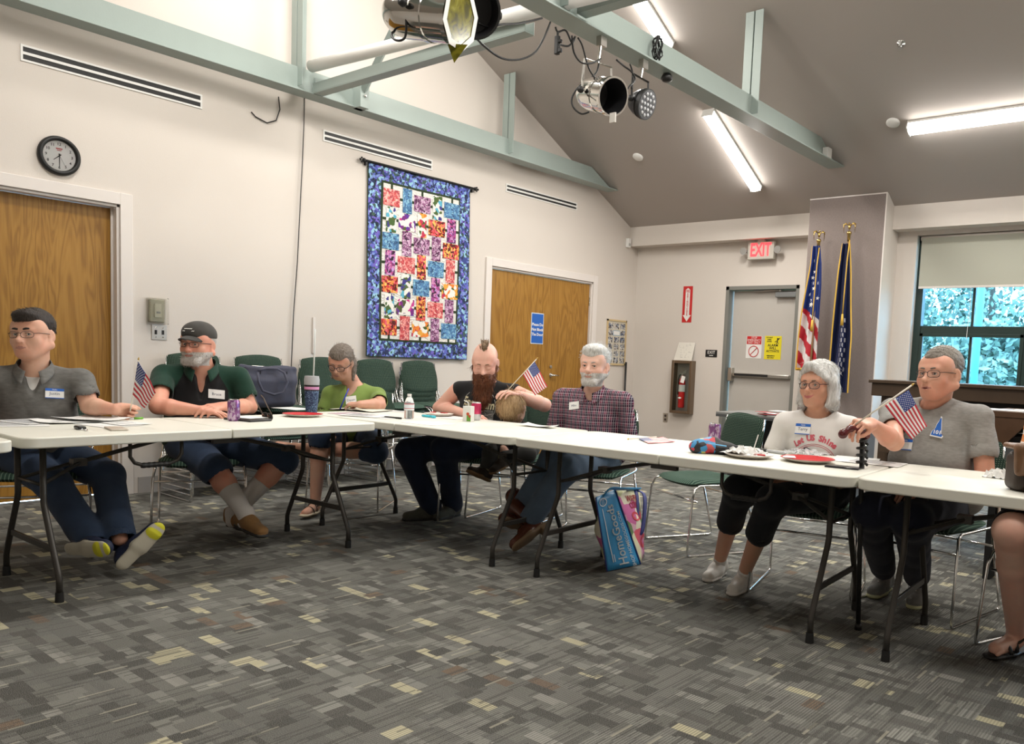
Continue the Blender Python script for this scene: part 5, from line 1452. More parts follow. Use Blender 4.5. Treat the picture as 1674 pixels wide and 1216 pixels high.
def shoe(name, an, toe, up, mats, parent, O, s=1.0, h=.0032, lace=None, style='sneaker'):
    "an = ankle joint, toe = direction heel->toe, up = sole normal (upwards)"
    t = nrm_(toe); u = A_(up); u = nrm_(u-t*(u @ t)); x = np.cross(t, u); M = np.stack([x, t, u], 1)
    T = lambda a, b, c: A_(an)+M @ (np.array([a, b, c])*s)
    P = [rc(T(0, -.035, -.040), T(0, .05, -.045), .036*s, .039*s, .02*s), rc(T(0, .05, -.045), T(0, .145, -.052), .041*s, .036*s, .02*s, sq=(M[:, 2], 1.25)),
         rc(T(0, -.012, -.012), T(0, .06, -.028), .036*s, .028*s, .03*s), rc(T(0, -.02, .004), T(0, -.028, -.03), .038*s, .036*s, .02*s),
         el(T(0, -.015, .045), [.030*s, .036*s, .030*s], M, .006*s, 's')]
    if style == 'boot': P += [rc(T(0, -.02, 0), T(0, -.03, .13), .040*s, .052*s, .03*s)]; P.pop(4)
    P += [rc(T(0, -.045, -.074), T(0, .055, -.074), .030*s, .033*s, .004*s, col=1, sq=(M[:, 2], 2.3)), rc(T(0, .055, -.074), T(.0, .150, -.072), .041*s, .036*s, .004*s, col=1, sq=(M[:, 2], 2.4))]
    if style == 'boot': P += [bx(T(0, -.045, -.088), [.028*s, .027*s, .018*s], M, .004, .002, col=1)]
    if len(mats) > 2: P += [rc(T(0, .140, -.0775), T(0, .162, -.072), .036*s, .030*s, .004*s, col=2, sq=(M[:, 2], 2.4))]
    o = organic(name, P, mats, parent, h, origin=O, smooth=1)
    if lace:
        mb = MB()
        for k in range(4):
            yy = .020+k*.022; zz = .004-k*.008
            mb.tube([T(-.020, yy, zz-.002)-O, T(0, yy+.008, zz+.008)-O, T(.020, yy, zz-.002)-O], .0030*s, 6)
            if k < 3: mb.tube([T(-.020, yy, zz-.002)-O, T(0, yy+.011, zz+.006)-O, T(.020, yy+.022, zz-.009)-O], .0026*s, 6)
        mb.build('laces', lace, o, smooth=True)
    return o
from mathutils.bvhtree import BVHTree
def bvh_of(o):
    me = o.data; return BVHTree.FromPolygons([v.co for v in me.vertices], [tuple(p.vertices) for p in me.polygons])
def stick_on(mb, o, n, lift=.0012, start=.25):
    "lay flat artwork onto the garment or skin it is printed on"
    t = o if isinstance(o, BVHTree) else bvh_of(o); n = Vector(n).normalized()
    P0 = [Vector(v) for v in mb.v]; c = sum((v.dot(n) for v in P0))/max(1, len(P0))
    for i, v in enumerate(P0):
        h, nn, _, _ = t.ray_cast(v+n*start, -n, 1.0)
        if h is not None: mb.v[i] = h+n*(lift+(v.dot(n)-c)*.15)
    return mb
def fit_badge(o, g, n):
    t = bvh_of(g); n = Vector(n).normalized()
    for ob, li in [(o, .0025)]+[(c, .0042+.0012*k) for k, c in enumerate(o.children)]:
        me = ob.data; c = sum(v.co.dot(n) for v in me.vertices)/len(me.vertices)
        for v in me.vertices:
            h, nn, _, _ = t.ray_cast(v.co+n*.25, -n, 1.0)
            if h is not None: v.co = h+n*(li+(v.co.dot(n)-c))
def collar(name, J, m, parent, O, r=.066, h=.030, th=.004, gap=.5, drop=.035, spread=.045, tilt=.0):
    "folded shirt collar: a band standing around the neck that falls open in front"
    Mt = J['Mt']; n = A_(J['neck'])+Mt[:, 2]*.018+Mt[:, 1]*.004
    G = []; N = 30
    for i in range(N+1):
        t = -1+2*i/N; a = t*(PI-gap*.42)            # 0 = nape, ends meet in front
        f = max(0, abs(t)-.45)/.55
        row = []
        for j in range(6):
            v = j/5
            rr = r*(1.0+.06*f)+v*(.014+spread*.55*f**1.5); zz = .034-f*drop-(v*h*(1+.75*f**2))
            row.append(n+Mt[:, 0]*math.sin(a)*rr*1.04-Mt[:, 1]*math.cos(a)*rr*(1.0+.25*f)+Mt[:, 1]*.012+Mt[:, 2]*zz-O)
        G.append(row)
    o = MB().sheet(G).build(name, m, parent, smooth=True, solid=th); return o
def human(label, J, H, mats, opt):
    O = A_(J['pel'])*[1, 1, 0]
    s = empty('person', O); tag(s, label, 'person')
    J['O'] = O; Mt = torso_frame(J['neck'], J['pel'], J['shR'], J['shL']); J['Mt'] = Mt
    fat = opt.get('fat', 0); sk = opt.get('s', 1.0)
    # skin
    P = head_prims(J['head'], J['HM'], **H)
    hb = A_(J['head'])-J['HM'][:, 1]*.028*sk-J['HM'][:, 2]*.055*sk
    P += [rc(hb, J['neck'], opt.get('nr', .056), opt.get('nr', .056)*1.08, .03), rc(A_(J['head'])+J['HM'] @ np.array([0, .03, -.075]), lerp(hb, J['neck'], .6), .038, .045, .03)]
    P += torso_prims(J, -.013, fat)
    for sd in 'LR':
        P += arm_prims(J, sd, fat=opt.get('armfat', 0))
        if 'hand'+sd in J: P += hand_prims(J['wr'+sd], *J['hand'+sd][0], **J['hand'+sd][1])
        P += leg_prims(J, sd, opt.get('lr', (.080, .056, .056, .036)))
        if False: 
            t = A_(J['toe'+sd]); a = A_(J['an'+sd])
    if 'skinextra' in opt: P += opt['skinextra']
    b = organic('body', P, mats['skin'], s, opt.get('res', .0036), origin=O, paint=opt.get('paint'))
    return s, O, Mt
def tee(J, O, s, m, sl=.55, fat=0, off=.006, seed=1, neckr=.066, vneck=0, sleeve_r=.060, name='shirt', hem=True, amp=.006, sleeveless=False, paint=None, slL=None, slR=None, drop=.0, extra=None, armfat=0):
    P = torso_prims(J, off, fat); Mt = J['Mt']
    for sd in 'LR':
        q = {'L': slL, 'R': slR}[sd]; q = sl if q is None else q
        if sleeveless: continue
        a, b = A_(J['sh'+sd]), A_(J['el'+sd])
        if q <= 1: e = lerp(a, b, q-.08); P += [rc(a, e, .051+armfat, sleeve_r-.004, .03)]
        else: P += [rc(a, b, .053+armfat, .048, .03), rc(b, lerp(b, J['wr'+sd], q-1), .050, .040, .02)]
    if sleeveless:
        for sd in 'LR':
            a, b = A_(J['sh'+sd]), A_(J['el'+sd]); P += [rc(a+(A_(b)-a)*.07, b, .060, .060, .01, 's')]
    else:
        for sd in 'LR':
            q = {'L': slL, 'R': slR}[sd]; q = sl if q is None else q
            a, b, c = A_(J['sh'+sd]), A_(J['el'+sd]), A_(J['wr'+sd])
            e, dd = (lerp(a, b, q-.08), nrm_(b-a)) if q <= 1 else (lerp(b, c, q-1), nrm_(c-b))
            # flat cut at the cuff and a small hollow
            rr = (sleeve_r-.004 if q <= 1 else lerp([.050], [.040], q-1)[0] if 0 else .050-.010*(q-1))-.0065
            P += [rc(e-dd*.005, e+dd*.14, rr, rr+.004, .003, 's')]
    n = A_(J['neck'])
    hb = A_(J['head'])-J['HM'][:, 2]*.06-J['HM'][:, 1]*.03
    P += [rc(n+Mt[:, 2]*(.012-drop)+Mt[:, 1]*.014, n+Mt[:, 2]*.16+Mt[:, 1]*.01, neckr, neckr*1.15, .012, 's')]
    if vneck: P += [rc(n+Mt[:, 1]*.075, n+Mt[:, 1]*(.135+fat*.5)-Mt[:, 2]*vneck, .040, .010, .01, 's')]
    if extra: P += extra
    return organic(name, P, m, s, .0045, disp=folds(seed, amp, 22, (0, 0, 1)), origin=O, paint=paint)
def trousers(J, O, s, m, q=1.0, r=(.098, .074, .068, .056), seed=2, name='trousers', fat=0, amp=.006, cut=None):
    P = [el(lerp(J['neck'], J['pel'], 1.0), [.165+fat*.6, .135+fat*.5, .11], J['Mt'], .05)]
    for sd in 'LR':
        a, b, c = A_(J['hip'+sd]), A_(J['kn'+sd]), A_(J['an'+sd])
        if q >= 1:
            e = lerp(b, c, q-1); P += [rc(a, b, r[0], r[1], .04), rc(b, e, r[1]*.97, r[3] if q > 1.5 else r[2], .03)]; dd = nrm_(c-b)
        else: e = lerp(a, b, q); P += [rc(a, e, r[0], r[1], .04)]; dd = nrm_(b-a)
        rr = r[1] if q < 1 else (r[3] if q > 1.5 else r[2])
        P += [rc(e-dd*.01, e+dd*.14, rr-.008, rr-.006, .003, 's')]
    return organic(name, P, m, s, .005, disp=folds(seed, amp, 20), origin=O)
def cloth_mat(name, c, var=.2, sc=3, rough=.85, bump=.3, bs=400):
    return mat(name, c, rough, var=var, vscale=sc, bump=bump, bscale=bs, spec=.2, sheen=.1)
M_denim = cloth_mat('dark_denim', (.014, .022, .045), .35, 12); M_denim2 = cloth_mat('blue_denim', (.08, .115, .165), .3, 9); M_denim3 = cloth_mat('mid_denim', (.03, .05, .095), .35, 9)
M_sneak = mat('white_sneaker', (.66, .64, .60), .5); M_sole = mat('rubber_sole', (.52, .49, .42), .6); M_dsole = mat('dark_sole', (.02, .019, .018), .7)
M_beardw = hairmat('white_beard', (.34, .31, .28), (.66, .64, .62), 200); M_hairw = hairmat('silver_hair', (.36, .36, .34), (.72, .72, .70), 130)

def combf(J, O, sc, mode='back'):
    "hair flow fields in object space"
    HM = J['HM']; c = A_(J['head'])-O
    def f(p, nn):
        q = (p-c) @ HM/sc
        if mode == 'back': d = np.array([q[0]*3, -1.0, -.25-.8*(q[1] < -.06)])
        elif mode == 'side': d = np.array([1.0, -.55, -.2+.0*q[2]]) if q[2] > .05 else np.array([0, -.7, -.7])
        else: d = np.array([0, 0, -1.0])+np.array([q[0]*2, 0, 0])
        return HM @ d
    return f
down_ = lambda p, nn: (0, 0, -1)
def seat(neck, tyaw, w=.40, lean=.06, drop=.055, pz_=.56, side=0.0, shift=0.0, hipw=.10, shrug=(0, 0)):
    "torso joints from the base of the neck and the way the trunk faces (yaw 0 faces -Y)"
    n = A_(neck); a = math.radians(tyaw); f = np.array([math.sin(a), -math.cos(a), 0]); l = np.array([math.cos(a), math.sin(a), 0])
    J = {'neck': n, 'f': f, 'l': l}
    J['shL'] = n+l*w/2+np.array([0, 0, -drop+shrug[0]])+f*.01; J['shR'] = n-l*w/2+np.array([0, 0, -drop+shrug[1]])+f*.01
    p = n-f*lean+l*side; p[2] = pz_; J['pel'] = p
    J['hipL'] = p+l*hipw+f*.03-np.array([0, 0, .02]); J['hipR'] = p-l*hipw+f*.03-np.array([0, 0, .02])
    return J
def chair_under(J, label, back=.02, rz=None, dz=0):
    f = J['f']; p = A_(J['pel']); r = math.atan2(f[0], -f[1]) if rz is None else rz
    return chair(p[0]+f[0]*back, p[1]+f[1]*back, r, label, z=dz)
# ---- man in the grey polo at the left
J = seat(pd(57, 604, 4.27), 66, .42, .10)
J['head'] = pd(54, 547, 4.24); J['HM'] = rotm(hy(J['head'], -33), 0, 3)
J['elL'] = pX(146, 664, -4.80); J['wrL'] = pX(188, 669, -4.66)
J['elR'] = J['shR']+J['f']*.08+np.array([0, 0, -.27])-J['l']*.04; J['wrR'] = J['elR']+J['f']*.22+J['l']*.06
J['knL'] = pd(176, 778, 4.35); J['knR'] = pd(88, 792, 4.18)
J['anL'] = pd(196, 880, 4.05); J['anR'] = pd(150, 886, 4.0)
hx = nrm_(pz(212, 672, .785)-J['wrL'])
J['handL'] = ((hx, nrm_(-np.cross(hx, [0, 0, 1])*.9+np.array([0, 0, .35]))), dict(side=1, curl=(1.25, 1.5, .8), thumb=(.35, .45), spread=.03))
mm = {'skin': [skinmat('skin_fair_tan', (.55, .33, .235)), mat('lips_tan', (.42, .20, .16), .5)]}
s, O, Mt = human('person in a grey polo shirt with dark hair and glasses, holding a small flag', J, dict(s=1.06, lids=.5, smile=-.5, fat=.006, jaw=1.08, nose=1.05), mm, dict(fat=.03, armfat=.004, paint=face_paint(J['head'], J['HM'], 1.06)))
head_extras(s, J['head'], J['HM'], O, 1.06, gaze=(-.2, .1))
M_dh = hairmat('dark_brown_hair', (.010, .007, .006), (.035, .025, .02))
brows(s, J['head'], J['HM'], O, 1.06, M_dh, .0042, .026)
glasses(s, J['head'], J['HM'], O, 1.06, M_black, .0011, .025, .015)
def hair_cap(J, m, s, O, sc, prims, cuts, name='hair', h=.003, seed=3, amp=.003):
    T = lambda x, y, z: A_(J['head'])+J['HM'] @ (np.array([x, y, z])*sc); M = J['HM']
    P = []
    for (c, r, k) in prims: P.append(el(T(*c), [q*sc for q in r], M, k*sc))
    for c in cuts:
        if c[0] == 'e': P.append(el(T(*c[1]), [q*sc for q in c[2]], M, .008*sc, 's'))
        elif c[0] == 'b': P.append(bx(T(*c[1]), [q*sc for q in c[2]], M @ np.array(Matrix.Rotation(c[3], 3, 'X')), .01*sc, .010*sc, 's'))
    return organic(name, P, m, s, h, disp=folds(seed, amp, 90, tuple(M[:, 1])), origin=O, smooth=1)
ho = hair_cap(J, M_dh, s, O, 1.06, [((0, -.018, .045), (.084, .102, .089), .01), ((0, .050, .092), (.060, .042, .030), .02)],
         [('b', (0, .115, -.002), (.2, .075, .066), .10), ('b', (0, .02, -.075), (.2, .2, .062), 0), ('b', (0, .045, -.035), (.2, .055, .05), 0), ('e', (.08, -.004, -.022), (.012, .022, .026)), ('e', (-.08, -.004, -.022), (.012, .022, .026))])
fuzz(ho, 420, .030, .0011, combf(J, O, 1.06, 'side'), M_dh, 2, .10, .10)
g = NG('grey_heather', .9, spec=.15); n1 = g.noise(26, 4, g.mapv((1, 1, 3))); g.bump(g.noise(500), .3)
M_heather = g.done(g.mix(n1, (.085, .083, .078), (.20, .195, .185)))
so = tee(J, O, s, M_heather, .62, .03, .008, 11, neckr=.068, vneck=.10, sleeve_r=.068, armfat=.006)
P = [x_ for x_ in torso_prims(J, -.004, .03)]+[rc(A_(J['neck'])+Mt[:, 2]*.02+Mt[:, 1]*.012, A_(J['neck'])+Mt[:, 2]*.16, .062, .075, .008, 's'), el(A_(J['neck'])+Mt[:, 1]*.05, [.13, .13, .16], None, .01, 'i')]
organic('undershirt', P, mat('undershirt_white', (.66, .64, .62), .85), s, .006, origin=O)
collar('collar', J, M_heather, s, O, .070, .034, gap=.9)
fz = J['neck']-Mt[:, 2]*.085+Mt[:, 1]*.158+Mt[:, 0]*.105
badge(s, fz, J['l'], Mt[:, 1]+Mt[:, 0]*.25+Mt[:, 2]*.25, .085, .052, True, 'Justin', O, g=so)
trousers(J, O, s, M_denim3, 2.0, (.105, .080, .074, .072), 5, 'jeans', fat=.02)
M_navyshoe = mat('navy_shoe', (.015, .022, .055), .6, var=.3, vscale=40); M_solew = mat('worn_white_sole', (.50, .47, .38), .7, var=.1)
ys = mat('yellow_sole_tip', (.62, .60, .03), .6)
f1 = shoe('shoe', J['anR']+np.array([0, 0, .0]), nrm_(pd(222, 908, 3.9)-pd(135, 908, 4.02)), nrm_(np.array([-.93, .30, .05])), [M_navyshoe, M_solew, ys], s, O, 1.08, lace=M_sneak)
f2 = shoe('shoe', J['anL']+np.array([.02, .03, -.06]), nrm_(pd(232, 890, 4.0)-pd(178, 945, 3.95)), nrm_(pd(170, 890, 4.25)-pd(215, 930, 3.9)), [M_navyshoe, M_solew, ys], s, O, 1.08, lace=M_sneak)
ft = pz(208, 676, .79)
stick_flag(pd(225.4, 590, 4.02), pd(217, 645, 4.04), pd(236.5, 667, 3.96), pd(256.6, 642, 3.94), pd(226.5, 587, 4.02), pd(213, 672, 4.06), 'small stick flag held by the person in the grey polo', ph=1)
chair_under(J, 'green chair under the person in the grey polo at the left edge')
# ---- man in the green and black polo with cap
J = seat(pd(330, 601, 4.98), 62, .42, .10)
J['head'] = pd(324, 562, 4.93); J['HM'] = rotm(hy(J['head'], -32), 2, 0)
J['elR'] = pX(258, 664, -4.84); J['wrR'] = pX(328, 671, -4.68)
J['elL'] = pX(408, 665, -4.86); J['wrL'] = pX(366, 664, -4.68)
J['knR'] = pd(352, 768, 4.85); J['knL'] = pd(462, 752, 5.10)
J['anR'] = pd(402, 840, 4.80); J['anL'] = pd(382, 838, 4.98)
hR = nrm_(J['wrR']-J['elR']); hL = nrm_(pX(330, 668, -4.64)-J['wrL'])
J['handR'] = ((hR, nrm_(np.array([.1, 0, 1]))), dict(side=-1, curl=(.3, .35, .2), thumb=(.4, .3), spread=.03))
J['handL'] = ((hL, nrm_(np.array([.35, -.1, 1]))), dict(side=1, curl=(.25, .45, .25), thumb=(.5, .2), spread=.10, s=1.05))
sc = 1.04
mm = {'skin': [skinmat('skin_ruddy', (.56, .29, .205), .3), mat('lips_ruddy', (.42, .18, .15), .5), M_beardw]}
s, O, Mt = human('bearded person in a dark cap and a green and black polo, arms on table', J, dict(s=sc, lids=.5, smile=-.7, fat=.007, jaw=1.1, nose=1.15, age=1), mm,
    dict(fat=.05, armfat=.008, lr=(.092, .068, .064, .038), paint=face_paint(J['head'], J['HM'], sc, lambda x, y, z: (z < -.045) & (y > -.015) & (z > -.125) & ~((np.abs(x) < .02) & (z > -.05)) & (np.abs(x) < .09))))
head_extras(s, J['head'], J['HM'], O, sc, gaze=(-.1, 0))
T = lambda x, y, z: A_(J['head'])+J['HM'] @ (np.array([x, y, z])*sc); HM = J['HM']
brows(s, J['head'], HM, O, sc, hairmat('grey_brow', (.20, .17, .15), (.4, .37, .34)), .0032, .022)
glasses(s, J['head'], HM, O, sc, mat('brown_frame', (.035, .022, .018), .3), .0016, .023, .014)
# beard volume and side hair
P = [rc(T(sx*.062, .005, -.050), T(sx*.030, .068, -.093), .020*sc, .026*sc, .03) for sx in (-1, 1)]+[rc(T(-.026, .078, -.098), T(.026, .078, -.098), .024*sc, .024*sc, .03), rc(T(-.030, .097, -.056), T(.030, .097, -.056), .0065*sc, .0065*sc, .01)]
P += [el(T(0, .112, -.0655), [.020*sc, .016*sc, .0075*sc], HM, .006, 's')]
bo = organic('beard', P, M_beardw, s, .003, disp=folds(4, .003, 150, tuple(HM[:, 2])), origin=O)
fuzz(bo, 500, .016, .0008, down_, M_beardw, 3, .45, .25, .002, name='beard_hairs')
hair_cap(J, M_beardw, s, O, sc, [((0, -.022, .028), (.081, .098, .080), .01)], [('b', (0, .12, 0), (.2, .085, .2), 0), ('b', (0, 0, -.078), (.2, .2, .05), 0), ('b', (0, 0, .14), (.2, .2, .10), 0), ('e', (.08, -.006, -.012), (.012, .024, .03)), ('e', (-.08, -.006, -.012), (.012, .024, .03))])
M_cap = cloth_mat('cap_grey', (.055, .052, .048), .2, 20)
P = [el(T(0, -.018, .050), [.087*sc, .108*sc, .082*sc], HM, .01), el(T(0, .03, .070), [.066*sc, .062*sc, .050*sc], HM, .03), bx(T(0, 0, -.03), [.2, .2, .062*sc], HM @ np.array(Matrix.Rotation(.06, 3, 'X')), .01, .006, 's'),
     el(T(0, -.018, .030), [.080*sc, .100*sc, .078*sc], HM, .006, 's')]
cp = organic('cap', P, M_cap, s, .0032, origin=O)
G = []
for i in range(17):
    t = -1+2*i/16; row = []
    for j in range(6):
        v = j/5; row.append(T(t*.070*(1-.10*v), .070+(1-abs(t)**2.2)*(.030+.062*v)-.022*(abs(t)**2)*(1-v), .046-.016*v-abs(t)**2*.020)-O)
    G.append(row)
MB().sheet(G).build('cap_brim', M_cap, cp, smooth=True, solid=.004)
mb = MB()
for k, t in enumerate(('OTTOM', 'DAWSON', 'AUTO')): text_mb(mb, ('GRAND', 'OUTDOORS', 'SHOW')[k] if 0 else ('~~~~', '~~~~~~', '~~~~')[k], .020, frame(V(T(0, .0935-.001*k, .088-.013*k)-O), HM[:, 0]*-1, HM[:, 1]*.8+HM[:, 2]*.6), ext=.0006, bold=.001)
mb.build('embroidery', M_white, cp)
M_gpolo = cloth_mat('dark_green_polo', (.012, .042, .028), .2, 8); M_bpolo = cloth_mat('black_polo', (.012, .012, .013), .3, 8)
w2 = .155
def ppaint(P, ci):
    q = (P-J['neck']) @ Mt
    return np.where(np.abs(q[:, 0]) < np.minimum(.150, .085-.55*q[:, 2]), 1, 0)
so = tee(J, O, s, [M_gpolo, M_bpolo], .66, .05, .008, 21, neckr=.070, vneck=.15, sleeve_r=.074, armfat=.010, paint=ppaint)
collar('collar', J, M_gpolo, s, O, .074, .034, gap=1.0, drop=.045)
badge(s, J['neck']-Mt[:, 2]*.125+Mt[:, 1]*.180+Mt[:, 0]*.095, np.cross(Mt[:, 2], Mt[:, 1]), Mt[:, 1]+Mt[:, 0]*.25+Mt[:, 2]*.1, .095, .055, False, 'Bruce', O, g=so)
trousers(J, O, s, M_denim3, 1.02, (.112, .090, .086, .0), 6, 'denim_shorts', fat=.03)
M_sock = cloth_mat('white_sock', (.60, .57, .54), .05, 5); M_moc = cloth_mat('tan_suede', (.24, .13, .05), .2, 30)
for sd in 'RL':
    k, a = J['kn'+sd], J['an'+sd]; organic('sock', [rc(lerp(k, a, .42), a, .061, .046, .02), rc(a, a-np.array([0, 0, .05]), .046, .046, .02), bx(lerp(k, a, .42)-nrm_(a-k)*.045, [.09, .09, .05], fr_(nrm_(a-k), [1, 0, 0.01]), .002, .003, 's')], M_sock, s, .004, disp=folds(5, .002, 60), origin=O)
shoe('shoe', J['anR']+np.array([0, 0, -.0]), nrm_(pd(455, 868, 4.72)-pd(415, 850, 4.85)), nrm_(np.array([.25, .05, 1])), [M_moc, M_dsole], s, O, 1.12)
shoe('shoe', J['anL'], nrm_(pd(418, 872, 4.80)-pd(355, 858, 5.0)), nrm_(np.array([-.30, -.25, .9])), [M_moc, M_dsole], s, O, 1.12)
chair_under(J, 'green chair under the person in the cap')
# ---- woman in green, writing
J = seat(pd(580, 634, 6.08), 38, .36, .02, pz_=.56)
J['head'] = pd(557, 592, 5.98); J['HM'] = rotm(hy(J['head'], -22), 26, -6)
J['elL'] = pY(621, 662, 3.62); J['wrL'] = pY(588, 661, 3.42)
J['elR'] = J['shR']+J['f']*.10+A_([0, 0, -.26])-J['l']*.05; J['wrR'] = J['elR']+J['f']*.18+J['l']*.12
J['knR'] = pd(524, 712, 5.72); J['anR'] = pz(515, 822, .090)
J['knL'] = pd(615, 738, 5.75); J['anL'] = pd(483, 732, 5.85)
J['handL'] = ((nrm_(pY(562, 660, 3.36)-J['wrL']), nrm_(np.array([.3, 0, 1]))), dict(side=1, curl=(.8, .9, .5), thumb=(.5, .5), spread=.02, s=.92))
J['handR'] = ((nrm_(J['f']+J['l']*.5), nrm_(np.array([0, 0, 1]))), dict(side=-1, curl=(.3, .3, .2), s=.9))
sc = .98
mm = {'skin': [skinmat('skin_olive', (.46, .27, .19)), mat('lips_olive', (.36, .17, .14), .5)]}
tL = nrm_(pd(466, 729, 5.85)-J['anL'])
s, O, Mt = human('person in a lime green t-shirt and dark glasses bent over a notebook, writing', J, dict(s=sc, lids=1.0, smile=-.3, jaw=.95, age=1), mm,
    dict(fat=.02, armfat=.002, lr=(.085, .060, .058, .034), paint=face_paint(J['head'], J['HM'], sc),
    skinextra=[rc(J['anR']+A_([0, 0, -.03]), J['anR']+A_([0, 0, -.05])+nrm_(A_([.5, -.9, 0]))*.13, .034, .028, .02), rc(J['anL'], J['anL']+tL*.13, .032, .026, .02)]))

T = lambda x, y, z: A_(J['head'])+J['HM'] @ (np.array([x, y, z])*sc); HM = J['HM']
M_gh = hairmat('brown_grey_hair', (.075, .055, .042), (.25, .21, .175), 160)
brows(s, J['head'], HM, O, sc, M_gh, .0025, .022)
glasses(s, J['head'], HM, O, sc, mat('navy_frame', (.01, .012, .03), .25), .0021, .0255, .019, z=-.008, shape=2.5)
P = [el(T(0, -.022, .042), [.088*sc, .107*sc, .092*sc], HM, .01), el(T(.0, -.085, -.015), [.045*sc, .040*sc, .06*sc], HM, .03),
     bx(T(0, .134, -.02), [.2, .080, .078], HM @ np.array(Matrix.Rotation(.12, 3, 'X')), .01, .010, 's'), bx(T(0, .05, -.08), [.062*sc, .10, .09], HM, .01, .010, 's'), el(T(.088, -.006, -.004), [.014, .022, .028], HM, .004, 's'), el(T(-.088, -.006, -.004), [.014, .022, .028], HM, .004, 's')]
hb_ = T(0, -.05, -.02); lk = lambda x, y, z: A_(hb_)+J['l']*x+J['f']*y+A_([0, 0, z])
P += [rc(T(0, -.070, .0), lk(.02, -.05, -.12), .058, .040, .03), rc(lk(.055, -.03, -.0), lk(.075, -.01, -.16), .036, .018, .03), rc(lk(-.05, -.03, -.03), lk(-.075, .01, -.12), .026, .012, .02), rc(lk(.075, .0, -.02), lk(.085, .03, -.13), .022, .010, .02)]
ho = organic('hair', P, M_gh, s, .0032, disp=folds(8, .003, 110, tuple(HM[:, 1])), origin=O)
fuzz(ho, 500, .04, .0010, combf(J, O, sc, 'back'), M_gh, 5, .10, .10)
lash(s, J['head'], HM, O, sc, -.0035)
M_lime = cloth_mat('lime_shirt', (.17, .245, .060), .12, 9)
so = tee(J, O, s, M_lime, .62, .03, .010, 31, neckr=.066, vneck=.14, sleeve_r=.066)
shn = nrm_(A_(J['shL'])-lerp(J['shL'], J['elL'], .5)); sa = lerp(J['shL'], J['elL'], .42)
cdir = nrm_(C0-sa)
mb = MB(); F_ = frame(V(sa+cdir*.062-O), np.cross([0, 0, 1], cdir), cdir); mb.X = F_
for k in range(7): mb.box((-.036, -.026+k*.0085, -.001), (.036, -.0215+k*.0085, .001))
stick_on(mb, so, cdir, .001); mb.build('striped_patch', mat('patch_cream', (.52, .54, .42), .7), s)
badge(s, J['neck']-Mt[:, 2]*.075+Mt[:, 1]*.150+Mt[:, 0]*.02, np.cross(Mt[:, 2], Mt[:, 1]) if 0 else nrm_(np.cross([0, 0, 1], Mt[:, 1]))*1+Mt[:, 2]*.25, Mt[:, 1]+Mt[:, 2]*.2, .075, .06, False, 'Dawn', O, g=so)
rnd = random.Random(4); mb = MB()
for k in range(60):
    c = J['neck']-Mt[:, 2]*rnd.uniform(.22, .30)+Mt[:, 0]*rnd.uniform(-.11, .10); c = c+Mt[:, 1]*(.165-.9*((c-J['neck']) @ Mt[:, 0])**2*6)
    mb.ball(c-O, (rnd.uniform(.004, .010), .006, rnd.uniform(.004, .009)), 5)
stick_on(mb, so, Mt[:, 1], .0005); mb.build('flower_print', floral('flower_print', [(.7, .68, .5), (.45, .40, .08), (.12, .12, .08), (.72, .70, .6), (.3, .32, .1)], 60), s)
trousers(J, O, s, M_denim3, 1.12, (.100, .080, .074, .0), 7, 'denim_capris', fat=.01)
M_sand = mat('sandal_brown', (.05, .04, .035), .6); M_sandsole = mat('sandal_sole', (.45, .38, .27), .7)
def sandal(an, toe, up, s, O, sc=1.0, m=M_sand, ms=M_sandsole, th=.012):
    t = nrm_(toe); u = A_(up); u = nrm_(u-t*(u @ t)); x = np.cross(t, u); M = np.stack([x, t, u], 1)
    T = lambda a, b, c: A_(an)+M @ (np.array([a, b, c])*sc)
    o = organic('sandal', [rc(T(0, -.045, -.080), T(0, .05, -.080), .034*sc, .036*sc, .01, sq=(M[:, 2], 2.6)), rc(T(0, .05, -.080), T(0, .150, -.080), .044*sc, .038*sc, .01, sq=(M[:, 2], 2.8))], ms, s, .003, origin=O)
    mb = MB()
    for (yy, zz, w_) in ((.035, -.015, .034), (.085, -.034, .040)):
        P = [T(math.cos(a)*(w_+.003), yy, -.070+math.sin(a)*(zz+.070+.006))-O for a in [PI*k/10 for k in range(11)]]
        mb.tube(P, .0085*sc, 6, sq=.45)
    P = [T(math.cos(a)*.036, -.010+.0*a, .0+math.sin(a)*.0)-O for a in [PI*k/10 for k in range(11)]]
    mb.tube([T(-.036, .03, -.03)-O, T(-.036, -.03, -.01)-O, T(0, -.055, -.005)-O, T(.036, -.03, -.01)-O, T(.036, .03, -.03)-O], .006*sc, 6)
    mb.build('strap', m, o, smooth=True)
sandal(J['anR']+A_([0, 0, .012]), [.5, -.9, 0], [0, 0, 1], s, O, .93); sandal(J['anL']+A_([0, 0, .0]), tL, [.35, -.35, .8], s, O, .93)
for (an, t, u) in ((J['anR'], nrm_(A_([.5, -.9, 0])), A_([0, 0, 1])), (J['anL'], tL, nrm_(A_([.35, -.35, .8])))):
    x = np.cross(t, u)
    for k in range(5):
        c = A_(an)+t*(.118-.006*k)-u*.055+x*(.024-.013*k)*.95; organic('toe', [rc(c, c+t*.028, .0095-.0012*k, .0085-.001*k, .003)], mm['skin'][0], s, .003, origin=O)
pn = pY(563, 651, 3.34)
x = empty('pen', V(pn)); tag(x, 'blue pen in the hand of the person in green', 'pen')
MB().tube([(-.02, -.02, -.075), (.02, .02, .07)], .0045, 8).build('barrel', mat('pen_blue', (.02, .04, .4), .3), x, smooth=True)
chair_under(J, 'green chair under the person in the lime t-shirt')
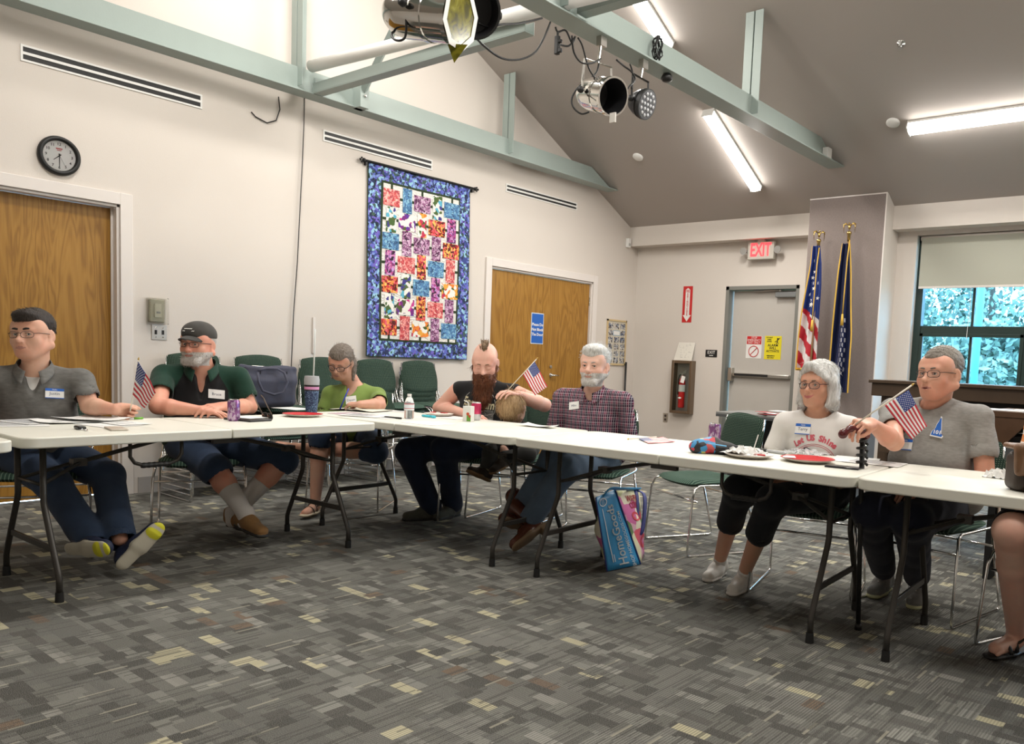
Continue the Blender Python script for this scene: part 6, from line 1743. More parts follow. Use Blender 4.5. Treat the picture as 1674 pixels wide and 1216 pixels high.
# ---- tattooed man with the long red beard
J = seat(pd(797, 628, 5.80), 30, .43, .04, pz_=.56, shrug=(.0, .0))
J['head'] = pd(793, 592, 5.66); J['HM'] = rotm(hy(J['head'], -8), 24, 0)
J['elR'] = pY(718, 667, 3.93); J['wrR'] = pY(770, 679, 3.80)
J['elL'] = pd(890, 662, 5.62); J['wrL'] = pd(848, 645, 5.44)
J['knR'] = pd(668, 738, 5.55); J['knL'] = pd(726, 734, 5.55)
J['anR'] = pz(705, 828, .09); J['anL'] = pz(740, 824, .09)
J['handR'] = ((nrm_(pY(805, 687, 3.78)-J['wrR']), nrm_(A_([0, -.1, 1]))), dict(side=-1, curl=(.3, .4, .3), spread=.05))
J['handL'] = ((nrm_(pd(826, 640, 5.36)-J['wrL']), nrm_(A_([.1, -.5, 1]))), dict(side=1, curl=(.35, .5, .4), thumb=(.4, .6), spread=.05))
sc = 1.06
mm = {'skin': [skinmat('skin_pink', (.58, .35, .275), .22), mat('lips_pink', (.44, .20, .17), .5)]}
s, O, Mt = human('tattooed person in a black sleeveless shirt with shaved sides and a long red beard', J, dict(s=sc, lids=1.0, smile=0, fat=.004, jaw=1.05), mm, dict(fat=.035, armfat=.011, paint=face_paint(J['head'], J['HM'], sc)))

T = lambda x, y, z: A_(J['head'])+J['HM'] @ (np.array([x, y, z])*sc); HM = J['HM']
M_rb = hairmat('red_brown_beard', (.035, .012, .006), (.20, .065, .022), 170)
M_mo = hairmat('light_brown_hair', (.13, .085, .05), (.32, .22, .14), 160)
brows(s, J['head'], HM, O, sc, mat('sandy_brow', (.16, .09, .05), .7), .0028, .022)
lash(s, J['head'], HM, O, sc, -.0045)
dn = nrm_(A_([0, 0, -1])+J['f']*.10)
ch = T(0, .055, -.075)
P = [rc(T(sx*.070, .005, -.030), T(sx*.045, .05, -.075), .017, .030, .03) for sx in (-1, 1)]
P += [rc(T(-.03, .10, -.055), T(.03, .10, -.055), .012, .012, .02), el(ch+dn*.03, [.068, .045, .05], fr_(-dn, J['l']), .03), rc(ch+dn*.03, ch+dn*.155, .062, .042, .03, sq=(J['f'], 1.25)), rc(ch+dn*.15, ch+dn*.215+J['l']*.012, .036, .010, .03), rc(ch+dn*.12-J['l']*.03, ch+dn*.185-J['l']*.028, .03, .010, .03),
      el(T(0, .108, -.062), [.016, .010, .003], HM, .004, 's')]
bo = organic('beard', P, M_rb, s, .0034, disp=folds(9, .006, 120, tuple(np.cross(dn, J['f']))), origin=O)
rn = np.random.RandomState(2); rts = []; drs = []
for k in range(300):
    a = rn.uniform(-1.9, 1.9); t = rn.uniform(0, .85); r_ = .062-.02*t
    q = ch+dn*(.02+t*.13)+(J['l']*math.sin(a)+J['f']*math.cos(a)*.8)*r_*.94
    rts.append(q); drs.append(dn+J['l']*math.sin(a)*.18+rn.normal(size=3)*.10)
fuzz(bo, 700, .05, .0012, lambda p, nn: dn, M_rb, 8, .12, .12, .006, name='beard_hairs')
strands('beard_locks', rts, drs, .075, .0018, M_rb, bo, O, wave=.006, n=6, seed=3)
hc = [((0, -.030, .075), (.026, .085, .062), .01)]
hair_cap(J, M_mo, s, O, sc, hc, [('b', (0, 0, .0), (.2, .2, .085), 0)])
rts = []; drs = []
for k in range(120):
    x_, y_ = rn.uniform(-.024, .024), rn.uniform(-.04, .052); rts.append(T(x_, y_, .118-.35*max(0, y_)**1.0*.6)); drs.append(HM @ np.array([x_*6+rn.normal()*.2, -.35+rn.normal()*.2, 1.0]))
strands('hair_tuft', rts, drs, .034, .0016, M_mo, s, O, wave=.003, n=4, seed=5)
P = [el(T(0, -.030, .030), [.0800*sc, .0985*sc, .080*sc], HM, .01), bx(T(0, .112, .0), [.2, .085, .2], HM, .01, .01, 's'), bx(T(0, 0, -.08), [.2, .2, .075], HM, .01, .01, 's')]
organic('shaved_hair', P, hairmat('stubble_hair', (.30, .19, .13), (.42, .28, .20), 400), s, .0035, origin=O)
M_blk = cloth_mat('black_cotton', (.010, .010, .011), .3, 9)
so = tee(J, O, s, M_blk, .6, .035, .010, 41, neckr=.066, sleeveless=True)
M_pr = mat('print_gold', (.46, .42, .27), .6); M_pr2 = mat('print_grey_lines', (.30, .30, .28), .7)
c0 = J['neck']-Mt[:, 2]*.120-Mt[:, 0]*.02
cd_ = nrm_(Mt[:, 1])
F_ = frame(V(c0+Mt[:, 1]*.168-O), J['l'], Mt[:, 1])
def bend(mb, c, k=1.6, up=None):
    "wrap flat artwork onto the curved chest"
    for i, v in enumerate(mb.v):
        p = np.array(v)+O-c; u = p @ J['l']; v2 = np.array(v)-Mt[:, 1]*(k*u*u); mb.v[i] = Vector(v2)
mb = MB(); text_mb(mb, 'Ensiferum', .080, F_ @ Matrix.Rotation(-.10, 4, 'Z'), font_sx=.72, ext=.0012, bold=.0022); stick_on(mb, so, Mt[:, 1]); mb.build('shirt_lettering', M_pr, so)
mb = MB()
for k in range(26):
    a = k*.26; r0 = .03+.004*k; pts = []
    for j in range(9):
        t = j/8; pts.append(F_ @ Vector((-.11+.22*t, -.045-.0035*k+.012*math.sin(t*9+k*.7)*math.sin(PI*t), 0)))
    if k < 22: mb.tube(pts, .0009, 4)
for sx in (-1, 1):
    mb.tube([F_ @ Vector((sx*(.08+.04*math.sin(t*.5)), .02+.05*math.cos(t*.6)-.01*t, 0)) for t in range(9)], .0016, 4)
stick_on(mb, so, Mt[:, 1], .0008); mb.build('shirt_artwork', M_pr2, so)
# tattoo scrolls on the upper left arm
tm = mat('tattoo_ink', (.10, .08, .09), .6); mb = MB(); a, b = A_(J['shL']), A_(J['elL']); ax = nrm_(b-a); cd3 = nrm_(C0-a); cd3 = nrm_(cd3-ax*(cd3 @ ax)); x3 = np.cross(ax, cd3)
for k in range(9):
    t0 = .30+.075*k; ctr = a+(b-a)*t0; pts = []
    for j in range(13):
        th = (k % 3-1)*.4+math.sin(j*.5+k)*.55; uu = .016*math.cos(j*.55+k*1.3); rr = (.052+.011)+(.040+.0066-.063)*min(1, t0+uu/.28)
        pts.append(ctr+ax*uu*1.2+(cd3*math.cos(th)+x3*math.sin(th))*(rr+.0003)-O)
    mb.tube(pts, .0011, 4)
mb.build('tattoo', tm, s)
trousers(J, O, s, M_denim, 2.0, (.105, .085, .078, .072), 8, 'jeans', fat=.02)
M_gsh = cloth_mat('olive_grey_shoe', (.075, .075, .062), .3, 30)
shoe('shoe', J['anR'], nrm_(A_([.15, -.95, 0])+A_([-.55, 0, 0])), [0, 0, 1], [M_gsh, M_dsole], s, O, 1.12, lace=mat('grey_lace', (.2, .2, .17), .7))
shoe('shoe', J['anL'], nrm_(A_([.2, -.95, 0])), [0, 0, 1], [M_gsh, M_dsole], s, O, 1.12, lace=mat('grey_lace', (.2, .2, .17), .7))
chair_under(J, 'green chair under the tattooed person')
stick_flag(pd(874, 591, 5.30), pd(854.7, 612.5, 5.32), pd(874, 646, 5.22), pd(895.5, 632, 5.20), pd(878, 586, 5.30), pd(826, 642, 5.34), 'small stick flag held by the tattooed person above the child', ph=2)
# ---- sleeping child leaning on him
J = seat(pd(836, 700, 5.60), 20, .24, .0, pz_=.53, drop=.03, hipw=.06)
J['head'] = pd(838, 668, 5.46); J['HM'] = rotm(hy(J['head'], -14), 84, 12)
J['elL'] = pd(862, 728, 5.5); J['wrL'] = pd(845, 740, 5.4); J['elR'] = pd(812, 728, 5.5); J['wrR'] = pd(826, 738, 5.38)
J['pel'] = pd(846, 748, 5.72); J['pel'][2] = .54; J['hipL'] = J['pel']+A_([.06, 0, 0]); J['hipR'] = J['pel']+A_([-.05, 0, 0])
J['knL'] = pd(862, 742, 5.42); J['anL'] = pd(822, 748, 5.34); J['knR'] = pd(803, 740, 5.42); J['anR'] = pd(795, 768, 5.34)
sc = .93
mm = {'skin': [skinmat('skin_child', (.62, .40, .31), .15), mat('lips_child', (.5, .24, .2), .5)]}
s, O, Mt = human('blond child in dark clothes slumped on a chair beside the tattooed person', J, dict(s=sc, lids=1), mm, dict(nr=.04, lr=(.055, .042, .036, .026), res=.0042))
T = lambda x, y, z: A_(J['head'])+J['HM'] @ (np.array([x, y, z])*sc); HM = J['HM']
M_bl = hairmat('blond_hair', (.23, .135, .06), (.60, .42, .23), 150)
P = [el(T(0, -.016, .040), [.086*sc, .108*sc, .092*sc], HM, .01), el(T(0, -.05, -.03), [.082*sc, .075*sc, .085*sc], HM, .03), bx(T(0, .15, -.06), [.2, .06, .08], HM, .01, .01, 's')]
ho = organic('hair', P, M_bl, s, .0035, disp=folds(12, .006, 85, tuple(HM[:, 0])), origin=O)
rts = []; drs = []; rn = np.random.RandomState(6)
hcn = T(0, -.02, .035); top = nrm_(A_([0, 0, 1])+.2*HM[:, 2])
for k in range(1100):
    v = rn.normal(size=3); v /= np.linalg.norm(v)
    q = hcn+HM @ (HM.T @ v*np.array([.086, .108, .095])*sc)
    if (HM.T @ v)[1] > .55 and (HM.T @ v)[2] < .2: continue
    tng = A_([0, 0, -1]); tng = tng-v*(tng @ v); sw = np.cross(v, [0, 0, 1])*.5*math.sin(k*.37)
    rts.append(q); drs.append(tng+v*.04+sw*.8+rn.normal(size=3)*.09+1e-3)
strands('hair_locks', rts, drs, .060, .0013, M_bl, ho, O, sag=.15, wave=.006, n=6, seed=9)
tee(J, O, s, M_blk, 1.8, .0, .008, 43, neckr=.050)
M_cg = cloth_mat('charcoal_trousers', (.045, .045, .043), .2, 9)
trousers(J, O, s, M_cg, 1.9, (.070, .056, .050, .044), 9, 'trousers')
for sd in 'LR': organic('sock', [rc(lerp(J['kn'+sd], J['an'+sd], .85), J['an'+sd], .034, .034, .02)], M_sand if 0 else cloth_mat('olive_sock', (.16, .15, .09)), s, .004, origin=O)
M_bs = mat('gum_sole', (.16, .09, .035), .7)
shoe('shoe', J['anR'], nrm_(pd(762, 772, 5.25)-pd(793, 786, 5.36)), nrm_(A_([-.1, .3, 1])), [cloth_mat('child_shoe', (.03, .022, .016)), M_bs], s, O, .80)
shoe('shoe', J['anL'], nrm_(pd(800, 764, 5.25)-pd(822, 752, 5.36)), nrm_(A_([-.1, .1, 1])), [cloth_mat('child_shoe', (.03, .022, .016)), M_bs], s, O, .80)
p_ = pd(842, 700, 5.85)
chair(p_[0]-.02, p_[1]+.05, .28, 'green chair under the sleeping child')
# ---- man in the plaid shirt
J = seat(pd(970, 641, 5.28), 22, .43, .10, pz_=.56)
J['head'] = pd(972, 598, 5.22); J['HM'] = rotm(hy(J['head'], -22), 0, 0)
J['elR'] = J['shR']+A_([0, 0, -.27])-J['l']*.05+J['f']*.03; J['elL'] = J['shL']+A_([0, 0, -.27])+J['l']*.06+J['f']*.01
J['wrR'] = pd(905, 742, 4.98); J['wrL'] = pd(935, 744, 5.0)
J['knR'] = pd(905, 748, 4.95); J['knL'] = pd(925, 768, 4.88)
J['anR'] = pd(846, 842, 4.92); J['anL'] = pd(862, 856, 4.80)
J['handR'] = ((nrm_(pd(925, 748, 4.90)-J['wrR']), nrm_(A_([0, -.3, 1]))), dict(side=-1, curl=(.4, .5, .4)))
J['handL'] = ((nrm_(pd(905, 746, 4.88)-J['wrL']), nrm_(A_([0, -.3, 1]))), dict(side=1, curl=(.4, .5, .4)))
sc = 1.05; HM = J['HM']
beardf = lambda x, y, z: (z < -.042) & (y > -.02) & (z > -.125) & ~((np.abs(x) < .02) & (z > -.052)) & (np.abs(x) < .09)
mm = {'skin': [skinmat('skin_pale_old', (.55, .35, .27), .25), mat('lips_old', (.42, .22, .18), .5), M_beardw]}
s, O, Mt = human('white-haired person in a purple plaid shirt, jeans and cowboy boots', J, dict(s=sc, lids=.62, smile=-.8, fat=.004, jaw=1.02, nose=1.15, age=1), mm, dict(fat=.03, paint=face_paint(J['head'], HM, sc, beardf)))
head_extras(s, J['head'], HM, O, sc, gaze=(-.1, 0))
T = lambda x, y, z: A_(J['head'])+HM @ (np.array([x, y, z])*sc)
brows(s, J['head'], HM, O, sc, hairmat('grey_brow2', (.25, .22, .2), (.5, .46, .42)), .0032, .021)
P = [rc(T(sx*.060, .01, -.055), T(sx*.028, .068, -.096), .017*sc, .022*sc, .03) for sx in (-1, 1)]+[rc(T(-.022, .080, -.100), T(.022, .080, -.100), .019*sc, .019*sc, .03), rc(T(-.028, .096, -.055), T(.028, .096, -.055), .0060*sc, .0060*sc, .01), el(T(0, .112, -.0655), [.022*sc, .016*sc, .008*sc], HM, .006, 's')]
bo = organic('beard', P, M_beardw, s, .003, disp=folds(4, .0025, 150, tuple(HM[:, 2])), origin=O)
fuzz(bo, 420, .014, .0008, down_, M_beardw, 3, .45, .25, .002, name='beard_hairs')
P = [el(T(0, -.026, .046), [.086*sc, .106*sc, .090*sc], HM, .01), el(T(0, .030, .098), [.066*sc, .062*sc, .034*sc], HM, .03), el(T(0, -.080, -.030), [.066*sc, .045*sc, .055*sc], HM, .03),
     bx(T(0, .120, -.020), [.2, .080, .085], HM @ np.array(Matrix.Rotation(.18, 3, 'X')), .01, .012, 's'), bx(T(0, .055, -.08), [.2, .085, .085], HM, .01, .010, 's')]
ho = organic('hair', P, M_hairw, s, .0032, disp=folds(14, .005, 95, tuple(HM[:, 0])), origin=O)
rn = np.random.RandomState(16); rts = []; drs = []
for k in range(380):
    v = rn.normal(size=3); v /= np.linalg.norm(v); v[2] = abs(v[2])*(1 if v[1] > -.2 else rn.choice([-1, 1])*.8)
    if v[1] > .75: continue
    rts.append(T(0, -.026, .046)+HM @ (v*np.array([.084, .104, .088])*sc)); w_ = HM @ v; tn = HM @ np.array([v[0]*.6, -1.0, -.2]); tn = tn-w_*(tn @ w_); drs.append(tn+w_*.22+rn.normal(size=3)*.12)
strands('hair_locks', rts, drs, .05, .0013, M_hairw, ho, O, wave=.005, n=5, seed=19)
g = NG('plaid', .85, spec=.15)
def plaidlines(coord, per, w, ph=0.0):
    return g.math('LESS_THAN', g.math('FRACT', g.math('ADD', g.math('DIVIDE', coord, per), ph)), w)
vv = g.N.new('ShaderNodeVectorRotate'); vv.rotation_type = 'Z_AXIS'; g.L.new(g.tc.outputs['Object'], vv.inputs[0]); vv.inputs['Angle'].default_value = -math.radians(22)
x, y, z = g.sep(vv.outputs[0])
c = g.mix(plaidlines(x, .034, .55), (.028, .020, .038), (.16, .022, .055))
c = g.mix(g.math('MULTIPLY', plaidlines(z, .034, .45), .65), c, (.025, .018, .035))
c = g.mix(plaidlines(x, .0115, .17), c, (.42, .38, .40)); c = g.mix(g.math('MULTIPLY', plaidlines(z, .034, .075, .2), .9), c, (.44, .40, .42)); c = g.mix(g.math('MULTIPLY', plaidlines(z, .034, .05, .6), .7), c, (.40, .36, .40))
M_plaid = g.done(c)
so = tee(J, O, s, M_plaid, 1.85, .035, .010, 51, neckr=.066, vneck=.03, amp=.008)
collar('collar', J, M_plaid, s, O, .068, .036, gap=.7, drop=.03)
organic('shirt_placket', [rc(J['neck']-Mt[:, 2]*(.05+.04*k)+Mt[:, 1]*(.118+.012*k-.001*k*k), J['neck']-Mt[:, 2]*(.09+.04*k)+Mt[:, 1]*(.130+.012*k-.001*(k+1)**2), .016, .016, .01, sq=(Mt[:, 1], 2.2)) for k in range(6)], M_plaid, s, .004, origin=O)
badge(s, J['neck']-Mt[:, 2]*.055+Mt[:, 1]*.142-Mt[:, 0]*.105, Mt[:, 0]+Mt[:, 2]*.12, Mt[:, 1]-Mt[:, 0]*.2+Mt[:, 2]*.3, .078, .050, False, 'Mike', O, g=so)
trousers(J, O, s, M_denim2, 1.92, (.100, .080, .070, .066), 10, 'jeans', fat=.02)
M_boot = mat('polished_brown_leather', (.075, .022, .012), .16, var=.3, vscale=12); M_bsole = mat('leather_sole', (.17, .11, .06), .6, var=.2)
tt = nrm_(pd(798, 838, 4.70)-pd(850, 840, 4.95)+A_([0, 0, .06]))
shoe('boot', J['anR'], tt, nrm_(A_([-.62, .35, .68])), [M_boot, M_bsole], s, O, 1.08, style='boot')
shoe('boot', J['anL'], nrm_(pd(822, 905, 4.70)-pd(862, 862, 4.82)+A_([0, 0, .05])), nrm_(A_([-.80, .15, .55])), [M_boot, M_bsole], s, O, 1.08, style='boot')
chair_under(J, 'green chair under the person in plaid')
# ---- woman with white bob
J = seat(pd(1338, 675, 4.26), 14, .345, .05, pz_=.555, drop=.072)
J['head'] = pd(1337, 629, 4.22); J['HM'] = rotm(hy(J['head'], -30), 0, 2)
J['elR'] = J['shR']+A_([0, 0, -.25])-J['l']*.07+J['f']*.03; J['elL'] = J['shL']+A_([0, 0, -.26])+J['l']*.05+J['f']*.0
J['wrR'] = pd(1275, 780, 4.05); J['wrL'] = pd(1296, 782, 4.05)
J['knR'] = pd(1208, 800, 4.02); J['knL'] = pd(1262, 818, 3.86)
J['anR'] = pz(1176, 918, .08); J['anL'] = pz(1216, 938, .08)
J['handR'] = ((nrm_(pd(1292, 786, 3.98)-J['wrR']), nrm_(A_([0, -.3, 1]))), dict(side=-1, curl=(.4, .5, .4), s=.92))
J['handL'] = ((nrm_(pd(1268, 786, 3.95)-J['wrL']), nrm_(A_([0, -.3, 1]))), dict(side=1, curl=(.4, .5, .4), s=.92))
sc = .97; HM = J['HM']
mm = {'skin': [skinmat('skin_warm', (.50, .28, .185), .2), mat('lips_rose', (.45, .14, .13), .4)]}
s, O, Mt = human('smiling person with a white bob and glasses in a white printed t-shirt', J, dict(s=sc, lids=.6, smile=1.8, jaw=.93, nose=1.0, age=.9), mm, dict(fat=.01, nr=.050, lr=(.080, .058, .052, .033), paint=face_paint(J['head'], HM, sc, lipx=.0285, sm=1.8)))
head_extras(s, J['head'], HM, O, sc, gaze=(-.1, 0))
T = lambda x, y, z: A_(J['head'])+HM @ (np.array([x, y, z])*sc)
brows(s, J['head'], HM, O, sc, hairmat('brown_brow', (.12, .08, .06), (.25, .18, .14)), .0024, .022)
glasses(s, J['head'], HM, O, sc, mat('purple_frame', (.035, .02, .03), .25), .0018, .0255, .018, z=-.004, shape=2.4)
P = [el(T(0, -.026, .048), [.094*sc, .108*sc, .092*sc], HM, .01)]
for sx in (-1, 1):
    P += [rc(T(sx*.082, -.005, .01), T(sx*.090, -.005, -.085), .030, .030, .03), rc(T(sx*.090, -.005, -.085), T(sx*.070, .022, -.108), .027, .012, .02), rc(T(sx*.05, -.06, -.02), T(sx*.060, -.05, -.110), .045, .035, .03)]
P += [rc(T(.030, .062, .100), T(.078, .045, .035), .022, .014, .02), rc(T(-.0, .066, .100), T(-.075, .050, .035), .022, .014, .02),
      el(T(.006, .118, -.016), [.066, .090, .100], HM, .010, 's'), bx(T(0, .125, -.090), [.062, .090, .075], HM, .02, .012, 's')]
ho = organic('hair', P, M_hairw, s, .0032, disp=folds(18, .0025, 110, tuple(HM[:, 0])), origin=O)
fuzz(ho, 1000, .040, .0009, combf(J, O, sc, 'down'), M_hairw, 5, .03, .05)
M_wt = cloth_mat('white_cotton', (.66, .64, .61), .05, 9, bump=.15)
so = tee(J, O, s, M_wt, .60, .012, .008, 61, neckr=.074, drop=.010, sleeve_r=.062, amp=.005)
badge(s, J['neck']-Mt[:, 2]*.062+Mt[:, 1]*.130-Mt[:, 0]*.055, Mt[:, 0]+Mt[:, 2]*-.05, Mt[:, 1]+Mt[:, 2]*.45, .084, .056, True, 'Terry', O, g=so)
c0 = J['neck']-Mt[:, 2]*.130+Mt[:, 0]*.01; F_ = frame(V(c0+Mt[:, 1]*.142-O), J['l'], Mt[:, 1])
Mp1 = mat('print_pink', (.55, .10, .13), .7); Mp2 = mat('print_dark', (.06, .05, .07), .7)
mb = MB()
word = 'WorldsBestMom'
for t, w_, r0, zz in (('Let US Shine', 12, .13, .03),):
    for k, ch in enumerate(t):
        a = (k-(len(t)-1)/2)*.150; text_mb(mb, ch, .040, F_ @ Matrix.Translation((r0*math.sin(a), -.10+r0*math.cos(a)*.95, 0)) @ Matrix.Rotation(-a*.7, 4, 'Z'), ext=.001, bold=.0022)
stick_on(mb, so, Mt[:, 1]); mb.build('shirt_lettering', Mp1, so)
mb = MB()
for r_ in (.085, .093): mb.tube([F_ @ Vector((r_*1.1*math.cos(a*PI/20), -.10+r_*math.sin(a*PI/20), 0)) for a in range(-6, 27)], .0013, 4)
stick_on(mb, so, Mt[:, 1]); mb.build('shirt_arch', Mp1, so)
mb = MB(); rnd = random.Random(9)
for k in range(9):
    a = k*.7; mb.tube([F_ @ Vector((-.035+(.020+.004*math.sin(k*3+t))*math.cos(a+t*.35), -.055+(.028+.004*math.cos(k*2+t))*math.sin(a+t*.35), 0)) for t in range(6)], .0018, 4)
mb.tube([F_ @ Vector((-.02+.018*t, -.10-.006*t+.004*math.sin(t*2), 0)) for t in range(5)], .003, 4)
for k in range(3): mb.tube([F_ @ Vector((.03+.02*k, -.085-.03*j/3, 0)) for j in range(3)], .0022, 4)
mb.tube([F_ @ Vector(p) for p in ((.02, -.08, 0), (.085, -.08, 0), (.085, -.125, 0), (.02, -.125, 0), (.02, -.08, 0))], .0012, 4)
stick_on(mb, so, Mt[:, 1]); mb.build('shirt_drawing', Mp2, so)
MB().tube([V(J['neck']+Mt[:, 0]*math.sin(a)*.056+Mt[:, 1]*(.060*math.cos(a)+.006)-Mt[:, 2]*(.018*math.cos(a)-.012)-O) for a in [(-1.4+2.8*k/14) for k in range(15)]], .0011, 5).build('necklace', M_gold, s, smooth=True)
M_bkc = cloth_mat('black_capri', (.008, .009, .012), .3, 10)
trousers(J, O, s, M_bkc, 1.42, (.096, .074, .070, .0), 11, 'capri_trousers', fat=.01, amp=.004)
for sd in 'RL': organic('sock', [rc(lerp(J['kn'+sd], J['an'+sd], .94), J['an'+sd]-A_([0, 0, .02]), .036, .036, .01)], M_wt, s, .004, origin=O)
tw = nrm_(A_([-.30, -.95, 0]))
shoe('shoe', J['anR'], nrm_(pz(1150, 945, .03)-pz(1182, 928, .03)), [0, 0, 1], [M_sneak, M_sneak], s, O, .98, lace=M_white)
shoe('shoe', J['anL'], nrm_(pz(1190, 966, .03)-pz(1226, 945, .03)), [0, 0, 1], [M_sneak, M_sneak], s, O, .98, lace=M_white)
chair_under(J, 'green chair under the person with the white bob')
# ---- man in the grey t-shirt
J = seat(pd(1530, 660, 4.02), -10, .46, .06, pz_=.56, shrug=(0, .0))
J['head'] = pd(1536, 611, 3.95); J['HM'] = rotm(hy(J['head'], -34), 0, 2)
J['elR'] = pd(1462, 722, 3.80); J['wrR'] = pd(1424, 692, 3.64)
J['elL'] = J['shL']+A_([0, 0, -.285])+J['l']*.055+J['f']*.03; J['wrL'] = pd(1510, 800, 3.72)
J['knR'] = pd(1424, 836, 3.68); J['knL'] = pd(1490, 850, 3.60)
J['anR'] = pz(1446, 940, .088); J['anL'] = pz(1500, 954, .088)
J['handR'] = ((nrm_(pd(1402, 692, 3.58)-J['wrR']), nrm_(A_([.15, -.5, .9]))), dict(side=-1, curl=(.75, .85, .5), thumb=(.3, .6), spread=.05))
J['handL'] = ((nrm_(pd(1478, 806, 3.66)-J['wrL']), nrm_(A_([-.1, -.6, .6]))), dict(side=1, curl=(.5, .6, .4)))
sc = 1.07; HM = J['HM']
mm = {'skin': [skinmat('skin_flushed', (.55, .30, .21), .28), mat('lips_flushed', (.42, .18, .15), .5)]}
s, O, Mt = human('person in a grey t-shirt and glasses resting a hand with a flag on a cane', J, dict(s=sc, lids=.55, smile=-.2, fat=.005, jaw=1.08, nose=1.08, age=.9, mouth_open=.6), mm, dict(fat=.034, armfat=.004, paint=face_paint(J['head'], HM, sc)))
head_extras(s, J['head'], HM, O, sc, gaze=(-.1, 0))
T = lambda x, y, z: A_(J['head'])+HM @ (np.array([x, y, z])*sc)
M_gb = hairmat('ash_hair', (.12, .10, .08), (.30, .27, .23), 220)
brows(s, J['head'], HM, O, sc, M_gb, .0030, .023)
glasses(s, J['head'], HM, O, sc, M_black, .0013, .0245, .0155, shape=3)
P = [el(T(0, -.024, .044), [.0835*sc, .102*sc, .087*sc], HM, .01), bx(T(0, .118, -.008), [.2, .070, .080], HM @ np.array(Matrix.Rotation(.05, 3, 'X')), .01, .01, 's'),
     bx(T(0, .02, -.080), [.2, .2, .070], HM, .01, .01, 's'), bx(T(0, .062, -.03), [.2, .060, .055], HM, .01, .01, 's'), el(T(.08, -.004, -.014), [.012, .022, .028], HM, .006, 's'), el(T(-.08, -.004, -.014), [.012, .022, .028], HM, .006, 's')]
ho = organic('hair', P, M_gb, s, .003, disp=folds(24, .0025, 130, tuple(HM[:, 2])), origin=O)
fuzz(ho, 450, .020, .0010, combf(J, O, sc, 'side'), M_gb, 7, .15, .12)
g = NG('light_grey_heather', .9, spec=.15); n1 = g.noise(40, 4, g.mapv((1, 1, 3))); g.bump(g.noise(500), .25)
M_lh = g.done(g.mix(n1, (.20, .195, .185), (.37, .36, .34)))
so = tee(J, O, s, M_lh, .60, .036, .010, 71, neckr=.072, drop=.004, sleeve_r=.070, amp=.008, armfat=.004)
c0 = J['neck']-Mt[:, 2]*.100+Mt[:, 0]*.075; F_ = frame(V(c0+Mt[:, 1]*.168-O), J['l'], nrm_(Mt[:, 1]+Mt[:, 2]*.25))
nh = [(-.5, -.7), (.45, -.75), (.50, -.55), (.34, -.45), (.30, -.1), (.18, .5), (.10, 1.0), (0, 1.05), (-.05, .7), (-.18, .35), (-.22, 0), (-.42, -.3)]
F_ = fit_frame(c0+Mt[:, 1]*.168, J['l'], Mt[:, 1], .05, .09, O, so)
mb = MB(); mb.X = F_; mb.prism([(x_*.060, z_*.060+.0) for x_, z_ in nh], .0018, 2, 0); lo_ = mb.build('state_emblem_border', M_white, so)
mb = MB(); mb.X = F_; mb.prism([(x_*.052, z_*.052+.0) for x_, z_ in nh], .0012, 2, .0014); mb.build('state_emblem', M_blue, lo_)
mb = MB(); text_mb(mb, '101', .026, F_ @ Matrix.Translation((0, -.020, .003)), ext=.0004, bold=.0008); mb.build('emblem_digits', M_white, lo_)
badge(s, J['neck']-Mt[:, 2]*.185+Mt[:, 1]*.172-Mt[:, 0]*.075, J['l'], Mt[:, 1]-Mt[:, 0]*.2+Mt[:, 2]*.2, .085, .055, True, '', O, g=so)
M_nv = cloth_mat('navy_trousers', (.012, .014, .026), .3, 9)
trousers(J, O, s, M_nv, 1.86, (.104, .084, .072, .064), 12, 'trousers', fat=.03)
M_gs2 = cloth_mat('grey_running_shoe', (.16, .16, .15), .2, 50); M_ysole = mat('grey_yellow_sole', (.42, .42, .24), .6)
shoe('shoe', J['anR'], nrm_(pz(1416, 972, .03)-pz(1455, 948, .03)), [0, 0, 1], [M_gs2, M_ysole], s, O, 1.08, lace=M_sneak)
shoe('shoe', J['anL'], nrm_(pz(1490, 994, .03)-pz(1503, 956, .03)), [0, 0, 1], [M_gs2, M_ysole], s, O, 1.08, lace=M_sneak)
chair_under(J, 'green chair under the person in the grey t-shirt')
stick_flag(pd(1485.3, 637.4, 3.50), pd(1446.3, 663, 3.52), pd(1490.4, 719.6, 3.44), pd(1516, 697, 3.42), pd(1491.5, 629, 3.50), pd(1398, 694, 3.58), 'small stick flag held by the person in the grey t-shirt, over the cane', ph=0, rs=.0036)
# cane
ct = pd(1396, 704, 3.58)
s = empty('cane', (ct[0], ct[1], 0)); tag(s, 'dark cane with a red-brown wooden handle held by the person in the grey t-shirt', 'cane')
O = A_([ct[0], ct[1], 0])
M_cr = mat('cane_handle', (.085, .012, .014), .18)
a0, a1, a2, a3 = pd(1378, 708, 3.56), pd(1390, 700, 3.57), pd(1404, 704, 3.58), pd(1416, 712, 3.60)
organic('handle', [rc(a0, a1, .017, .014, .01), rc(a1, a2, .014, .015, .01), rc(a2, a3, .015, .018, .01), el(a0-A_([0, 0, .006]), [.02, .018, .019], None, .01)], M_cr, s, .003, origin=O)
b0 = pd(1410, 716, 3.60); b1 = A_([b0[0]+.02, b0[1]+.06, .0])
MB().tube([V(b0-O), V(b1-O)], .011, 10).build('shaft', M_black, s, smooth=True)
for k in range(4):
    c = lerp(b0, b1, .03+.035*k)
    MB().tube([V(c-O+A_([.022*math.cos(t), .022*math.sin(t), .003*t])) for t in [q*.5 for q in range(13)]], .006, 6).build('grip_coil', M_black, s, smooth=True)
MB().tube([V(b1-O+A_([0, 0, .03])), V(b1-O)], [.014, .017], 10).build('rubber_tip', M_black, s, smooth=True)
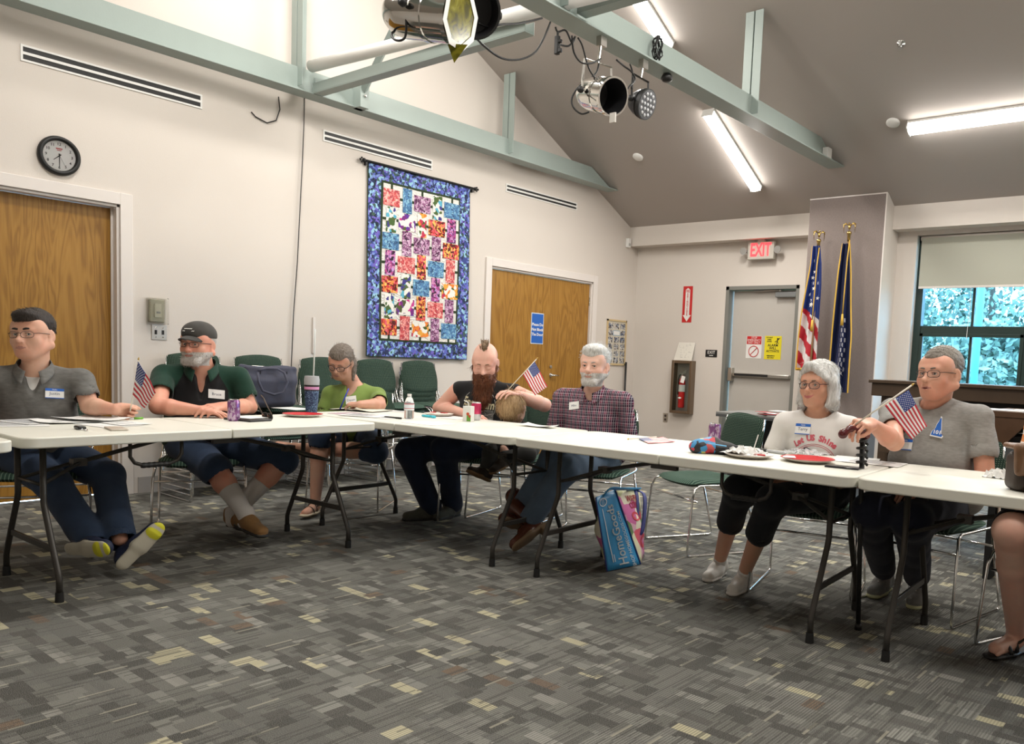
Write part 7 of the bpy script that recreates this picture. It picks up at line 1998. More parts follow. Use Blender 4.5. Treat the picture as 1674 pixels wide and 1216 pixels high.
# ---- person at the right edge, mostly outside the picture
J = seat(pd(1776, 690, 3.38), -20, .38, .05, pz_=.56)
J['head'] = pd(1786, 625, 3.33); J['HM'] = rotm(hy(J['head'], -20), 0, 0)
J['elR'] = J['shR']+A_([0, 0, -.25])+J['f']*.1; J['wrR'] = J['elR']+J['f']*.2+J['l']*.1+A_([0, 0, .02]); J['elL'] = J['shL']+A_([0, 0, -.25])+J['f']*.1; J['wrL'] = J['elL']+J['f']*.2-J['l']*.1+A_([0, 0, .02])
J['knR'] = pd(1655, 868, 3.02); J['knL'] = pd(1730, 870, 2.9); J['anR'] = pz(1660, 1034, .094); J['anL'] = pz(1740, 1044, .094)
for sd, q in (('R', -1), ('L', 1)): J['hand'+sd] = ((J['f']-J['l']*q*.4, A_([0, 0, 1])), dict(side=q, s=.92))
sc = .98; tf = nrm_(pz(1606, 1062, .03)-pz(1668, 1048, .03))
mm = {'skin': [skinmat('skin_light', (.56, .36, .28), .2), mat('lips_light', (.45, .2, .17), .5)]}
s, O, Mt = human('person cut off by the right edge, in orange stripes and black sandals', J, dict(s=sc), mm, dict(fat=.02, lr=(.088, .068, .058, .035),
    skinextra=[rc(J['anR']+A_([0, 0, -.035]), J['anR']+A_([0, 0, -.052])+tf*.125, .036, .031, .02), rc(J['anL']+A_([0, 0, -.035]), J['anL']+A_([0, 0, -.052])+tf*.125, .036, .031, .02)]+
    [rc(J['anR']+A_([0, 0, -.055])+tf*(.125-.008*k)+np.cross(tf, [0, 0, 1])*(-.026+.013*k), J['anR']+A_([0, 0, -.062])+tf*(.158-.009*k)+np.cross(tf, [0, 0, 1])*(-.028+.0135*k), .0105-.0010*k, .0095-.001*k, .003) for k in range(5)]))
head_extras(s, J['head'], J['HM'], O, sc)
hair_cap(J, M_gb, s, O, sc, [((0, -.024, .044), (.088, .105, .090), .01)], [('b', (0, .125, -.01), (.2, .080, .078), 0)])
g = NG('orange_stripes', .85); x, y, z = g.sep()
M_or = g.done(g.mix(g.math('LESS_THAN', g.math('FRACT', g.math('DIVIDE', z, .05)), .62), (.70, .62, .55), (.62, .22, .07)))
tee(J, O, s, M_or, .8, .02, .012, 81)
trousers(J, O, s, cloth_mat('khaki_shorts', (.06, .06, .07)), .88, (.105, .092, .0, .0), 13, 'shorts', fat=.01)
for sd in 'RL': sandal(J['an'+sd]+A_([0, 0, .0]), tf, [0, 0, 1], s, O, 1.0, M_black, M_black)
chair_under(J, 'green chair under the person at the right edge')
# ------------------------------------------------------------------ floor flags before the column
M_brass = mat('brass', (.60, .42, .15), .25, 1); M_fringe = mat('gold_fringe', (.62, .38, .05), .6)
def floor_flag(xp, yp, ztop, rows, colf, mats, label, eagle_turn, stars=None, seed=0, fringe='L'):
    s = empty('floor_flag', (xp, yp, 0)); tag(s, label, 'flag')
    MB().lathe([(.14, 0), (.14, .012), (.05, .03), (.03, .10)], 20).build('base', M_brass, s, smooth=True)
    MB().tube([(0, 0, .05), (0, 0, ztop-.14)], .014, 10).build('pole', mat('flag_pole_wood', (.25, .14, .06), .4), s, smooth=True)
    MB().lathe([(.016, ztop-.16), (.018, ztop-.09), (.026, ztop-.08), (.024, ztop-.06), (.012, ztop-.05)], 14).build('ferrule', M_brass, s, smooth=True)
    R3 = Matrix.Rotation(eagle_turn, 3, 'Z')
    mb = MB(); mb.X = Matrix.Translation((0, 0, ztop)) @ R3.to_4x4()
    mb.ball((0, 0, -.01), (.016, .016, .03), 8).ball((0, -.012, .028), (.010, .014, .010), 8)
    for sx in (-1, 1):
        for k in range(5):
            mb.tube([(sx*.01, 0, .0+.004*k), (sx*(.04+.006*k), 0, .035-.004*k), (sx*(.075-.004*k), 0, .018-.022*k)], [.008, .010, .003], 5, sq=.5)
    mb.build('eagle', M_brass, s, smooth=True)
    # cloth rows: (z, xleft, xright) in world
    NV, NU = 150, 56; rd = random.Random(seed); ph = rd.uniform(0, 6)
    zs = [r[0] for r in rows]; V_ = []; 
    def ip(z):
        for a, b in zip(rows, rows[1:]):
            if a[0] >= z >= b[0]:
                t = (a[0]-z)/(a[0]-b[0]); return a[1]*(1-t)+b[1]*t, a[2]*(1-t)+b[2]*t
        return rows[-1][1], rows[-1][2]
    def P(u, v):
        z = zs[0]+(zs[-1]-zs[0])*v; xl, xr = ip(z)
        wd = abs(xr-xl); low = .10*(u)*max(0, v-.8)*5
        return Vector((xl+(xr-xl)*u-xp, -.020-.035*math.sin(u*11+v*2.2+ph)*min(1, .3+v)-.015*math.sin(u*23+v*3), z+low*0-.0))
    mb = MB(); mb.v = [P(i/NU, j/NV) for i in range(NU+1) for j in range(NV+1)]
    for i in range(NU):
        for j in range(NV):
            mb.f.append((i*(NV+1)+j, i*(NV+1)+j+1, (i+1)*(NV+1)+j+1, (i+1)*(NV+1)+j)); mb.m.append(colf((i+.5)/NU, (j+.5)/NV))
    cl = mb.build('cloth', mats, s, smooth=True, solid=.002)
    if stars:
        mb = MB()
        for u, v in stars: star(mb, P(u, v)+Vector((0, -.006, 0)), (0, -1, 0), (.15, 0, 1), .024)
        mb.build('stars', M_fw, cl)
    mb = MB()
    if 'L' in fringe: mb.tube([P(0, k/20)+Vector((0, -.004, 0)) for k in range(21)], .008, 5)
    if 'R' in fringe: mb.tube([P(1, k/20)+Vector((0, -.004, 0)) for k in range(21)], .008, 5)
    if 'B' in fringe: mb.tube([P(k/12, 1)+Vector((0, -.004, 0)) for k in range(13)], .016, 5)
    mb.build('fringe', M_fringe, cl)
    MB().tube([(.02, -.02, ztop-.15), (.03, -.075, ztop-.35), (.025, -.085, ztop-.75), (.02, -.08, ztop-.95)], .006, 6).tube([(.02, -.08, ztop-.93), (.02, -.08, ztop-1.05)], [.010, .018], 8).build('tassel', M_fringe, s, smooth=True)
    return s
def fx(x, y, Y): q = ony(x, y, Y); return q
FYp = 8.44
def rws(L): 
    out = []
    for y, xl, xr in L:
        a = ony(xl, y, FYp); b = ony(xr, y, FYp); out.append((a[2], a[0], b[0]))
    return out
R1 = rws([(402, 1329, 1339), (430, 1327, 1341), (470, 1320, 1341), (510, 1313, 1339), (560, 1306, 1337), (603, 1301, 1336)])
def usc(u, v):
    if v < .50+.10*u: return 2
    return 0 if int((v*9.5-u*2.6+20)) % 2 == 0 else 1
st = [(.22+.3*((k*7) % 3)/2+.08*(k % 2), .12+.045*k) for k in range(9)]+[(.75, .3), (.8, .42), (.55, .47)]
e = ony(1336, 382, FYp)
floor_flag(e[0]+.01, FYp+.03, e[2], R1, usc, [M_fr, M_fw, M_fb], 'american floor flag with a gold fringe in front of the fabric column', .9, st, 1, 'LB')
R2 = rws([(398, 1378, 1388), (440, 1372, 1390), (500, 1366, 1391), (550, 1361, 1393), (640, 1352, 1388)])
M_dnavy = mat('flag_navy', (.012, .018, .065), .5)
e = ony(1387, 372, FYp)
s = floor_flag(e[0], FYp+.03, e[2]+.02, R2, lambda u, v: 1 if (.40 < u < .62 and .50 < v < .88 and (math.sin(u*70)*math.sin(v*95) > .25)) else 0, [M_dnavy, mat('flag_emblem_pale', (.42, .42, .46), .6)], 'dark blue state flag with gold edge in front of the fabric column', 0, None, 4, 'LR')
# ------------------------------------------------------------------ grey desk behind, with papers
a = ony(1170, 673, 7.0)
s = empty('office_desk', (-3.38, 7.30, 0)); tag(s, 'dark grey office desk by the exit door, covered with papers', 'desk')
M_dk = mat('desk_grey', (.075, .078, .080), .45); M_dtop = mat('desk_top_grey', (.20, .20, .19), .4)
MB().box((-.67, -.30, .69), (.75, .38, .722)).build('desktop', M_dtop, s, bev=.006)
MB().box((-.665, -.305, .675), (.745, -.295, .70)).build('front_edge', M_dk, s)
MB().box((-.05, -.24, .0), (.70, .34, .675)).build('pedestal', M_dk, s, bev=.004)
MB().box((-.60, -.20, .0), (-.56, .30, .675)).build('leg', M_dk, s); MB().box((-.56, .26, .25), (-.05, .28, .67)).build('modesty_panel', M_dk, s)
MB().box((.08, -.248, .55), (.14, -.241, .60)).build('label', M_white, s)
rnd = random.Random(21)
for k in range(13):
    x_ = -3.38+rnd.uniform(-.38, .62); y_ = 7.30+rnd.uniform(-.22, .25)
    o = MB().box((-.08, -.06, 0), (.08, .06, .0015+.001*(k % 4))).build('loose_paper', [M_paper, M_paper, mat('red_print', (.35, .06, .06), .7), mat('dark_print', (.08, .08, .10), .7)][k % 4] if 0 else (M_paper if k % 3 else mat('red_print', (.35, .06, .06), .7)), bev=0)
    o.location = (x_, y_, .7225+.002*k); o.rotation_euler = (0, 0, rnd.uniform(0, 3)); tag(o, ['red printed paper among the sheets on the grey desk', 'white paper among the sheets on the grey desk'][k % 3 > 0], 'paper', 'papers spread on the grey desk')
# ------------------------------------------------------------------ brown workstation and equipment at the right
M_brw = mat('dark_brown_wood', (.075, .048, .030), .4, var=.25, vscale=6); M_brw2 = mat('walnut_wood', (.10, .052, .028), .4, var=.3, vscale=10)
s = empty('upright_piano', (-1.0, 6.15, 0)); tag(s, 'dark brown upright piano closed, standing before the window', 'piano')
MB().box((-1.16, -.15, 1.0), (.85, .40, 1.095)).box((-1.18, -.17, 1.095), (.87, .42, 1.12)).build('lid', M_brw, s, bev=.004)
MB().box((-1.10, -.10, .0), (-1.02, .38, 1.0)).build('side_panel', M_brw, s, bev=.004); MB().box((.72, -.10, .0), (.80, .38, 1.0)).build('side_panel', M_brw, s, bev=.004)
MB().box((-1.02, .05, .30), (.72, .10, 1.0)).build('front_panel', M_black, s); MB().box((-1.02, -.30, .60), (.72, .05, .72)).build('key_bed', M_brw, s, bev=.004)
# media cart
cx0 = ony(1606, 700, 5.0)[0]
s = empty('media_cabinet', (cx0+.45, 5.25, 0)); tag(s, 'walnut media cabinet with an open bay, at the right behind the chairs', 'cabinet')
zt = ony(1640, 672, 5.0)[2]
MB().box((-.45, -.25, zt-.035), (.55, .35, zt)).build('top', M_brw2, s, bev=.003)
MB().box((-.45, -.25, .70), (-.41, .35, zt-.035)).build('side_panel', M_brw2, s); MB().box((.51, -.25, .0), (.55, .35, zt-.035)).build('side_panel', M_brw2, s)
MB().box((-.41, .28, .70), (.51, .34, zt-.035)).build('back_panel', M_black, s)
mb = MB(); mb.prism([(-.41, .70), (-.41, zt-.035), (-.20, zt-.035)], .02, 1, -.245); mb.build('corner_panel', M_brw2, s)
MB().box((-.47, -.30, .665), (.57, .35, .70)).build('shelf', mat('maple_shelf', (.35, .28, .18), .45), s, bev=.003)
MB().box((-.40, -.18, .0), (-.36, .33, .665)).build('side_panel', M_black, s); MB().box((-.36, .20, .05), (.51, .24, .66)).build('back_panel', M_black, s)
M_eq = mat('equipment_dark', (.03, .033, .036), .35)
o = MB().box((-.15, -.13, 0), (.15, .13, .10)).cbox((0, .03, .13), (.13, .06, .03), Matrix.Rotation(.3, 3, 'X')).build('printer', mat('printer_grey', (.10, .105, .11), .4), bev=.01)
o.location = (cx0+.20, 5.14, .70); tag(o, 'grey printer on the maple shelf of the walnut cabinet', 'printer')
o = MB().cbox((0, 0, .07), (.06, .010, .072), Matrix.Rotation(-.25, 3, 'X')).cbox((.0, .03, .01), (.065, .05, .01)).build('desk_phone', M_eq, bev=.004); o.location = (cx0+.14, 5.28, .84); tag(o, 'dark desk phone behind the grey printer', 'phone')
o = MB().box((-.12, -.08, 0), (.12, .08, .002)).build('paper_stack', M_paper); o.location = (cx0+.30, 5.12, .865); tag(o, 'white papers held above the grey printer', 'paper')
for k in range(3):
    o = MB().box((-.15, -.11, 0), (.15, .11, .003)).build('loose_paper', M_paper); o.location = (cx0+.05+.22*k, 5.15+.05*k, zt+.0005+.0032*k); o.rotation_euler = (0, 0, .2*k-.1); tag(o, 'white sheet lying on top of the walnut cabinet', 'paper', 'sheets on the walnut cabinet')
# ------------------------------------------------------------------ bags
M_slate = cloth_mat('slate_nylon', (.058, .060, .088), .25, 12, .55)
b0 = A_(onx(438, 668, -6.00)); b0[2] = .695
s = empty('tote_bag', (b0[0], b0[1], b0[2])); tag(s, 'slate blue tote bag with handles slumped on a stack of green chairs', 'bag')
P = [bx([0, 0, .12], [.085, .205, .125], None, .05, .02), bx([.0, .0, .25], [.055, .222, .075], None, .03, .05), rc([-.01, -.20, .31], [-.01, -.12, .25], .02, .04, .05), rc([-.01, .16, .27], [-.01, .23, .29], .04, .015, .04), bx([0, 0, .34], [.03, .25, .045], np.array(Matrix.Rotation(.10, 3, 'X')), .01, .03, 's')]
bo = organic('body', P, M_slate, s, .005, disp=folds(33, .010, 16))
tb = bvh_of(bo)
mb = MB(); mb.tube([(.12, -.155+.16*math.sin(0), .27), (.13, -.150, .20), (.135, -.12, .13), (.14, -.03, .10), (.14, .05, .12), (.135, .085, .20), (.11, .07, .27), (.08, .03, .300), (.08, -.06, .302), (.10, -.14, .285)], .010, 8, sq=.5)
mb.build('handle', M_slate, s, smooth=True)
MB().tube([(.062, -.10, .02), (.066, -.10, .28)], .003, 5).tube([(.062, .12, .02), (.066, .12, .28)], .003, 5).build('seam', M_black, s)
MB().tube([(.03, -.15, .315), (.03, .15, .30)], .006, 6).build('zip', M_steel, s)
# shopping bag on the floor
def bil(q, u, v): return (A_(q[0])*(1-u)+A_(q[1])*u)*(1-v)+(A_(q[3])*(1-u)+A_(q[2])*u)*v
def panel(q, m, name, parent, O, n=12, bulge=.0, wr=.006, seed=1, solid=.0012):
    nn = np.cross(A_(q[1])-q[0], A_(q[3])-q[0]); nn /= np.linalg.norm(nn); r = np.random.RandomState(seed); a, b, c = r.uniform(0, 6, 3)
    f = lambda u, v: bil(q, u, v)+nn*(bulge*math.sin(PI*u)*math.sin(PI*v)+wr*math.sin(u*7+v*4+a)*math.sin(v*9-u*3+b)*math.sin(PI*u)**.5)-O
    G = [[f(i/n, j/n) for j in range(n+1)] for i in range(n+1)]
    return MB().sheet(G).build(name, m, parent, smooth=True, solid=solid), f, nn
BL, BR, B2 = A_(onz(992, 934, .004)), A_(onz(1047, 922, .004)), A_(onz(1053, 903, .004))
BR2 = BR+nrm_(B2-BR)*.30; BL2 = BL+(BR2-BR)+A_([-.02, 0, 0])
TL, TR = A_(atd(973, 813, 4.55)), A_(atd(1005, 800, 4.72)); TR2 = A_(atd(1045, 802, 5.02)); TL2 = TL+(TR2-TR)*.9
O = (BL+BR+BR2+BL2)/4*[1, 1, 0]
s = empty('shopping_bag', V(O)); tag(s, 'blue and floral shopping bag standing on the carpet under the tables', 'bag')
M_hg = mat('bag_sky_blue', (.035, .27, .55), .4); M_hf = floral('bag_floral', [(.50, .50, .28), (.55, .08, .12), (.12, .20, .08), (.60, .35, .42), (.62, .60, .40), (.10, .25, .40), (.50, .12, .30), (.62, .58, .45)], 11)
M_navy = mat('bag_navy', (.02, .03, .17), .5)
q = [BL, BR, TR, TL]; o, fB, nB = panel(q, M_hg, 'blue_gusset', s, O, wr=.004)
if (C0-BL) @ nB < 0: nB = -nB
def on_panel(mb, f, n, lift):
    for i, v in enumerate(mb.v):
        p = f(min(1, max(0, v.x)), min(1, max(0, v.y))); mb.v[i] = Vector(p+n*lift)
mb = MB(); text_mb(mb, 'HomeGoods', .40, Matrix.Translation((.54, .44, 0)) @ Matrix.Scale(.30/.36, 4, (0, 1, 0)) @ Matrix.Rotation(PI/2, 4, 'Z'), font_sx=.46, bold=.006); on_panel(mb, fB, nB, .0045); mb.build('logo_lettering', M_white, s)
mb = MB(); text_mb(mb, 'SHOP HOMEGOODS.COM', .15, Matrix.Translation((.82, .36, 0)) @ Matrix.Rotation(PI/2, 4, 'Z'), font_sx=.42, bold=.002); on_panel(mb, fB, nB, .0045); mb.build('small_lettering', M_white, s)
mb = MB()
for (x0_, y0_, x1_, y1_) in ((.20, .10, .225, .82), (.26, .10, .28, .20)): mb.add([(x0_+(x1_-x0_)*a, y0_+(y1_-y0_)*b, 0) for b in [k/8 for k in range(9)] for a in (0, 1)], [(2*k, 2*k+1, 2*k+3, 2*k+2) for k in range(8)])
on_panel(mb, fB, nB, .0045); mb.build('logo_line', M_white, s)
mb = MB(); mb.tube([(.30+.16*math.cos(a*PI/8), .90+.055*math.sin(a*PI/8), 0) for a in range(16)], .012, 4, closed=True); on_panel(mb, fB, nB, .0045); 
mb = MB(); R_ = [(.30+.17*math.cos(a*PI/12), .90+.055*math.sin(a*PI/12), 0) for a in range(24)]; r2_ = [(.30+.14*math.cos(a*PI/12), .90+.045*math.sin(a*PI/12), 0) for a in range(24)]
mb.add(R_+r2_, [(k, (k+1) % 24, 24+(k+1) % 24, 24+k) for k in range(24)]); text_mb(mb, '100%', .11, Matrix.Translation((.30, .895, 0)), font_sx=.7); on_panel(mb, fB, nB, .0045); mb.build('round_mark', M_white, s)
o, fR, nR = panel([BR, BR2, TR2, TR], M_hf, 'front_panel', s, O, bulge=.03, wr=.012, seed=3)
if (C0-BR) @ nR < 0: nR = -nR
mb = MB(); text_mb(mb, 'WAFFLE', .13, Matrix.Translation((.5, .86, 0)), font_sx=.85, bold=.003); text_mb(mb, 'CONES', .13, Matrix.Translation((.5, .76, 0)), font_sx=.85, bold=.003); on_panel(mb, fR, nR, .004); mb.build('panel_lettering', mat('waffle_red', (.50, .05, .08), .5), s)
mb = MB()
for (cx_, cy_, rx, ry_) in ((.35, .60, .13, .07), (.72, .62, .15, .08), (.7, .22, .2, .10)): mb.add([(cx_+rx*math.cos(a*PI/8), cy_+ry_*math.sin(a*PI/8), 0) for a in range(16)], [tuple(range(16))])
on_panel(mb, fR, nR, .003); mb.build('fruit_print', mat('fruit_red2', (.50, .03, .05), .5), s)
panel([BL2, BL, TL, TL2], M_hf, 'rear_panel', s, O, bulge=.06, wr=.015, seed=5); panel([BR2, BL2, TL2, TR2], M_hg, 'far_gusset', s, O, seed=6)
MB().add([V(p-O) for p in (BL, BR, BR2, BL2)], [(0, 1, 2, 3)]).build('bottom', M_navy, s, solid=.002)
mb = MB()
for a, b in ((BL, TL), (BR, TR)): mb.tube([V(a-O+nB*.003), V(lerp(a, b, .5)-O+nB*.003), V(b-O+nB*.003)], .004, 5)
mb.build('piping', M_navy, s)
mb = MB(); h0, h1 = lerp(TR, TR2, .25), lerp(TR, TR2, .85)
mb.tube([V(p-O) for p in cat_([lerp(TR, TR2, .92), A_(atd(1054, 812, 4.95)), A_(atd(1051, 862, 4.86)), A_(atd(1043, 868, 4.84)), A_(atd(1041, 815, 4.92)), lerp(TR, TR2, .80)], 4)], .014, 6, sq=.3).build('handle', M_navy, s, smooth=True)
mb = MB(); mb.tube([V(p-O) for p in cat_([lerp(TL, TL2, .3)+A_([0, 0, 0]), lerp(TL, TL2, .4)+A_([.03, 0, .055]), lerp(TL, TL2, .8)+A_([.05, 0, .06]), TR2+A_([0, 0, .01])], 4)], .018, 6, sq=.3).build('handle', M_hg, s, smooth=True)
# bright cap on the table
c = A_(onz(1163, 741, TZ)); s = empty('cloth_cap', V(c)); tag(s, 'crumpled black cap with bright red and blue patches on the middle table', 'cap')
r3 = R_; X_ = nrm_(CAM[0]*[1, 1, 0]); Y_ = np.cross([0, 0, 1], X_)
L_ = lambda a, b, z: X_*a+Y_*b+A_([0, 0, z])
MX = np.stack([X_, Y_, A_([0, 0, 1])], 1)
P = [el(L_(-.050, 0, .030), [.062, .055, .040], MX, .02), el(L_(.045, .0, .028), [.070, .055, .034], MX, .02), el(L_(.0, .02, .050), [.045, .04, .030], MX, .02), rc(L_(.09, .0, .03), L_(.125, -.01, .030), .02, .012, .01), bx(L_(0, 0, -.05), [.3, .3, .052], None, .002, .003, 's')]
g = NG('patch_fabric', .6); v_ = g.vor(34); r_ = g.sep(v_)[0]; xr = g.math('ADD', g.math('MULTIPLY', g.sep()[0], float(X_[0])), g.math('MULTIPLY', g.sep()[1], float(X_[1])))
colr = g.ramp(r_, [(0, (.04, .25, .50)), (.22, (.50, .04, .06)), (.42, (.10, .35, .60)), (.55, (.62, .55, .15)), (.62, (.55, .10, .10)), (.8, (.015, .015, .02))], True)
M_patch = g.done(g.mix(g.math('GREATER_THAN', xr, .012), colr, (.012, .012, .014)))
organic('crown', P, M_patch, s, .004, disp=folds(44, .009, 45))
MB().tube([V(L_(-.03, -.072, .055)), V(L_(.02, -.074, .050)), V(L_(.06, -.066, .045))], .006, 6, sq=.5).build('blue_trim', mat('trim_sky', (.08, .35, .62), .5), s)
MB().cbox(V(L_(.135, -.01, .03)), (.008, .01, .016)).build('buckle', M_steel, s)
# leather satchel at the right edge
c = A_(onz(1667, 806, TZ)); s = empty('leather_satchel', V(c)); tag(s, 'brown leather satchel with a buckled strap on the right table, cut by the frame', 'bag')
M_lea = mat('worn_leather', (.15, .075, .035), .45, var=.35, vscale=18, bump=.3, bscale=60); M_lea2 = mat('dark_leather', (.030, .018, .012), .45)
bd = lambda a, b, z: L_(a, b, z)
P = [bx(bd(.155, .075, .075), [.16, .06, .075], MX, .03, .01)]
organic('body', P, M_lea2, s, .005, disp=folds(50, .004, 30))
P = [bx(bd(.150, .008, .120), [.165, .012, .055], MX, .010, .01), bx(bd(.150, .065, .170), [.165, .068, .010], MX, .010, .03), el(bd(-.01, .01, .13), [.012, .02, .05], MX, .02)]
organic('flap', P, M_lea, s, .004, disp=folds(51, .003, 35))
MB().cbox(V(bd(.045, -.010, .045)), (.011, .004, .045), Matrix([list(r) for r in MX])).build('strap', M_lea, s)
MB().cbox(V(bd(.045, -.017, .050)), (.017, .003, .014), Matrix([list(r) for r in MX])).cbox(V(bd(.045, -.018, .012)), (.010, .003, .010), Matrix([list(r) for r in MX])).build('buckle', M_steel, s, bev=.002)
MB().tube([V(bd(.04+.045*math.cos(a*.3), -.008, .10+.05*math.sin(a*.3))) for a in range(3, 11)], .0015, 5).build('stitching', mat('stitch', (.35, .22, .12), .6), s)
# ------------------------------------------------------------------ stage lights under the open truss
M_alu = mat('polished_aluminium', (.62, .61, .58), .10, 1)
M_alud = mat('dark_lamp_inside', (.02, .02, .022), .35)
def par_can(pb, pf, r, mcan, label, hang, inner=M_alud, lens=None):
    pb, pf = A_(pb), A_(pf); ax = nrm_(pf-pb); L = np.linalg.norm(pf-pb)
    s = empty('stage_light', V(pb)); tag(s, label, 'spotlight')
    x0 = nrm_(np.cross([0, 0, 1], ax)); M = Matrix([list(r_) for r_ in np.stack([x0, np.cross(ax, x0), ax], 1)])
    prof = [(r*.25, -.02), (r*.62, -.01), (r*.86, .03), (r*.95, .09), (r*.96, L*.55), (r*1.0, L*.55+.004), (r*1.0, L*.62), (r*.96, L*.63), (r*.97, L-.03), (r*1.07, L-.025), (r*1.07, L), (r*.97, L), (r*.95, L*.75), (r*.90, L*.35), (.001, L*.30)]
    n_out = 12
    MB().lathe(prof[:n_out], 36, R=M, cap=False).build('barrel', mcan, s, auto=35)
    MB().lathe(prof[n_out-1:], 36, R=M, cap=False).build('inside', inner, s, auto=35)
    c = A_([0, 0, 0])+ax*L*.42
    # yoke
    yk = MB(); up = A_(hang)-pb
    for sx in (-1, 1):
        yk.tube([V(c+x0*sx*(r*1.06)), V(c+x0*sx*(r*1.10)+A_([0, 0, .06])), V(c*1.0+x0*sx*r*.98+A_([0, 0, r*1.75]))], .012, 6, sq=.3)
    yk.tube([V(c+x0*r*.98+A_([0, 0, r*1.75])), V(c-x0*r*.98+A_([0, 0, r*1.75]))], .012, 6, sq=.4)
    yk.build('yoke', M_steel if mcan is not M_black else M_black, s)
    for sx in (-1, 1): MB().lathe([(.018, 0), (.022, .01), (.018, .03)], 8, V(c+x0*sx*(r*1.06)), Matrix([list(r_) for r_ in np.stack([ax, np.cross(x0*sx, ax), x0*sx], 1)])).build('knob', M_black, s, smooth=True)
    MB().tube([V(c+A_([0, 0, r*1.75])), V(up)], .010, 8).cbox(V(up-A_([0, 0, .03])), (.02, .03, .03)).build('clamp', M_steel, s)
    return s, M, ax, L
# large one near the top edge
pb, pf = atd(643, 20, 4.12), atd(750, 30, 3.98)
h = A_([ (pb[0]+pf[0])/2, (pb[1]+pf[1])/2, 3.262]); 
s, M, ax, L = par_can(pb, pf, .125, M_alu, 'large polished spotlight with a yellow gel at the top edge', [-3.45, 2.76, 3.26])
q = MB(); g8 = [(.150*math.cos(a*PI/4+PI/8), .150*math.sin(a*PI/4+PI/8)) for a in range(8)]
ring_o = [Vector((x_, y_, L+.012)) for x_, y_ in g8]; ring_i = [Vector((.118*math.cos(a*PI/4+PI/8), .118*math.sin(a*PI/4+PI/8), L+.012)) for a in range(8)]
q.X = M.to_4x4(); q.add(ring_o+ring_i, [(k, (k+1) % 8, 8+(k+1) % 8, 8+k) for k in range(8)]); q.build('gel_frame', M_white, s, solid=.002)
g = NG('olive_gel', .15); g.b.inputs['Transmission Weight'].default_value = .35
M_gel = g.done(g.ramp(g.noise(14, 3, None, .5, 1.5), [(.35, (.10, .09, .005)), (.6, (.30, .27, .02)), (.75, (.45, .42, .10))]))
q = MB(); q.X = M.to_4x4(); q.add([(.125*math.cos(a*PI/12), .125*math.sin(a*PI/12), L+.009) for a in range(24)], [tuple(range(24))]); 
q.build('gel', M_gel, s, solid=.001)
crn = M.to_4x4() @ Vector((0, 0, L+.02)); dnv = V(nrm_(A_([0, 0, -1])-ax*(-ax[2])))
MB().add([crn+dnv*.12+V(_r)*.05, crn+dnv*.21, crn+dnv*.12-V(_r)*.05], [(0, 1, 2)]).build('gel_corner', M_gel, s, solid=.001)
# black LED lamp right behind it
s, M, ax, L = par_can(atd(765, 14, 4.25), atd(777, 18, 4.12), .125, M_black, 'black lamp half hidden behind the large polished spotlight', [-3.45, 2.98, 3.26])
# middle one
s, M, ax, L = par_can(atd(957, 152, 5.36), atd(1003, 158, 5.14), .112, M_alu, 'polished spotlight with a dark open mouth under the open truss', [-3.46, 4.25, 3.262])
MB().cbox(V(M @ Vector((0, .0, L+.01))+Vector((.01, -.02, -.135))), (.022, .006, .03)).build('mount_tab', M_steel, s)
# LED par
s, M, ax, L = par_can(atd(1037, 166, 5.66), atd(1058, 171, 5.60), .095, M_black, 'round black led lamp hanging next to the polished spotlight', [-3.46, 4.72, 3.262])
mb = MB(); mb.X = M.to_4x4(); mb.lathe([(.095, L-.004), (.095, L+.002)], 24); mb.build('face', mat('led_face', (.10, .10, .11), .3), s)
mb = MB(); mb.X = M.to_4x4()
for rr, n_ in ((0, 1), (.036, 6), (.070, 12)):
    for k in range(n_): mb.ball((rr*math.cos(2*PI*k/n_), rr*math.sin(2*PI*k/n_), L+.004), (.013, .013, .006), 8)
mb.build('led_cluster', mat('led_lens', (.62, .63, .66), .1), s, smooth=True)
# cables
def cable(pts, label, r=.006, m=None, name='cable', grp=None):
    P = [A_(atd(x_, y_, d_)) for x_, y_, d_ in pts]; o = MB().tube([V(p) for p in cat_(P, 5)], r, 6).build(name, m or M_black, smooth=True); tag(o, label, 'cable', grp); return o
cable([(782, 38, 4.2), (800, 44, 4.25), (820, 40, 4.3), (850, 38, 4.5), (886, 30, 4.75)], 'black cable running level from the large spotlight to the truss')
cable([(770, 52, 4.2), (790, 74, 4.3), (820, 95, 4.45), (850, 97, 4.6), (875, 85, 4.7), (890, 60, 4.78), (900, 36, 4.82)], 'black cable sagging from the large spotlight up to the truss')
cable([(648, 50, 4.1), (640, 55, 4.05), (644, 64, 4.02), (655, 66, 4.0), (663, 58, 4.0), (664, 30, 3.98), (660, 2, 3.98)], 'black power lead looped at the back of the large spotlight')
cable([(963, 183, 5.2), (950, 186, 5.2), (937, 175, 5.2), (935, 160, 5.2), (945, 143, 5.2), (960, 132, 5.25), (975, 118, 5.25), (980, 98, 5.25)], 'black lead curling round the back of the open spotlight')
cable([(908, 44, 4.95), (912, 52, 4.97), (925, 50, 5.0), (935, 70, 5.02), (940, 60, 5.05), (930, 75, 5.05), (912, 72, 4.97)], 'tangle of black cable by the plug under the open truss')
cable([(935, 58, 5.0), (938, 85, 5.05), (950, 102, 5.1), (968, 103, 5.15), (982, 96, 5.2)], 'black cable swinging below the truss to the open spotlight')
cable([(945, 62, 5.05), (952, 75, 5.1), (962, 110, 5.15), (972, 127, 5.2)], 'black cable dropping to the yoke of the open spotlight')
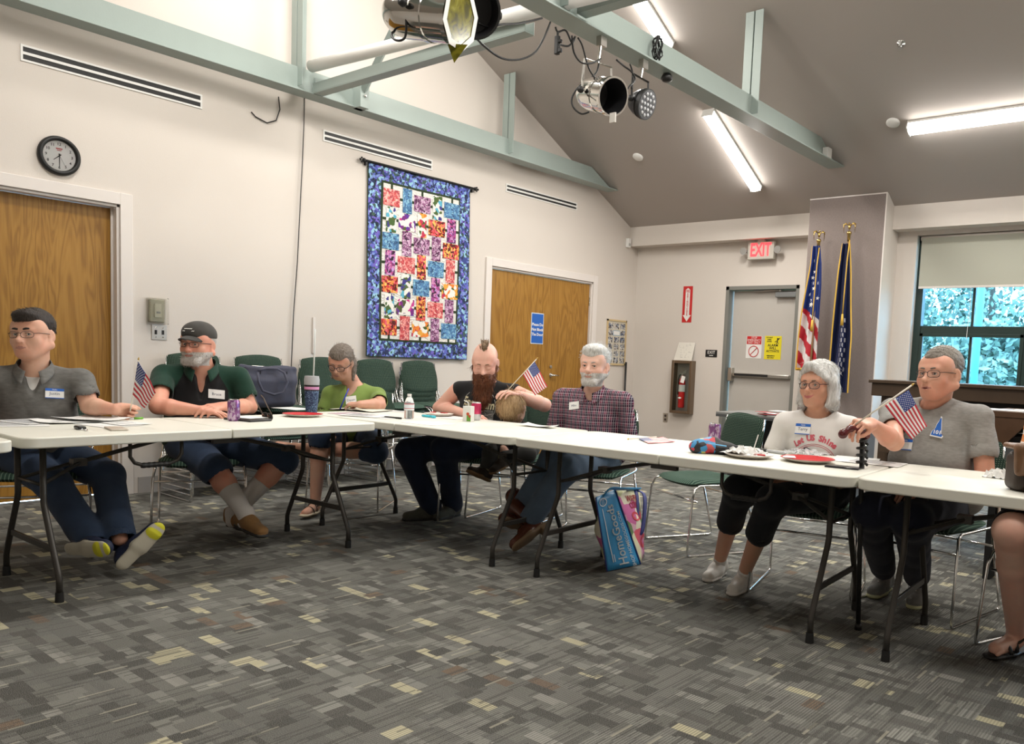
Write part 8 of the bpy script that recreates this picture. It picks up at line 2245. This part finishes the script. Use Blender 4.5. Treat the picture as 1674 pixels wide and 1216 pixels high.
cable([(1008, 98, 5.3), (1020, 108, 5.4), (1032, 117, 5.45), (1038, 130, 5.5), (1028, 142, 5.45), (1024, 150, 5.4)], 'black cable between the two hanging lamps')
cable([(1030, 105, 5.45), (1034, 120, 5.5), (1032, 145, 5.5)], 'short black cable beside the led lamp')
o = MB().cbox((0, 0, 0), (.014, .014, .055)).tube([(0, 0, .05), (0, 0, .085)], .008, 6).cbox((.02, 0, .02), (.014, .01, .010)).cbox((.02, 0, -.035), (.016, .01, .012)).build('power_plug', M_black, bev=.004); o.location = V(atd(911, 74, 4.97)); tag(o, 'black plug block hanging in the cables under the truss', 'plug')
o = None
P = [A_(atd(1075, 78, 5.72))+A_([.02*math.sin(a*.9), (.035+.012*math.sin(a*1.7))*math.cos(a*.52), (.075+.014*math.sin(a*2.3))*math.sin(a*.52)]) for a in range(90)]
o = MB().tube([V(p) for p in P], .004, 5).build('cable_coil', M_black, smooth=True); tag(o, 'coil of thin black cable tied on the side of the open truss', 'cable')
o = MB().lathe([(.03, 0), (.045, .02), (.03, .05)], 14).build('truss_speaker', M_black, smooth=True); o.location = (TX2+.03, 5.02, 3.205); tag(o, 'small dark round fitting under the open truss', 'fitting')
# small white box at the far truss end
p_ = atd(1351, 243, 8.2); o = MB().box((-.03, -.05, 0), (.03, .05, .10)).build('junction_box', M_fix, bev=.004); o.location = (TX2+.05, 7.86, 3.275); tag(o, 'small pale box sitting on the far end of the open truss', 'box')
# black carry handle under the middle table's edge and under the left one
for tb_, u0 in ((tab_mid, 1.20), (tab_left, .47)):
    pts = [(0, 0, 0), (.0, 0, -.07), (.02, 0, -.10), (.06, 0, -.115), (.18, 0, -.115), (.22, 0, -.10), (.24, 0, -.07), (.24, 0, 0)]
    mb = MB(); mb.X = Matrix.Translation((u0, .10, TZ-.05)); h_ = mb.tube(pts, .009, 8).build('carry_handle', M_legm, tb_, smooth=True)
    mb = MB(); mb.X = Matrix.Translation((u0, .10, TZ-.05)); mb.tube([(.05+.012*k, 0, -.115) for k in range(12)], [.014 if k % 2 else .012 for k in range(12)], 8).build('grip', M_black, h_, smooth=False)
